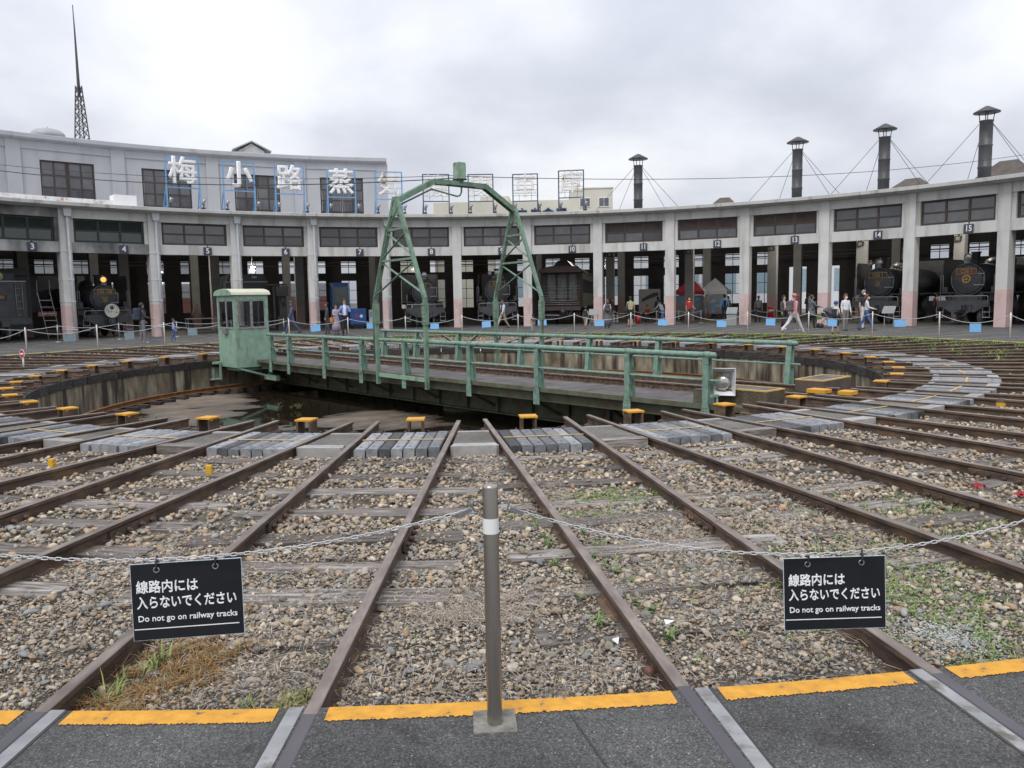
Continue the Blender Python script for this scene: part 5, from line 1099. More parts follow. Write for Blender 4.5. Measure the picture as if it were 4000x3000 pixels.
def cabside():
    a = bay_deg(3); t = thing('engine_cab', 'dark locomotive cab with small windows behind the ladder between bays three and four', 'locomotive', PT(33.0, a)+Vector((math.cos(R_(a))*1.15, -math.sin(R_(a))*1.15, 0)), -R_(a))
    b = MB(); b.box(-0.75, 0.85, 0, 2.2, 1.2, 2.55).box(-0.75, -0.35, 0, 2.2, 2.55, 3.2).box(0.2, 0.85, 0, 2.2, 2.55, 3.2).box(-0.75, 0.85, 0.0, 2.2, 3.2, 3.35); b.obj('cab_body', m_loco, t)
    MB().prism([(-0.9, -0.3, 3.35), (0.95, -0.3, 3.35), (0.6, -0.3, 3.75), (-0.5, -0.3, 3.7)], (0, 2.7, 0)).obj('cab_roof', m_loco, t); MB().box(-0.7, 0.8, 0.2, 6, 0.5, 1.2).obj('frame', m_loco, t)
    for s in (-0.4, 0.4):
        w = MB().lathe([(0, -0.06), (0.43, -0.06), (0.45, 0.05), (0, 0.05)], 20).obj('wheel', m_locogrey, t); w.rotation_euler = (0, R_(90), 0); w.location = (s, 0.8, 0.45)
cabside()
def ladder():
    a = -44.9; t = thing('step_ladder', 'steel step ladder leaning beside the pillar between bays three and four', 'ladder', PT(29.6, a), -R_(a)-0.2); b = MB()
    for s in (-0.28, 0.28): b.tube([(s+0.25, 0.0, 0), (s-0.05, 0.5, 2.35), (s-0.05, 0.52, 2.6)], 0.022, 6); 
    b.obj('side_rail', m_locogrey, t)
    for i in range(6): MB().box(-0.28+0.2-i*0.045, 0.28+0.2-i*0.045, 0.03+i*0.075, 0.13+i*0.075, 0.3+i*0.34, 0.33+i*0.34).obj('tread', m_locogrey, t)
    for s in (-0.33, 0.23): MB().tube([(s, 0.5, 2.3), (s, 0.5, 3.0), (s, 0.7, 3.05), (s, 0.8, 2.3)], 0.018, 6).obj('hand_hoop', m_locogrey, t)
ladder()
def loco_rear():
    a = bay_deg(6); t = thing('parked_tender', 'dark locomotive tender with lamp in bay six behind the cab', 'tender', PT(33.5, a)+Vector((math.cos(R_(a))*(-0.95), -math.sin(R_(a))*(-0.95), 0)), -R_(a))
    MB().box(-1.25, 1.25, 0, 6, 1.1, 3.0).prism([(-1.25, 0, 3.0), (1.25, 0, 3.0), (1.05, 0, 3.5), (-1.05, 0, 3.5)], (0, 5, 0)).obj('tank', m_loco, t); MB().box(-1.27, 1.27, -0.02, 0.05, 3.0, 3.05).obj('top_line', m_steel, t)
    MB().cyl((-0.75, -0.1, 3.2), (-0.75, 0.2, 3.2), 0.17, n=16).obj('rear_lamp', m_lens, t); MB().box(-1.3, 1.3, -0.3, 0, 0.8, 1.1).obj('buffer_beam', m_loco, t); MB().box(0.3, 0.6, -0.03, 0.0, 3.25, 3.38).obj('maker_plate', m_steel, t)
    for y in (0.9, 3.0):
        for s in (-1, 1):
            w = MB().lathe([(0, -0.06), (0.43, -0.06), (0.45, 0.05), (0, 0.05)], 20).obj('wheel', m_locogrey, t); w.rotation_euler = (0, R_(90*s), 0); w.location = (s*0.55, y, 0.45)
loco_rear()
m_bluecart = PLAIN('blue_machine_paint', (0.02, 0.085, 0.30), 0.45)
def tractor():
    a = bay_deg(7); t = thing('blue_tractor', 'tall blue shunting tractor with glazed cab in bay seven', 'tractor', PT(31.5, a)+Vector((math.cos(R_(a))*(-0.35), -math.sin(R_(a))*(-0.35), 0)), -R_(a)); t.scale = (0.62, 0.8, 0.86)
    b = MB().box(-0.85, -0.72, 0, 0.13, 1.5, 3.2).box(0.72, 0.85, 0, 0.13, 1.5, 3.2).box(-0.85, 0.85, 0, 0.13, 3.05, 3.25).box(-0.85, 0.85, 0, 1.8, 0.45, 1.6).box(-0.85, 0.85, 1.67, 1.8, 1.6, 3.25).box(-0.85, 0.85, 0, 1.8, 3.25, 3.35); b.obj('cab_body', m_bluecart, t)
    MB().box(-0.72, 0.72, 0.05, 0.07, 1.62, 3.04).obj('windscreen', m_pane_green, t)
    for s in (-1, 1):
        w = MB().lathe([(0, -0.12), (0.36, -0.12), (0.4, 0), (0.36, 0.12), (0, 0.12)], 18).obj('wheel', m_blackplate, t); w.rotation_euler = (0, R_(90), 0); w.location = (s*0.72, 0.3, 0.4)
    for s in (-1, 1): MB().box(s*0.8-0.05, s*0.8+0.05, -0.06, 0.0, 3.05, 3.2).obj('work_lamp', m_steel, t)
tractor()
def bluecart():
    a = bay_deg(7); t = thing('blue_machine', 'low blue machine with red and white roundels beside the blue tractor', 'machine', PT(30.6, a)+Vector((math.cos(R_(a))*0.62, -math.sin(R_(a))*0.62, 0)), -R_(a))
    MB().box(-0.5, 0.5, 0, 1.1, 0.25, 1.25).obj('housing', m_bluecart, t, bevel=0.05); mred = PLAIN('red_roundel', (0.45, 0.03, 0.03), 0.5)
    for x, m in ((-0.1, mred), (0.18, m_white)): MB().cyl((x, -0.01, 0.78), (x, 0.01, 0.78), 0.1, n=16).obj('roundel', m, t)
    for s in (-1, 1):
        w = MB().lathe([(0, -0.06), (0.2, -0.06), (0.22, 0.06), (0, 0.06)], 16).obj('wheel', m_blackplate, t); w.rotation_euler = (0, R_(90), 0); w.location = (s*0.4, 0.2, 0.22)
    o = thing('grey_cabinet', 'pale grey cabinet on the floor right of the blue machine', 'cabinet', PT(30.9, a)+Vector((math.cos(R_(a))*1.55, -math.sin(R_(a))*1.55, 0)), -R_(a)); MB().box(-0.22, 0.22, 0, 0.4, 0.05, 1.15).obj('body', m_pipe, o, bevel=0.01); MB().box(-0.18, 0.18, -0.012, 0.0, 0.7, 1.05).obj('grille', m_boardgrey, o)
bluecart()
def coach():
    a = bay_deg(10); t = thing('passenger_coach', 'old brown passenger coach with railed end platform and curtained windows in bay ten', 'coach', PT(30.8, a)+Vector((math.cos(R_(a))*(-0.33), -math.sin(R_(a))*(-0.33), 0)), -R_(a))
    mc = MAT('coach_brown', [(0.045, 0.030, 0.026), (0.075, 0.052, 0.046)], 2, 0.5); mcur = MAT('grey_curtain', [(0.16, 0.18, 0.165), (0.30, 0.33, 0.30)], 5, 0.8, stretch=(3, 1, 0.6), bump=0.4); mgr = PLAIN('coach_lining', (0.20, 0.24, 0.15), 0.6)
    W = 1.32
    MB().box(-W, -0.98, 1.0, 1.06, 1.15, 3.2).box(-0.30, -0.42, 1.0, 1.06, 1.15, 3.2).box(0.30, 0.42, 1.0, 1.06, 1.15, 3.2).box(0.98, W, 1.0, 1.06, 1.15, 3.2).box(-W, W, 1.0, 1.06, 3.2, 3.35).box(-W, W, 1.02, 1.05, 1.15, 1.5).obj('end_wall', mc, t)
    for x0, x1 in ((-0.96, -0.44), (-0.28, 0.28), (0.44, 0.96)): w = MB().box(x0, x1, 1.10, 1.12, 1.5, 3.2).obj('curtain', mcur, t)
    MB().box(-W, -W+0.05, 1.06, 14, 1.15, 3.3).box(W-0.05, W, 1.06, 14, 1.15, 2.0).box(W-0.05, W, 1.06, 14, 2.9, 3.3).obj('side_wall', mgr, t)
    for i in range(13): MB().box(W-0.05, W, 1.06+i*1.0, 1.36+i*1.0, 2.0, 2.9).obj('window_post', mc, t)
    MB().box(-W, W, 0.0, 14, 1.05, 1.15).obj('floor_frame', mc, t)
    r = MB(); k = 14; pr = [(W*1.06*math.cos(math.pi*(1-i/k)), 3.30+0.42*math.sin(math.pi*i/k)**0.75) for i in range(k+1)]; r.prism([(x, -0.15, z) for x, z in pr], (0, 14.2, 0)); r.obj('roof', mc, t)
    MB().prism([(x*0.93, -0.17, 3.30+(z-3.30)*0.85) for x, z in pr], (0, 0.015, 0)).obj('roof_end_panel', MAT('coach_red_brown', [(0.08, 0.052, 0.045), (0.11, 0.075, 0.066)], 2, 0.5), t)
    MB().prism([(-0.75, 1.5, 3.6), (0.75, 1.5, 3.6), (0.3, 1.5, 4.1), (-0.3, 1.5, 4.1)], (0, 10, 0)).obj('clerestory', mc, t)
    for s in (-1, 1):
        MB().cyl((s*1.24, 0.0, 1.1), (s*1.24, 0.0, 3.35), 0.035, n=8).cyl((s*1.05, 0.0, 1.1), (s*1.05, 0.0, 3.35), 0.02, n=6).obj('platform_post', mc, t)
        MB().cyl((s*0.98, -0.12, 1.62), (s*0.98, 0.02, 1.62), 0.10, 0.08, 14).obj('tail_lamp', m_redplate, t)
    for z in (1.28, 1.40, 1.52, 1.74, 1.86, 2.04, 2.26, 2.42): MB().cyl((-1.24, -0.01, z), (1.24, -0.01, z), 0.017, n=6).obj('railing_bar', m_locogrey, t)
    for x in (-0.75, -0.25, 0.25, 0.75): MB().cyl((x, 0.01, 1.15), (x, 0.01, 2.3), 0.014, n=6).obj('railing_upright', mc, t)
    MB().box(-1.25, 1.25, -0.1, 0.05, 0.9, 1.15).obj('buffer_beam', mc, t); MB().ball((0.15, -0.35, 0.82), 0.17, 10, sc=(1, 1.2, 1)).box(0.06, 0.24, -0.3, 0.1, 0.72, 0.92).obj('coupler', m_loco, t)
    MB().beam((-1.0, -0.15, 0.62), (-0.1, -0.15, 0.6), 0.05, 0.05).obj('steam_pipe', m_locogrey, t); MB().tube([(0.35, -0.12, 0.85), (0.5, -0.25, 0.6), (0.75, -0.2, 0.9)], 0.03, 6).obj('brake_hose', m_loco, t)
    for y in (1.5, 3.2):
        for s in (-1, 1):
            w = MB().lathe([(0, -0.06), (0.42, -0.06), (0.44, 0.05), (0, 0.05)], 20).obj('wheel', m_loco, t); w.rotation_euler = (0, R_(90*s), 0); w.location = (s*0.55, y, 0.44)
    MB().box(-1.0, 1.0, 1.0, 3.8, 0.45, 0.75).obj('bogie_frame', m_loco, t)
coach()
# lamps inside the shed
for (n, dx, R, z, lab) in ((5, -0.55, 36, 3.45, 'bright white work lamp on a stand in bay five'), (6, 0.05, 38, 3.9, 'bright white work lamp hanging in bay six')):
    a = bay_deg(n); t = thing('work_lamp', lab, 'lamp', PT(R, a)+Vector((math.cos(R_(a))*dx, -math.sin(R_(a))*dx, z)), -R_(a)); MB().cyl((0, -0.05, 0), (0, -0.02, 0), 0.14, n=16).obj('lamp_face', m_lamp_white, t); MB().cyl((0, -0.02, 0), (0, 0.12, 0), 0.16, 0.08, 14).cyl((0, 0.1, 0), (0, 0.1, -z if n == 5 else 6.3-z), 0.02, n=6).obj('lamp_body', m_stack, t)
for n in (11, 12, 13, 14, 15):
    a = pil_deg(n-1)+0.02; t = thing('pillar_lamp', 'black floodlight on the inner pillar at the left of bay %s' % NUM[n], 'floodlight', PT(35.2, a, 4.55), -R_(a), 'floodlights on the inner pillars'); MB().box(-0.17, 0.17, -0.25, -0.08, -0.15, 0.15).box(-0.03, 0.03, -0.08, 0.0, -0.05, 0.3).obj('housing', m_blackplate, t, bevel=0.01); MB().box(-0.1, 0.1, -0.262, -0.25, -0.1, 0.1).obj('lens', m_lens, t)
def ceiling_or_fill_lamp(n, dx, R, z, power, lab):
    a = bay_deg(n); t = thing('ceiling_or_fill_lamp', lab, 'lamp', PT(R, a)+Vector((math.cos(R_(a))*dx, -math.sin(R_(a))*dx, z)), -R_(a), 'small lit lamps under the shed roof')
    MB().box(-0.16, 0.16, -0.05, 0.05, -0.03, 0.0).obj('lit_tube', m_lamp_white, t); MB().box(-0.2, 0.2, -0.08, 0.08, 0.0, 0.06).cyl((0, 0, 0.06), (0, 0, 6.3-z), 0.012, n=6).obj('fitting', m_stack, t)
    l = bpy.data.lights.new('lamp_light', 'POINT'); l.energy = power; l.color = (1, 0.93, 0.82); l.shadow_soft_size = 0.15; lo = bpy.data.objects.new('lamp_light', l); COL.objects.link(lo); lo.parent = t; lo.location = (0, -0.0, -0.2); l.energy *= 3.5
for n, dx, R, z, pw in ((5, -0.55, 35.6, 3.45, 70), (6, 0.05, 37.6, 3.9, 70), (8, 0.6, 36.0, 5.2, 45), (10, 0.9, 36.0, 5.2, 45), (12, 0.4, 37.0, 5.0, 60), (13, -0.3, 34.5, 5.0, 60), (14, -0.7, 34.0, 5.1, 60), (15, -1.2, 33.5, 5.1, 60)):  # the lamps in bays eight and ten are added to brighten the dark shed
    ceiling_or_fill_lamp(n, dx, R, z+(0.25 if n in (5, 6) else 0), pw, 'small lit lamp or added fill lamp under the roof of bay %s' % NUM[n])
# shed clutter: work bench, tables, tents, barriers
def bench():
    a = bay_deg(5); t = thing('work_table', 'steel work table with tools in bay five behind the green cab', 'table', PT(31.6, a)+Vector((math.cos(R_(a))*0.9, -math.sin(R_(a))*0.9, 0)), -R_(a)); MB().box(-0.9, 0.9, 0, 0.7, 0.82, 0.87).obj('table_top', m_locogrey, t)
    for x in (-0.85, 0.82):
        for y in (0.03, 0.62): MB().box(x, x+0.04, y, y+0.04, 0, 0.82).obj('leg', m_locogrey, t)
    MB().box(-0.9, 0.9, 0, 0.7, 0.25, 0.29).obj('shelf', m_locogrey, t)
    t = thing('tripod', 'thin steel tripod standing on the work table in bay five', 'tripod', PT(31.9, a, 0.87)+Vector((math.cos(R_(a))*0.6, -math.sin(R_(a))*0.6, 0)), 0); b = MB()
    for q in range(3): b.cyl((0.45*math.cos(q*2.1), 0.45*math.sin(q*2.1), 0), (0, 0, 0.9), 0.015, n=5)
    b.obj('legs', m_steel, t)
    a = bay_deg(6); t = thing('machine_tool', 'dark upright machine tool beside the inner pillar of bay six', 'machine', PT(32, a)+Vector((math.cos(R_(a))*0.95, -math.sin(R_(a))*0.95, 0)), -R_(a))
    MB().box(-0.35, 0.35, 0, 0.8, 0, 0.8).box(-0.2, 0.25, 0.2, 0.7, 0.8, 2.6).box(-0.3, 0.3, -0.25, 0.7, 2.1, 2.7).cyl((0, -0.1, 1.5), (0, -0.1, 2.1), 0.08).obj('body', m_stack, t); MB().box(-0.8, 0.3, 0.1, 0.5, 2.75, 2.85).box(-0.55, -0.45, 0.2, 0.3, 0, 2.75).obj('arm', m_stack, t)
bench()
def tent(R, a, w, h, label, mroof, mroof2, banner):
    t = thing('market_tent', label, 'tent', PT(R, a), -R_(a)); ms = [mroof, mroof2]
    MB().add([(-w, -w, h), (w, -w, h), (w, w, h), (-w, w, h), (0, 0, h+0.95)], [(0, 1, 4)], 0).add([(-w, -w, h), (w, -w, h), (w, w, h), (-w, w, h), (0, 0, h+0.95)], [(1, 2, 4), (2, 3, 4), (3, 0, 4)], 1).obj('canopy', ms, t)
    MB().box(-w, w, -w-0.01, -w, h-0.25, h).obj('valance', ms[0], t); MB().box(w, w+0.01, -w, w, h-0.25, h).box(-w-0.01, -w, -w, w, h-0.25, h).obj('side_valance', ms[1], t)
    for x in (-w, w):
        for y in (-w, w): MB().cyl((x, y, 0), (x, y, h), 0.025, n=8).obj('pole', m_steel, t)
    if banner: MB().box(-w+0.05, w-0.05, -w+0.03, -w+0.05, 0.35, h-0.28).obj('banner', banner, t)
m_redtent = PLAIN('red_canopy', (0.30, 0.03, 0.04), 0.7); m_wtent = PLAIN('white_canopy', (0.40, 0.42, 0.46), 0.7)
m_banner = MAT('picture_banner', [(0.30, (0.35, 0.10, 0.08)), (0.42, (0.25, 0.22, 0.15)), (0.55, (0.10, 0.24, 0.45)), (0.72, (0.40, 0.45, 0.50))], 2.2, 0.6, stretch=(1, 1, 1.6), detail=3)
tent(38.5, 24.5, 1.0, 2.0, 'red and white market tent with picture banner inside bay twelve', m_redtent, m_wtent, m_banner)
tent(41.6, 26.2, 1.0, 2.0, 'white market tent standing behind the red one in bay twelve', m_wtent, m_wtent, m_banner)
def board(R, a, lab, style):
    t = thing('information_board', lab, 'information board', PT(R, a), -R_(a), 'information boards in front of the pillars'); t.scale = (0.82, 0.82, 0.9)
    if style == 'solid': MB().prism([(-0.33, -0.15, 0), (-0.33, -0.15, 0.7), (-0.33, 0.15, 1.05), (-0.33, 0.15, 0)], (0.66, 0, 0)).obj('stand', m_inpillar, t)
    else:
        for s in (-1, 1): MB().box(s*0.27-0.02, s*0.27+0.02, 0.0, 0.05, 0, 0.85).obj('leg', m_inpillar, t)
    M = Matrix.Translation((0, -0.02, 0.90)) @ Matrix.Rotation(R_(48), 4, 'X')
    MB().box(-0.36, 0.36, -0.26, 0.26, 0, 0.03, 0, M).obj('panel', m_inpillar, t); MB().box(-0.28, 0.28, -0.18, 0.18, 0.03, 0.034, 0, M).obj('print', PLAIN('board_print', (0.22, 0.25, 0.24), 0.5), t)
board(27.6, pil_deg(10)-0.3, 'slanted information board before the pillar right of bay ten', 'legs'); board(27.6, pil_deg(12)-0.9, 'slanted information board on a solid stand before the pillar of bays twelve and thirteen', 'solid'); board(27.5, pil_deg(14)-1.0, 'slanted information board before the pillar between bays fourteen and fifteen', 'legs')
def rope(R, a0, a1, k, lab, mpost, h=0.82, sag=0.14, base=False):
    t = thing('rope_barrier', lab, 'barrier'); P = [PT(R, a0+(a1-a0)*i/k) for i in range(k+1)]
    for p in P: MB().cyl((0, 0, 0), (0, 0, h), 0.03, n=8).lathe([(0, 0.05), (0.12, 0.045), (0.15, 0.0)], 14).obj('post', mpost, t, p)
    for i in range(k):
        p, q = P[i], P[i+1]; MB().tube([p.lerp(q, j/8)+Vector((0, 0, h-0.05-sag*4*(j/8)*(1-j/8))) for j in range(9)], 0.012, 5).obj('rope', m_pipe, t)
m_yrope = PLAIN('tan_rope', (0.42, 0.33, 0.18), 0.8)
rope(27.0, -52.0, -22.0, 5, 'white rope barrier with posts before bays three to six', m_steel)
rope(31.5, 17.5, 27.5, 4, 'rope barrier across the inside of bays eleven and twelve', m_zinc)
rope(31.8, 31.2, 37.5, 3, 'rope barrier inside bay thirteen before the open doors', m_blackplate)
def ext():
    t = thing('red_extinguisher', 'small red extinguisher on the floor of bay eleven', 'extinguisher', PT(30.9, 20.6), 0); mr = PLAIN('extinguisher_red', (0.40, 0.02, 0.025), 0.4); MB().lathe([(0, 0), (0.13, 0), (0.13, 0.42), (0.08, 0.5), (0.03, 0.52), (0, 0.6)], 16).obj('tank', mr, t); MB().tube([(0.02, -0.05, 0.55), (0.18, -0.08, 0.5), (0.16, -0.12, 0.2)], 0.018, 6).obj('hose', m_blackplate, t)
    t = thing('red_column', 'red cylinder beside the pillar right of the grey man in bay thirteen', 'bin', PT(33.0, 34.4), 0); MB().lathe([(0, 0), (0.17, 0), (0.17, 0.9), (0.13, 0.97), (0, 0.98)], 18).obj('body', mr, t); MB().lathe([(0.175, 0.7), (0.175, 0.76)], 18).obj('band', m_white, t)
    t = thing('display_board', 'dark display board with locomotive picture in bay eleven', 'display board', PT(37.5, 20.3), -R_(20.3)); MB().box(-0.75, 0.75, 0, 0.05, 0.6, 2.2).obj('panel', m_inpillar, t); MB().prism([(-0.55, -0.01, 1.3), (0.6, -0.01, 1.75), (0.62, -0.01, 1.95), (0.3, -0.01, 1.95), (-0.5, -0.01, 1.55)], (0, 0.008, 0)).obj('picture', m_blackplate, t)
    for s in (-0.6, 0.6): MB().box(s-0.03, s+0.03, 0.05, 0.1, 0, 0.6).obj('leg', m_inpillar, t)
    b = thing('low_barrier', 'low white slatted barrier on the floor of bay eleven', 'barrier', PT(30.8, 16.6), -R_(16.6))
    for i in range(9): MB().box(-0.8+i*0.2, -0.72+i*0.2, 0, 0.03, 0.1, 0.62).obj('slat', m_zinc, b)
    MB().box(-0.82, 0.92, 0.03, 0.05, 0.15, 0.2).box(-0.82, 0.92, 0.03, 0.05, 0.5, 0.55).obj('rail', m_zinc, b)
ext()
# ------------------------------------------------------------------ people
_cm = {}
def cloth(c, rough=0.85):
    k = tuple(round(x, 3) for x in c)
    if k not in _cm: _cm[k] = MAT('cloth', [tuple(x*0.8 for x in c), tuple(min(0.85, x*1.15) for x in c)], 9, rough)
    return _cm[k]
SKIN = MAT('skin', [(0.36, 0.215, 0.15), (0.42, 0.26, 0.185)], 8, 0.6)
SKIN_D = MAT('tanned_skin', [(0.27, 0.15, 0.10), (0.33, 0.19, 0.13)], 8, 0.6)
m_eye = PLAIN('eye', (0.02, 0.015, 0.012), 0.3); m_lip = PLAIN('lip', (0.30, 0.12, 0.10), 0.5)
BLACK, DARK, NAVY = (0.02, 0.02, 0.022), (0.045, 0.045, 0.05), (0.045, 0.065, 0.115)
def person(x, y, h, face, label, top, bottom, shoes=BLACK, hair=(0.018, 0.014, 0.012), skin=None, legs=(0, 0, 0, 0), arms=(4, 4, 12, 12), lean=0, sleeves=True, shorts=False, child=False, cap=None, mask=False, skirt=None, longhair=False, beanie=None, spread=1.0, armout=0.0, crouch=0.0, inner=None, collar=None):
    """legs: thigh angles (right, left, forward +) and knee bends; arms: upper-arm angles and elbow bends"""
    skin = skin or SKIN; hs = 1.28 if child else 1.0; wd = 0.92 if child else 1.0
    V = []; E = []; RAD = []; REG = []
    def add(p, r, par, reg):
        V.append(Vector(p)); RAD.append(r if isinstance(r, tuple) else (r, r))
        if par is not None: E.append((par, len(V)-1)); REG.append(reg)
        return len(V)-1
    tl = math.sin(R_(lean)); up = lambda z: -tl*(z-0.93)
    L1, L2 = 0.41, 0.41
    zt = []
    for i in range(2):
        t, k = R_(legs[i]), R_(legs[2+i]); zt.append(L1*math.cos(t)+L2*math.cos(t-k))
    pz = max(zt)+0.09
    off = pz-0.91
    Z = lambda z: z+off
    pel = add((0, 0, Z(0.95)), (0.150*wd, 0.115), None, '')
    wa = add((0, up(1.08), Z(1.09)), (0.135*wd, 0.105), pel, 'top'); ch = add((0, up(1.27), Z(1.28)), (0.165*wd, 0.115), wa, 'top')
    nb = add((0, up(1.42)+0.01, Z(1.42)), (0.085, 0.07), ch, 'top'); nk = add((0, up(1.48), Z(1.475)), (0.05, 0.05), nb, 'skin')
    hx = 1.475; hl = add((0, up(1.5)-0.02, Z(hx+0.075*hs)), (0.068*hs, 0.078*hs), nk, 'skin'); hm = add((0, up(1.5)-0.012, Z(hx+0.145*hs)), (0.076*hs, 0.092*hs), hl, 'skin'); ht = add((0, up(1.5), Z(hx+0.205*hs)), (0.052*hs, 0.066*hs), hm, 'skin')
    for i, s in enumerate((-1, 1)):
        t, k = R_(legs[i]), R_(legs[2+i]); hp = Vector((s*0.09*spread, 0, Z(0.885))); kn = hp+Vector((s*0.008, -L1*math.sin(t), -L1*math.cos(t))); an = kn+Vector((0, -L2*math.sin(t-k), -L2*math.cos(t-k)))
        a = add(hp, (0.098*wd, 0.10), pel, 'bottom'); b = add(kn, 0.068*wd, a, 'bottom'); c = add(an+Vector((0, 0.0, 0.03)), (0.05, 0.052), b, 'skin' if shorts else 'bottom')
        d = add(an+Vector((0, -0.01, -0.04)), (0.045, 0.05), c, 'shoe'); add(an+Vector((s*0.012, -0.15, -0.055)), (0.046, 0.03), d, 'shoe')
        ta, ke = R_(arms[i]), R_(arms[2+i]); sh = Vector((s*0.165*wd, up(1.40)+0.005, Z(1.385))); el = sh+Vector((s*(0.05+armout), -0.26*math.sin(ta), -0.26*math.cos(ta))); wr = el+Vector((s*(0.01-armout*0.9), -0.235*math.sin(ta+ke), -0.235*math.cos(ta+ke))); dr = (wr-el).normalized()
        a = add(sh, 0.066*wd, ch, 'top'); b = add(el, 0.047*wd, a, 'top'); c = add(wr, 0.034, b, 'top' if sleeves else 'skin')
        hd = add(wr+dr*0.075, (0.042, 0.026), c, 'skin'); add(wr+dr*0.165, (0.026, 0.014), hd, 'skin'); add(wr+dr*0.08+Vector((-s*0.035, -0.03, 0)), 0.013, hd, 'skin')
    me = bpy.data.meshes.new('person'); me.from_pydata(V, E, []); o = bpy.data.objects.new('person', me); COL.objects.link(o)
    sk = o.modifiers.new('skin', 'SKIN'); sk.use_smooth_shade = True
    for i, sv in enumerate(me.skin_vertices[0].data): sv.radius = RAD[i]; sv.use_root = (i == 0)
    ss = o.modifiers.new('sub', 'SUBSURF'); ss.levels = ss.render_levels = 2
    dg = bpy.context.evaluated_depsgraph_get(); em = bpy.data.meshes.new_from_object(o.evaluated_get(dg)); COL.objects.unlink(o); bpy.data.objects.remove(o)
    em.materials.clear()
    for m in (skin, cloth(top), cloth(bottom), cloth(shoes, 0.6), cloth(inner or top)): em.materials.append(m)
    SA = np.array([V[a][:] for a, b in E]); SB = np.array([V[b][:] for a, b in E]); reg = [{'skin': 0, 'top': 1, 'bottom': 2, 'shoe': 3}[r] for r in REG]
    rr = np.array([max(RAD[a][0], RAD[b][0]) for a, b in E])
    for f in em.polygons:
        c = np.array(f.center[:]); d = SB-SA; t = np.clip(((c-SA)*d).sum(1)/(d*d).sum(1), 0, 1); dist = np.linalg.norm(SA+d*t[:, None]-c, axis=1)/rr; k = int(dist.argmin()); m = reg[k]
        if m == 1 and c[2] < Z(0.97) and abs(c[0]) < 0.16: m = 2 if not skirt else 1
        if m == 1 and inner and abs(c[0]) < 0.065 and c[1] < 0 and c[2] > Z(0.95): m = 4
        if m == 1 and not sleeves and REG[k] == 'top' and E[k][0] > 7 and t[k] > 0.75 and abs(c[0]) > 0.2: m = 0
        f.material_index = m; f.use_smooth = True
    s = h/(1.68+off*0.999 if off > -0.2 else 1.68+off)
    s = h/(Z(hx+0.205*hs)+0.055*hs)
    rz = R_(face); t = link('person', em, None, (x, y, 0), rz); t.scale = (s, s, s); tag(t, label, 'person', 'people around the engine shed')
    hc = Vector((0, up(1.5)-0.008, Z(hx+0.15*hs)))
    if cap: 
        b = MB().ball(hc+Vector((0, 0.004, 0.035*hs)), 0.108*hs, 14, sc=(0.88, 1.02, 0.82)); b.box(-0.07*hs, 0.07*hs, -0.20*hs, -0.06*hs, 0.03*hs, 0.045*hs, 0, Matrix.Translation(hc)); b.obj('cap', cloth(cap), t)
    if not cap or longhair:
        b = MB(); n0 = len(b.v); b.ball(hc+Vector((0, 0.012, 0.018*hs)), 0.112*hs, 16, sc=(0.86, 1.0, 1.02))
        for i in range(len(b.v)):
            v = Vector(b.v[i])-hc
            if v.y < -0.01 and v.z < 0.045*hs: b.v[i] = tuple(hc+Vector((v.x*0.8, max(v.y, -0.03), max(v.z, 0.0)*1.0+0.0)))
        if longhair: b.tube([hc+Vector((0, 0.06, 0.03)), hc+Vector((0, 0.085, -0.08)), hc+Vector((0, 0.08, -0.2))], [0.075, 0.088, 0.05], 10)
        b.obj('hair', cloth(hair, 0.6), t)
    f = MB()
    for q in (-1, 1): f.ball(hc+Vector((q*0.03*hs, -0.083*hs, -0.005*hs)), 0.0095*hs, 6)
    f.obj('eyes', m_eye, t)
    MB().ball(hc+Vector((0, -0.1*hs, -0.035*hs)), 0.016*hs, 6, sc=(0.8, 1, 1.3)).obj('nose', skin, t)
    e = MB()
    for q in (-1, 1): e.ball(hc+Vector((q*0.082*hs, 0.005, -0.02*hs)), 0.022*hs, 6, sc=(0.4, 0.8, 1.3))
    e.obj('ears', skin, t)
    if mask: MB().ball(hc+Vector((0, -0.055*hs, -0.062*hs)), 0.06*hs, 10, sc=(1.05, 0.9, 0.85)).obj('face_mask', m_white, t)
    else: MB().box(-0.022*hs, 0.022*hs, -0.094*hs, -0.08*hs, -0.072*hs, -0.062*hs, 0, Matrix.Translation(hc)).obj('mouth', m_lip, t)
    if skirt:
        c, zb, w = skirt; MB().lathe([(0.125, Z(1.08)), (0.155, Z(0.98)), (0.17, Z(0.88)), (w*0.85, (Z(0.9)+zb)/2), (w, zb), (w-0.02, zb)], 18).obj('skirt', cloth(c), t)
    if collar: MB().lathe([(0.075, Z(1.45)), (0.10, Z(1.415)), (0.115, Z(1.375))], 14, (0, up(1.42), 0)).obj('neck_scarf', cloth(collar), t)
    t['_s'] = s; t['_z'] = off
    return t
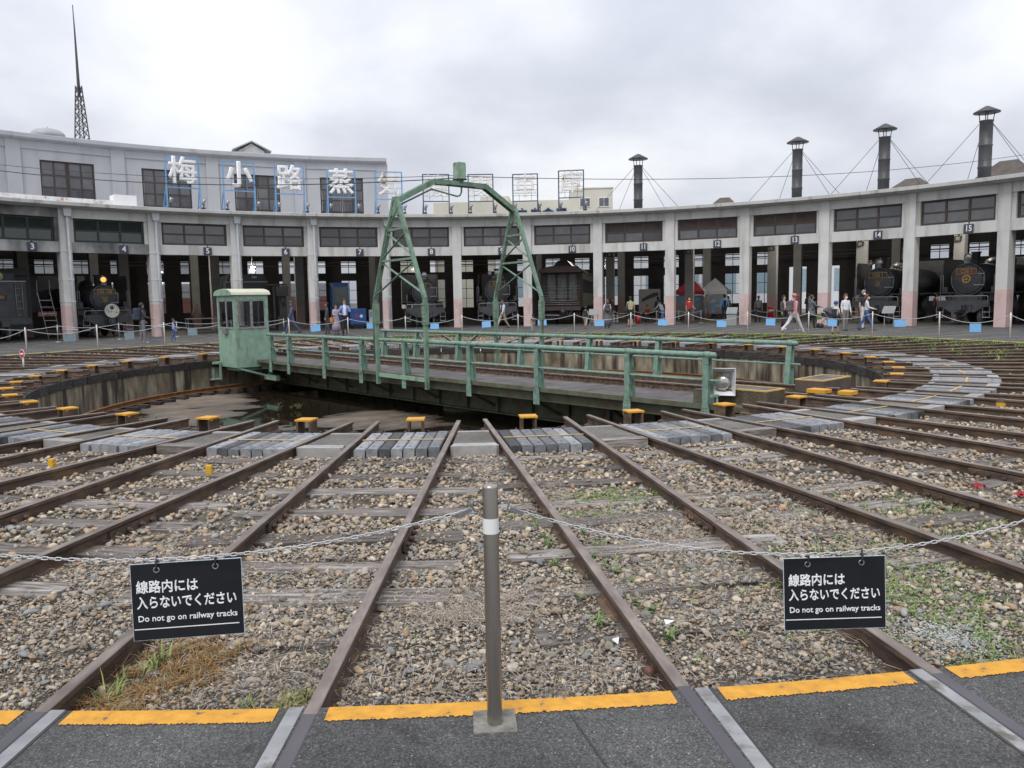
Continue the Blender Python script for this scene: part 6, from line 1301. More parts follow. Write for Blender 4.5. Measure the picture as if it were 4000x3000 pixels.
def backpack(p, c, label, w=0.30, h=0.42, d=0.16, front=False):
    s = p['_s']; off = p['_z']; t = thing('backpack', label, 'backpack', p.location, p.rotation_euler[2]); t.scale = (s, s, s); sg = -1 if front else 1; z0 = 1.0+off
    MB().box(-w/2, w/2, min(sg*0.12, sg*(0.12+d)), max(sg*0.12, sg*(0.12+d)), z0, z0+h).obj('bag', cloth(c), t, bevel=0.05)
    MB().box(-w/2+0.04, w/2-0.04, min(sg*(0.12+d), sg*(0.16+d)), max(sg*(0.12+d), sg*(0.16+d)), z0+0.03, z0+h*0.5).obj('pocket', cloth(tuple(x*1.3 for x in c)), t, bevel=0.02)
    for q in (-0.11, 0.11): MB().tube([(q, sg*0.12, z0+h-0.03), (q*1.1, sg*0.05, z0+h+0.03), (q*1.15, -sg*0.1, z0+h-0.08), (q*1.25, -sg*0.125, z0+h-0.22), (q*1.45, -sg*0.02, z0+0.05), (q*1.2, sg*0.12, z0+0.05)], 0.017, 6).obj('strap', cloth(c), t)
    return t
def handbag(p, c, label, x, y, z, w, d, h):
    s = p['_s']; t = thing('shoulder_bag', label, 'bag', p.location, p.rotation_euler[2]); t.scale = (s, s, s); o = p['_z']; MB().box(x-w/2, x+w/2, y-d/2, y+d/2, z+o, z+h+o).obj('bag', cloth(c), t, bevel=0.03)
    MB().tube([(x, y, z+h+o), (x*0.6, y*0.6-0.12*(1 if y < 0 else -1), z+h+o+0.2), (-x*0.2+0.05, 0.0, 1.46+o)], 0.012, 6).obj('strap', cloth(c), t)
walk = (24, -20, 6, 22)
p = person(-14.33, 15.86, 1.78, 130, 'man in dark jumper with large navy backpack standing before bay four', (0.055, 0.055, 0.06), (0.17, 0.17, 0.19), (0.35, 0.35, 0.36), arms=(14, 10, 60, 30), legs=(3, -3, 0, 3)); backpack(p, (0.035, 0.045, 0.07), 'large navy backpack on the man before bay four', 0.36, 0.52, 0.2)
person(-13.30, 16.76, 1.05, 100, 'small child in light blue jacket and jeans behind a chain post', (0.28, 0.36, 0.62), (0.06, 0.10, 0.24), (0.2, 0.2, 0.22), child=True, arms=(10, 20, 20, 50), legs=(10, -10, 5, 12))
person(-9.23, 22.93, 1.78, -70, 'man in navy work uniform and cap walking left past bay six', (0.07, 0.105, 0.175), (0.065, 0.095, 0.16), skin=SKIN_D, cap=(0.06, 0.07, 0.09), legs=walk, arms=(-14, 14, 14, 16))
person(-7.23, 22.16, 1.66, -75, 'man in dark navy jacket looking left beside the lavender dress', (0.055, 0.065, 0.095), (0.06, 0.065, 0.085), skin=SKIN_D, legs=(4, -4, 0, 4))
p = person(-6.57, 20.92, 1.56, 40, 'woman in long pale lavender dress looking down', (0.36, 0.32, 0.38), (0.36, 0.32, 0.38), skirt=((0.34, 0.30, 0.36), 0.22, 0.27), longhair=True, arms=(20, 24, 70, 70)); handbag(p, (0.55, 0.20, 0.03), 'orange bag carried by the woman in the lavender dress', -0.28, 0.02, 0.72, 0.12, 0.26, 0.26)
person(-5.95, 19.76, 1.80, 4, 'man in open blue shirt over white tee holding a phone', (0.20, 0.26, 0.52), (0.018, 0.018, 0.02), hair=(0.07, 0.035, 0.018), inner=(0.66, 0.67, 0.72), arms=(18, 18, 78, 78), armout=0.05, legs=(3, -3, 0, 0))
person(2.24, 25.75, 1.66, -60, 'man in white shirt and khaki trousers walking left past bay nine', (0.50, 0.52, 0.57), (0.34, 0.29, 0.21), skin=SKIN_D, legs=(26, -18, 4, 16), arms=(-10, 16, 10, 20), inner=(0.05, 0.06, 0.09))
person(3.45, 19.45, 0.92, 175, 'toddler in brown shirt walking away behind the arch leg', (0.13, 0.085, 0.085), (0.30, 0.28, 0.27), child=True, sleeves=False, legs=(14, -10, 5, 10))
p = person(6.64, 22.90, 1.22, 160, 'boy in pale green tee with black backpack walking to the coach', (0.40, 0.46, 0.40), (0.36, 0.34, 0.30), shorts=True, sleeves=False, child=True, legs=(-24, 16, 30, 4)); backpack(p, (0.025, 0.025, 0.028), 'black backpack with small white mark on the boy by the coach', 0.34, 0.46, 0.15)
p = person(7.76, 22.50, 1.56, 176, 'woman in white tee and long grey skirt walking away', (0.60, 0.60, 0.63), (0.12, 0.12, 0.14), shoes=(0.5, 0.5, 0.5), hair=(0.12, 0.055, 0.03), sleeves=False, skirt=((0.115, 0.12, 0.14), 0.16, 0.27), longhair=True); backpack(p, (0.06, 0.055, 0.065), 'dark grey backpack on the woman in the long grey skirt')
p = person(9.48, 24.65, 1.70, 165, 'man in khaki shirt and black shorts looking into bay eleven', (0.36, 0.34, 0.21), (0.015, 0.015, 0.017), shorts=True, sleeves=False, legs=(2, -2, 0, 0)); handbag(p, (0.03, 0.03, 0.033), 'black shoulder bag of the man in khaki', 0.27, 0.03, 0.85, 0.12, 0.3, 0.28)
person(9.45, 30.34, 1.60, 30, 'woman in dark clothes standing behind the pillar in bay eleven', (0.04, 0.035, 0.035), (0.03, 0.03, 0.03), longhair=True)
person(11.94, 31.40, 1.16, 0, 'attendant in orange vest bending low in bay eleven', (0.42, 0.09, 0.03), (0.06, 0.06, 0.07), lean=28, legs=(70, 66, 110, 106), arms=(40, 40, 40, 40), collar=(0.5, 0.36, 0.04))
p = person(12.63, 31.08, 1.66, 185, 'dark figure with grey backpack inside bay eleven', (0.04, 0.04, 0.045), (0.03, 0.03, 0.035)); backpack(p, (0.12, 0.11, 0.115), 'grey backpack on the dark figure in bay eleven')
person(12.5, 29.3, 1.46, -140, 'stooping person in white top and jeans beside the pillar of bay eleven', (0.52, 0.54, 0.56), (0.16, 0.26, 0.44), lean=30, legs=(26, -14, 20, 10), arms=(30, 36, 20, 20))
person(13.42, 26.65, 1.64, 20, 'attendant in red shirt, yellow scarf and white mask before bay twelve', (0.48, 0.03, 0.035), (0.06, 0.06, 0.065), sleeves=False, mask=True, collar=(0.62, 0.45, 0.05), arms=(6, 12, 6, 50), legs=(6, -6, 0, 6))
p = person(16.03, 27.97, 1.74, 165, 'person in light blue hooded jacket standing before bay twelve', (0.24, 0.48, 0.76), (0.03, 0.03, 0.035), arms=(8, 8, 14, 14), legs=(4, -4, 0, 4)); backpack(p, (0.02, 0.02, 0.025), 'small black sling bag on the light blue jacket', 0.17, 0.36, 0.12)
person(17.87, 27.19, 1.62, -20, 'man in grey jacket and grey cap walking before bay thirteen', (0.22, 0.225, 0.205), (0.06, 0.06, 0.07), cap=(0.16, 0.17, 0.18), legs=(12, -10, 4, 10), arms=(8, -8, 10, 10))
p = person(15.42, 17.18, 1.62, 24, 'young woman in brown top and black trousers with white shoes', (0.085, 0.065, 0.065), (0.02, 0.02, 0.022), shoes=(0.66, 0.66, 0.68), longhair=True, legs=(12, -12, 4, 10), inner=(0.5, 0.5, 0.52)); handbag(p, (0.42, 0.02, 0.04), 'red belt bag worn by the young woman in brown', 0.06, -0.16, 0.98, 0.24, 0.09, 0.12)
p = person(14.12, 12.84, 1.70, 104, 'man in pink shirt, pink cap and white trousers striding right', (0.58, 0.26, 0.30), (0.60, 0.60, 0.62), shoes=(0.45, 0.22, 0.18), cap=(0.55, 0.20, 0.20), skin=SKIN_D, legs=(30, -30, 4, 14), arms=(-12, 14, 10, 14)); backpack(p, (0.10, 0.10, 0.10), 'grey backpack on the man in pink', 0.28, 0.44, 0.15)
person(15.45, 15.60, 0.92, 80, 'small child in pale yellow behind the man in pink', (0.55, 0.52, 0.42), (0.22, 0.20, 0.17), shoes=(0.55, 0.55, 0.55), child=True, sleeves=False, legs=(10, -10, 4, 10))
p = person(22.45, 30.46, 1.72, 80, 'man in pale shirt standing inside bay thirteen at the pillar', (0.40, 0.43, 0.43), (0.30, 0.26, 0.20), arms=(20, 16, 70, 60)); backpack(p, (0.03, 0.03, 0.035), 'black backpack of the man in pale shirt in bay thirteen', 0.26, 0.4, 0.14)
person(17.19, 18.05, 1.62, 84, 'woman in grey coat pushing a pram', (0.12, 0.13, 0.15), (0.02, 0.02, 0.022), hair=(0.06, 0.03, 0.025), skirt=((0.12, 0.13, 0.15), 0.62, 0.22), arms=(34, 34, 40, 40), legs=(8, -8, 2, 8))
p = person(15.49, 11.84, 1.36, 130, 'child in white tee, black shorts and blue cap from behind', (0.62, 0.62, 0.62), (0.022, 0.022, 0.03), shorts=True, sleeves=False, child=True, cap=(0.06, 0.085, 0.22), legs=(10, -8, 4, 8), arms=(10, 10, 30, 20)); backpack(p, (0.03, 0.03, 0.035), 'black backpack on the child in the blue cap', 0.28, 0.38, 0.14)
person(17.10, 14.32, 1.64, 6, 'woman in white sweater and patterned trousers with brown hair and mask', (0.66, 0.66, 0.68), (0.20, 0.19, 0.18), hair=(0.14, 0.055, 0.025), longhair=True, mask=True, legs=(6, -4, 2, 4))
person(17.39, 14.20, 1.60, 66, 'woman in dark vest over white and blue jeans with mask', (0.62, 0.62, 0.64), (0.06, 0.12, 0.28), hair=(0.10, 0.04, 0.025), longhair=True, mask=True, inner=(0.13, 0.14, 0.17), legs=(22, -20, 4, 12), arms=(14, 14, 60, 60)).location = (17.95, 14.05, 0)
person(18.77, 15.99, 1.80, 14, 'grey haired man in navy polo, white trousers and mask', (0.028, 0.03, 0.045), (0.58, 0.57, 0.53), hair=(0.28, 0.27, 0.26), mask=True, sleeves=False, legs=(8, -8, 2, 6), arms=(4, 0, 8, 6))
person(19.52, 41.17, 1.62, 170, 'distant visitor in dark clothes deep inside bay twelve', (0.05, 0.05, 0.05), (0.04, 0.04, 0.04)); person(19.78, 38.58, 1.60, 40, 'distant visitor with pale collar inside bay twelve behind the blue jacket', (0.06, 0.055, 0.055), (0.04, 0.04, 0.04), inner=(0.4, 0.4, 0.4))
person(26.1, 22.4, 1.60, 80, 'person in dull red top half hidden left of the locomotive in bay fifteen', (0.22, 0.06, 0.06), (0.04, 0.05, 0.07))
def pram():
    t = thing('pram', 'black pram with grey hood pushed by the woman in the grey coat', 'pram', (17.72, 17.45, 0), R_(-6)); mg = cloth((0.11, 0.11, 0.13)); mk = cloth((0.03, 0.03, 0.032))
    MB().prism([(-0.3, -0.2, 0.5), (0.3, -0.2, 0.42), (0.42, -0.2, 0.6), (0.36, -0.2, 0.66), (-0.28, -0.2, 0.75)], (0, 0.4, 0)).obj('seat', mk, t, bevel=0.02)
    b = MB(); k = 8
    b.prism([(0.12+0.36*math.cos(math.pi*(0.05+0.8*i/k)), -0.22, 0.66+0.36*math.sin(math.pi*(0.05+0.8*i/k))) for i in range(k+1)]+[(0.1, -0.22, 0.66)], (0, 0.44, 0)); b.obj('hood', mg, t, bevel=0.03)
    f = MB()
    for y in (-0.2, 0.2): f.tube([(0.36, y, 0.12), (0.0, y, 0.45), (-0.45, y, 1.0)], 0.016, 6); f.tube([(-0.36, y, 0.12), (0.0, y, 0.45)], 0.016, 6)
    f.cyl((-0.45, -0.2, 1.0), (-0.45, 0.2, 1.0), 0.016, n=6); f.obj('frame', m_steel, t)
    for x in (-0.36, 0.36):
        for y in (-0.22, 0.22): MB().lathe([(0, -0.02), (0.11, -0.02), (0.12, 0), (0.11, 0.02), (0, 0.02)], 14, (x, y, 0.12), 'y').obj('wheel', m_blackplate, t)
    MB().box(-0.5, -0.32, -0.14, 0.14, 0.42, 0.72).obj('hanging_bag', cloth((0.14, 0.17, 0.08)), t, bevel=0.04)
pram()
# ------------------------------------------------------------------ chain fence round the yard
post_r, post_h = 0.03, 0.965
m_foot = MAT('stained_foot', [(0.3, (0.10, 0.09, 0.075)), (0.7, (0.26, 0.25, 0.22))], 22, 0.9, bump=0.5, bscale=60)
def post_parts():
    a = MB().lathe([(post_r, 0.0), (post_r, post_h-0.012), (post_r*0.93, post_h-0.004), (post_r*0.6, post_h), (0, post_h+0.001)], 24).mesh('tube', m_stainless)
    b = MB().lathe([(post_r+0.0008, 0.775), (post_r+0.0008, 0.835)], 24).mesh('reflective_band', m_reflband)
    c = MB().box(-0.085, 0.085, -0.10, 0.075, -0.02, 0.006).mesh('concrete_foot', m_foot)
    e = MB()
    for s in (-1, 1):
        e.tube([(s*post_r, 0, 0.885), (s*0.048, 0, 0.905), (s*0.066, 0, 0.90), (s*0.070, 0, 0.88), (s*0.060, 0, 0.862), (s*0.045, 0, 0.862)], 0.0045, 7)
    return a, b, c, e.mesh('chain_hook', m_steel)
pt, pb, pc, pe = post_parts()
def link_mesh_chain(pts):
    """chain of oval links along a polyline"""
    pts = [Vector(p) for p in pts]; seg = [0.0]
    for i in range(1, len(pts)): seg.append(seg[-1]+(pts[i]-pts[i-1]).length)
    pitch = 0.0265; n = int(seg[-1]/pitch); b = MB()
    def at(s):
        for i in range(1, len(pts)):
            if s <= seg[i]: return pts[i-1].lerp(pts[i], (s-seg[i-1])/(seg[i]-seg[i-1])), (pts[i]-pts[i-1]).normalized()
        return pts[-1], (pts[-1]-pts[-2]).normalized()
    for i in range(n):
        p, d = at((i+0.5)*pitch); side = d.cross(Vector((0, 0, 1))).normalized(); up = side.cross(d)
        ax = side*0.7+up*0.7 if i % 2 else side*0.7-up*0.7
        L = 0.0125; w = 0.0062; path = []
        for q in range(10):
            g = 2*math.pi*q/10; path.append(p+d*(L*math.copysign(abs(math.cos(g))**0.7, math.cos(g))*1.25)+ax*(w*math.sin(g)))
        b.tube(path, 0.0025, 5, closed=True)
    return b
def sag_pts(A, B, sag, n=24): return [A.lerp(B, j/n)+Vector((0, 0, -sag*4*(j/n)*(1-j/n))) for j in range(n+1)]
far_post = MB().lathe([(post_r, 0.0), (post_r, post_h-0.02), (0, post_h)], 12).mesh('tube', m_stainless)
for k in range(42):
    a = sgn(k*D+ph(k*D)*0.5)
    if 102 < abs(a) < 165: continue                     # outside the picture
    outer = 165 < abs(a) < 179
    nm = ('steel chain post at the outer end of the near %s chain' % ('right' if a > 0 else 'left')) if outer else 'steel bollard with white band between the two nearest tracks' if abs(a) > 170 else ('steel chain post before the pillar of bays %s and %s' % (NUM[round((a-7.87)/D+9)], NUM[round((a-7.87)/D+10)]) if abs(a) < 66 else '%s steel chain post along the %s side of the yard' % (ringname(int((abs(a)-66)/D)), 'right' if a > 0 else 'left'))
    if abs(a) > 178: a = 179.86
    t = thing('chain_post', nm, 'bollard', PT(18.21, a, 0.0), -R_(a), 'steel posts of the chain fence')
    near = abs(a) > 170
    link('tube', pt if near else far_post, t); link('reflective_band', pb, t)
    if near: link('concrete_foot', pc, t); link('chain_hook', pe, t)
P0 = PT(18.21, 179.86)
near_signs = []
for s in (-1, 1):
    B = PT(18.21, 180.1+(-s)*D); A = P0+Vector((s*0.075, 0, 0.868)); Bz = B+Vector((0, 0, 0.88 if s < 0 else 0.80))
    lab = 'white chain from the bollard to the %s carrying a black sign' % ('right' if s > 0 else 'left')
    t = thing('chain', lab, 'chain', (0, 0, 0), 0, 'fence chains'); pts = sag_pts(A, Bz, 0.19 if s < 0 else 0.225)
    link_mesh_chain(pts[0:]).obj('links', m_chain, t, fixn=False)
    MB().beam(A, A+Vector((s*0.05, 0, -0.022)), 0.012, 0.016).obj('snap_hook', m_steel, t)
def near_sign(c, tilt, yaw, lab):
    t = thing('warning_sign', lab, 'sign', c, yaw, 'black warning signs on the near chain'); t.rotation_euler = (R_(-3), R_(tilt), yaw); t.scale = (0.96, 1, 0.96)
    w, h = 0.432, 0.312
    MB().box(-w/2, w/2, -0.003, 0.003, -h/2, h/2, 0).obj('board', m_signblack, t, bevel=0.0015)
    e = 0.0014; MB().box(-w/2-e, w/2+e, -0.0015, 0.0035, -h/2-e, -h/2).box(-w/2-e, -w/2, -0.0015, 0.0035, -h/2, h/2).box(w/2, w/2+e, -0.0015, 0.0035, -h/2, h/2).box(-w/2-e, w/2+e, -0.0015, 0.0035, h/2, h/2+e).obj('worn_edge', m_boardedge, t)
    text('線路内には', 0.0545, t, (-w/2+0.018, -0.0038, 0.057), m_signtext, 0.024, align='LEFT', depth=0.0012, sx=0.89)
    text('入らないでください', 0.0545, t, (-w/2+0.018, -0.0038, -0.007), m_signtext, 0.024, align='LEFT', depth=0.0012, sx=0.80)
    text('Do not go on railway tracks', 0.0345, t, (-w/2+0.02, -0.0038, -0.069), m_signtext, 0.014, align='LEFT', depth=0.0012, sx=0.99)
    MB().box(-w/2+0.004, w/2-0.018, -0.0042, -0.003, -0.1125, -0.109).obj('printed_line', m_signtext, t)
    for x in (-0.115, 0.115):
        MB().tube([(x+0.0105*math.cos(q*0.5236), -0.004, h/2-0.026+0.0105*math.sin(q*0.5236)) for q in range(12)], 0.0035, 6, closed=True).obj('eyelet', m_steel, t)
        MB().tube([(x, -0.006, h/2-0.03), (x+0.003, -0.012, h/2+0.01), (x+0.004, 0.0, h/2+0.03), (x+0.003, 0.008, h/2), (x, 0.004, h/2-0.026)], 0.0045, 6).obj('tie', m_cable, t)
near_sign((-1.145, -18.115, 0.521), -0.4, R_(4.2), 'black bilingual warning sign hanging left of the bollard')
near_sign((1.462, -18.100, 0.437), -1.2, R_(-4.2), 'black bilingual warning sign hanging right of the bollard')
# far spans: chain with the blue back of a board
bd = MB().box(-0.215, 0.215, -0.004, 0.004, -0.31, 0.0)
for k in range(42):
    a0, a1 = k*D+ph(k*D)*0.5, (k+1)*D+ph((k+1)*D)*0.5; m = sgn((a0+a1)/2)
    if abs(m) > 100: continue
    A, B = PT(18.21, a0, 0.88), PT(18.21, a1, 0.88); sag = random.uniform(0.2, 0.3)
    where = 'before bay %s' % NUM[round((m-7.87)/D+9.5)] if abs(m) < 70 else '%s along the %s side' % (ringname(int((abs(m)-66)/D)), 'right' if m > 0 else 'left')
    t = thing('chain', 'pale fence chain hanging %s' % where, 'chain', (0, 0, 0), 0, 'fence chains'); MB().tube(sag_pts(A, B, sag, 12), 0.011, 5).obj('links', m_chain, t)
    f = random.uniform(0.38, 0.62); c = sag_pts(A, B, sag, 100)[int(f*100)]
    t = thing('hanging_board', '%s rectangular board hanging on the chain %s' % ('faded grey blue' if m < -32 else 'light blue', where), 'sign', c-Vector((0, 0, 0.02)), -R_(m)+random.uniform(-0.15, 0.15), 'boards on the fence chain'); t.rotation_euler[1] = R_(random.uniform(-4, 4))
    w = random.uniform(0.9, 1.05); o = bd.obj('panel', m_boardgrey if m < -32 else m_boardblue, t); o.scale = (w, 1, random.uniform(0.85, 1.0))
    for x in (-0.12, 0.12): MB().cyl((x, 0, -0.03), (x, 0, 0.03), 0.008, n=5).obj('tie', m_cable, t)
# ------------------------------------------------------------------ overhead cables
def cable(name, lab, A, B, sag, r=0.012):
    t = thing(name, lab, 'cable'); MB().tube(sag_pts(Vector(A), Vector(B), sag, 30), r, 5).obj('wire', m_cable, t, fixn=False)
cable('power_cable', 'thin dark cable from the arch drum to the left edge, upper one', (0.0, 0.05, 4.86), (-26.5, 12.0, 8.75), 0.75, 0.008)
cable('power_cable', 'thicker dark cable from the arch drum to the left edge, lower one', (0.0, 0.05, 4.80), (-26.5, 12.0, 8.80), 0.95, 0.013)
cable('power_cable', 'thin dark cable from the arch drum across to the right edge', (0.1, 0.0, 4.82), (28.0, 13.5, 8.1), 0.60, 0.009)
# ------------------------------------------------------------------ small things in the ballast
def noentry():
    t = thing('no_entry_sign', 'small round red and white no entry sign on a post at the left', 'sign', (-12.9, 3.15, -0.12), R_(-30)); t.scale = (0.7, 0.7, 0.8); mr = PLAIN('sign_red', (0.42, 0.02, 0.03), 0.4)
    MB().cyl((0, 0.01, 0), (0, 0.01, 0.45), 0.035, n=10).obj('post', m_pipe, t); MB().cyl((0, -0.03, 0.56), (0, -0.015, 0.56), 0.155, n=28).obj('disc', mr, t); MB().box(-0.1, 0.1, -0.034, -0.03, 0.535, 0.59).obj('white_bar', m_white, t)
    MB().tube([(0.155*math.cos(q*0.2244), -0.022, 0.56+0.155*math.sin(q*0.2244)) for q in range(28)], 0.01, 6, closed=True).obj('rim', m_white, t)
noentry()
m_ymark = PLAIN('yellow_plastic', (0.62, 0.34, 0.02), 0.5); m_rmark = PLAIN('red_plastic', (0.32, 0.012, 0.02), 0.5)
for x, y, m, lab in ((-4.64, -12.11, m_ymark, 'small yellow marker block in the ballast at the far left'), (-2.74, -12.73, m_ymark, 'small yellow marker block between the second and third left tracks')):
    t = thing('marker_block', lab, 'marker', (x, y, -0.125), R_(random.uniform(-20, 20))); MB().box(-0.03, 0.03, -0.025, 0.025, 0, 0.12).box(-0.034, 0.034, -0.02, 0.02, 0.05, 0.07).obj('block', m, t, bevel=0.006)
for x, y, lab in ((4.52, -14.42, 'red rag lying in the ballast near the right edge'), (4.68, -14.74, 'second red rag at the very right edge')):
    t = thing('red_rag', lab, 'rag', (x, y, -0.105), 0); V = []; b = MB(); n = 9
    for i in range(n):
        for j in range(n): V.append(((i/(n-1)-0.5)*0.09, (j/(n-1)-0.5)*0.08, 0.025+random.uniform(0, 0.05)*(1-abs(i/(n-1)-0.5))))
    b.add(V, [(i*n+j, i*n+j+1, (i+1)*n+j+1, (i+1)*n+j) for i in range(n-1) for j in range(n-1)], 0, True); b.obj('cloth', m_rmark, t, fixn=False)
for i, (x, y, r) in enumerate(((1.03, -17.08, 0.3), (0.70, -17.29, 1.2))):
    t = thing('paper_scrap', ['white paper scrap lying just right of the rail right of the bollard', 'small white litter scrap left of that rail'][i], 'litter', (x, y, -0.09), r); MB().add([(-0.03, -0.018, 0), (0.03, -0.012, 0.012), (0.024, 0.018, 0.004), (-0.02, 0.016, 0.016), (-0.03, -0.018, -0.003), (0.03, -0.012, 0.009), (0.024, 0.018, 0.001), (-0.02, 0.016, 0.013)], [(0, 1, 2, 3), (7, 6, 5, 4), (0, 4, 5, 1), (1, 5, 6, 2), (2, 6, 7, 3), (3, 7, 4, 0)]).obj('paper', m_white, t)
t = thing('mushroom', 'small brown mushroom beside the right rail near the yellow line', 'mushroom', (0.79, -17.66, -0.125), 0); MB().lathe([(0.010, 0), (0.008, 0.05)], 8).obj('stem', m_letter, t); MB().lathe([(0.028, 0.045), (0.027, 0.055), (0.018, 0.066), (0, 0.07)], 12).obj('mushroom_cap', PLAIN('mushroom_brown', (0.12, 0.05, 0.035), 0.6), t)
# ------------------------------------------------------------------ weeds, dry grass, moss
def blades(name, label, centers, n_each, hmin, hmax, spread, width, cols, flat=0.5, segs=2):
    """tufts of thin bent leaves, one object"""
    V = []; F = []; C = []
    for (cx, cy, sc) in centers:
        for i in range(max(1, int(n_each*random.uniform(0.6, 1.3)))):
            g = random.uniform(0, 6.283); h = random.uniform(hmin, hmax)*sc; r = random.uniform(0, spread)*sc; q = random.uniform(0, 6.283)
            x, y = cx+r*math.cos(q), cy+r*math.sin(q); ln = random.uniform(flat*0.3, flat)*h*2; c = random.choice(cols); k = random.uniform(0.7, 1.25); w = width*random.uniform(0.6, 1.3)
            px, py = -math.sin(g)*w, math.cos(g)*w; b = len(V)
            for s in range(segs+1):
                t = s/segs; d = ln*t*t; z = -0.122+h*math.sin(t*1.45); ww = (1-t*0.95)*(0.55+1.6*t*(1-t)*1.7)
                V += [(x+math.cos(g)*d-px*ww, y+math.sin(g)*d-py*ww, z), (x+math.cos(g)*d+px*ww, y+math.sin(g)*d+py*ww, z+0.15*w)]; C += [tuple(v*k for v in c)]*2
            for s in range(segs): F.append((b+2*s, b+2*s+1, b+2*s+3, b+2*s+2))
    me = bpy.data.meshes.new(name); me.from_pydata(V, [], F); at = me.color_attributes.new('Col', 'FLOAT_COLOR', 'POINT'); at.data.foreach_set('color', np.array([(*c, 1) for c in C], dtype=np.float32).ravel()); me.materials.append(m_leaf)
    o = link(name, me); o['kind'] = 'stuff'; o['label'] = label; o['category'] = 'plants'; return o
m_leaf = VCOL('leaf', 0.7, 0, 30)
GR = [(0.17, 0.25, 0.08), (0.23, 0.33, 0.10), (0.13, 0.19, 0.07), (0.27, 0.33, 0.14)]; DRY = [(0.30, 0.24, 0.17), (0.38, 0.31, 0.24), (0.22, 0.17, 0.125)]; ORG = [(0.27, 0.145, 0.05), (0.33, 0.20, 0.08), (0.21, 0.11, 0.04), (0.25, 0.19, 0.07)]
def cluster(cx, cy, n, sx, sy, smin=0.6, smax=1.2): return [(random.gauss(cx, sx), random.gauss(cy, sy), random.uniform(smin, smax)) for _ in range(n)]
cs = cluster(2.6, -16.6, 260, 0.4, 0.6)+cluster(3.2, -15.7, 260, 0.45, 0.45)+cluster(3.6, -15.0, 160, 0.4, 0.4)+cluster(1.2, -14.15, 110, 0.32, 0.12)+cluster(1.05, -14.8, 90, 0.36, 0.10)+cluster(2.55, -17.2, 140, 0.3, 0.3)+cluster(2.4, -14.8, 25, 0.4, 0.3)+cluster(1.6, -16.4, 30, 0.35, 0.6)+cluster(2.35, -17.55, 45, 0.4, 0.22)+cluster(0.4, -15.0, 14, 0.5, 0.4)+cluster(0.1, -17.3, 16, 0.4, 0.3, 0.3, 0.7)+cluster(3.0, -13.3, 20, 0.5, 0.4)+cluster(-0.55, -14.7, 12, 0.15, 0.3)
cs = [c for c in cs if math.hypot(c[0], c[1]) < 17.95]
blades('weeds', 'small green weeds growing through the ballast at the right', cs, 14, 0.010, 0.035, 0.045, 0.0045, GR, 1.3)
cs = []
for R in np.arange(14.8, 17.5, 0.11):
    if random.random() < 0.6: v = PT(R, 175.45); cs += cluster(v.x-0.566-0.15, v.y, 1, 0.03, 0.05, 0.4, 0.9)
for R in np.arange(15.5, 17.3, 0.2): v = PT(R, 175.45); cs += cluster(v.x-0.566+0.17, v.y, 1, 0.03, 0.05, 0.4, 0.9)
blades('rail_weeds', 'upright leafy weeds along the rail right of the bollard', cs, 22, 0.03, 0.085, 0.04, 0.007, GR[:3]+[(0.13, 0.20, 0.08)], 0.9, 3)
cs = cluster(-1.45, -17.30, 100, 0.14, 0.22)+cluster(-1.62, -17.75, 50, 0.10, 0.10)
blades('orange_moss', 'orange brown dried plants beside the rail under the left sign', cs, 22, 0.02, 0.07, 0.05, 0.0035, ORG, 1.1)
blades('left_weeds', 'green leafy plants in the rail gap at the lower left', cluster(-1.66, -17.62, 5, 0.05, 0.12)+cluster(-1.58, -17.35, 4, 0.04, 0.08)+cluster(-1.0, -17.7, 3, 0.2, 0.08, 0.4, 0.6), 12, 0.05, 0.13, 0.03, 0.006, GR+[(0.24, 0.25, 0.08)], 0.6, 3)
blades('rail_gap_tuft', 'yellow green tuft growing beside the rail left of the bollard', cluster(-0.83, -17.88, 16, 0.04, 0.05), 22, 0.05, 0.13, 0.03, 0.0035, [(0.30, 0.29, 0.10), (0.24, 0.26, 0.08), (0.36, 0.32, 0.16)], 0.6, 3)
def straw(name, label, spots, cols, z0=-0.102):
    V = []; F = []; C = []
    for (cx, cy, sx, sy, n) in spots:
        for _ in range(n):
            x, y = random.gauss(cx, sx), random.gauss(cy, sy)
            if math.hypot(x, y) > 17.97: continue
            g = random.uniform(0, 6.283); ln = random.uniform(0.03, 0.11); bend = random.uniform(-1.2, 1.2); w = random.uniform(0.0008, 0.0018); c = random.choice(cols); k = random.uniform(0.7, 1.25); b = len(V); px, py = x, y; z = z0+random.uniform(0, 0.022); dz = random.uniform(-0.01, 0.018)
            for q in range(4):
                a = g+bend*q/3; nx, ny = -math.sin(a)*w, math.cos(a)*w; zz = z+dz*math.sin(q/3*3.14)
                V += [(px-nx, py-ny, zz), (px+nx, py+ny, zz+0.0006)]; C += [tuple(v*k for v in c)]*2; px += math.cos(a)*ln/3; py += math.sin(a)*ln/3
            for q in range(3): F.append((b+2*q, b+2*q+1, b+2*q+3, b+2*q+2))
    me = bpy.data.meshes.new(name); me.from_pydata(V, [], F); at = me.color_attributes.new('Col', 'FLOAT_COLOR', 'POINT'); at.data.foreach_set('color', np.array([(*c, 1) for c in C], dtype=np.float32).ravel()); me.materials.append(m_leaf)
    o = link(name, me); tag(o, label, 'plants', None, 'stuff')
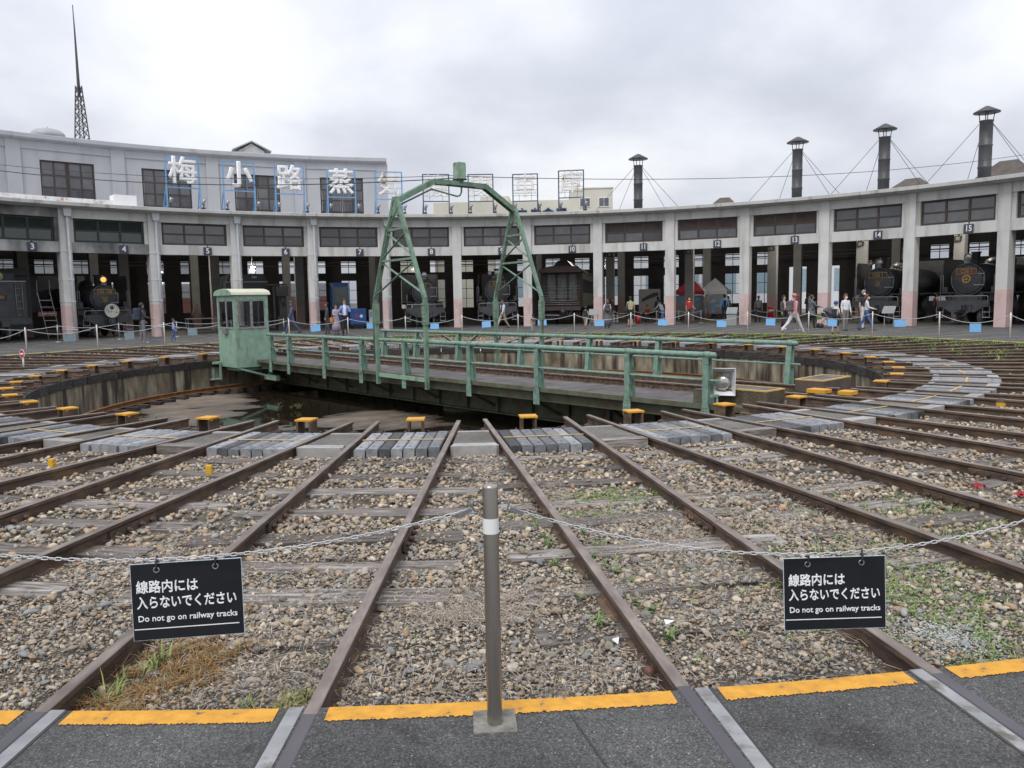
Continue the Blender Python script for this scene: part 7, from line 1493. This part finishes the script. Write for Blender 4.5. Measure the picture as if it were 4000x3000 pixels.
straw('dry_grass', 'tangled dry straw lying on the ballast', [(-0.02, -16.85, 0.17, 0.07, 1300), (0.1, -16.6, 0.25, 0.1, 500), (0.45, -14.6, 0.4, 0.4, 500), (-0.9, -16.6, 0.4, 0.6, 1100), (2.3, -15.0, 0.4, 0.4, 900), (1.3, -15.4, 0.25, 0.4, 900), (1.5, -16.2, 0.35, 0.7, 700), (-0.3, -17.6, 0.6, 0.16, 420), (0.40, -17.6, 0.25, 0.16, 350), (-2.2, -15.8, 0.4, 0.6, 900), (1.4, -17.5, 0.4, 0.25, 380), (2.9, -14.3, 0.5, 0.4, 900), (0.15, -13.0, 0.12, 0.4, 600), (0.72, -14.0, 0.1, 0.5, 700), (2.0, -13.6, 0.1, 0.6, 700), (-1.1, -17.5, 0.3, 0.25, 350), (3.0, -15.4, 0.4, 0.5, 900)], [(0.38, 0.315, 0.25), (0.46, 0.40, 0.33), (0.28, 0.22, 0.165), (0.40, 0.345, 0.30)])
cs = []
for i in range(520):
    a = random.uniform(-20, 96); R = 18.0-abs(random.gauss(0, 0.35)); v = PT(R, a); cs.append((v.x, v.y, random.uniform(0.6, 1.5)))
for i in range(260):
    a = random.uniform(40, 110); R = random.uniform(13.5, 17.6); v = PT(R, a); cs.append((v.x, v.y, random.uniform(0.5, 1.4)))
blades('far_weeds', 'bright green weeds along the far yellow edge and right tracks', cs, 16, 0.06, 0.16, 0.12, 0.012, [(0.16, 0.24, 0.05), (0.22, 0.30, 0.07), (0.12, 0.19, 0.05)], 0.8)
blades('pit_weeds', 'small weeds growing in the wet pit floor', [(c[0], c[1], c[2]) for c in cluster(-4.9, 0.6, 6, 0.3, 0.2)+cluster(-7.7, -1.6, 8, 0.4, 0.4)], 12, 0.08, 0.2, 0.08, 0.01, [(0.12, 0.15, 0.07)], 0.8).location.z = -1.0
# joint line and patches in the near asphalt
MB().beam((0.35, -18.17, 0.002), (0.62, -19.4, 0.002), 0.008, 0.003).obj('asphalt_joint', m_blackplate, pave)

def grit():
    n = 900; R = 18.16+rng.exponential(0.35, n); a = np.radians(180+rng.uniform(-9, 9, n)); x, y = R*np.sin(a), R*np.cos(a); sz = 0.0015+0.006*rng.uniform(size=n)**3
    o = bulk('grit', np.stack([x, y, sz*0.3], 1), sz, 0, stone_colors(n), m_stone); tag(o, 'loose grit and tiny stones strewn on the asphalt', 'grit', None, 'stuff')
grit()

def white_gravel():
    n = 1100; x = rng.normal(2.36, 0.12, n); y = rng.normal(-17.38, 0.13, n); m = (np.hypot(x, y) < 17.95); x, y = x[m], y[m]; ok, _ = clear_of_track(x, y, 1.0); x, y = x[ok], y[ok]; sz = rng.uniform(0.005, 0.012, len(x)); c = np.ones((len(x), 3))*np.array([0.40, 0.41, 0.39])*rng.uniform(0.6, 1.1, (len(x), 1))
    tag(bulk('white_gravel', np.stack([x, y, -0.106+sz*0.4], 1), sz, 1, c, m_stone), 'patch of pale grey gravel beside the rail near the right sign', 'gravel', None, 'stuff')
white_gravel()

t = thing('rail_marker', 'small yellow and brown dome marker beside a rail at the right', 'marker', (8.23, -9.30, -0.12), 0); MB().lathe([(0.075, 0), (0.075, 0.07)], 14).obj('yellow_base', m_ymark, t); MB().lathe([(0.075, 0.07), (0.07, 0.10), (0.045, 0.13), (0, 0.14)], 14).obj('dome', m_brownbox, t)
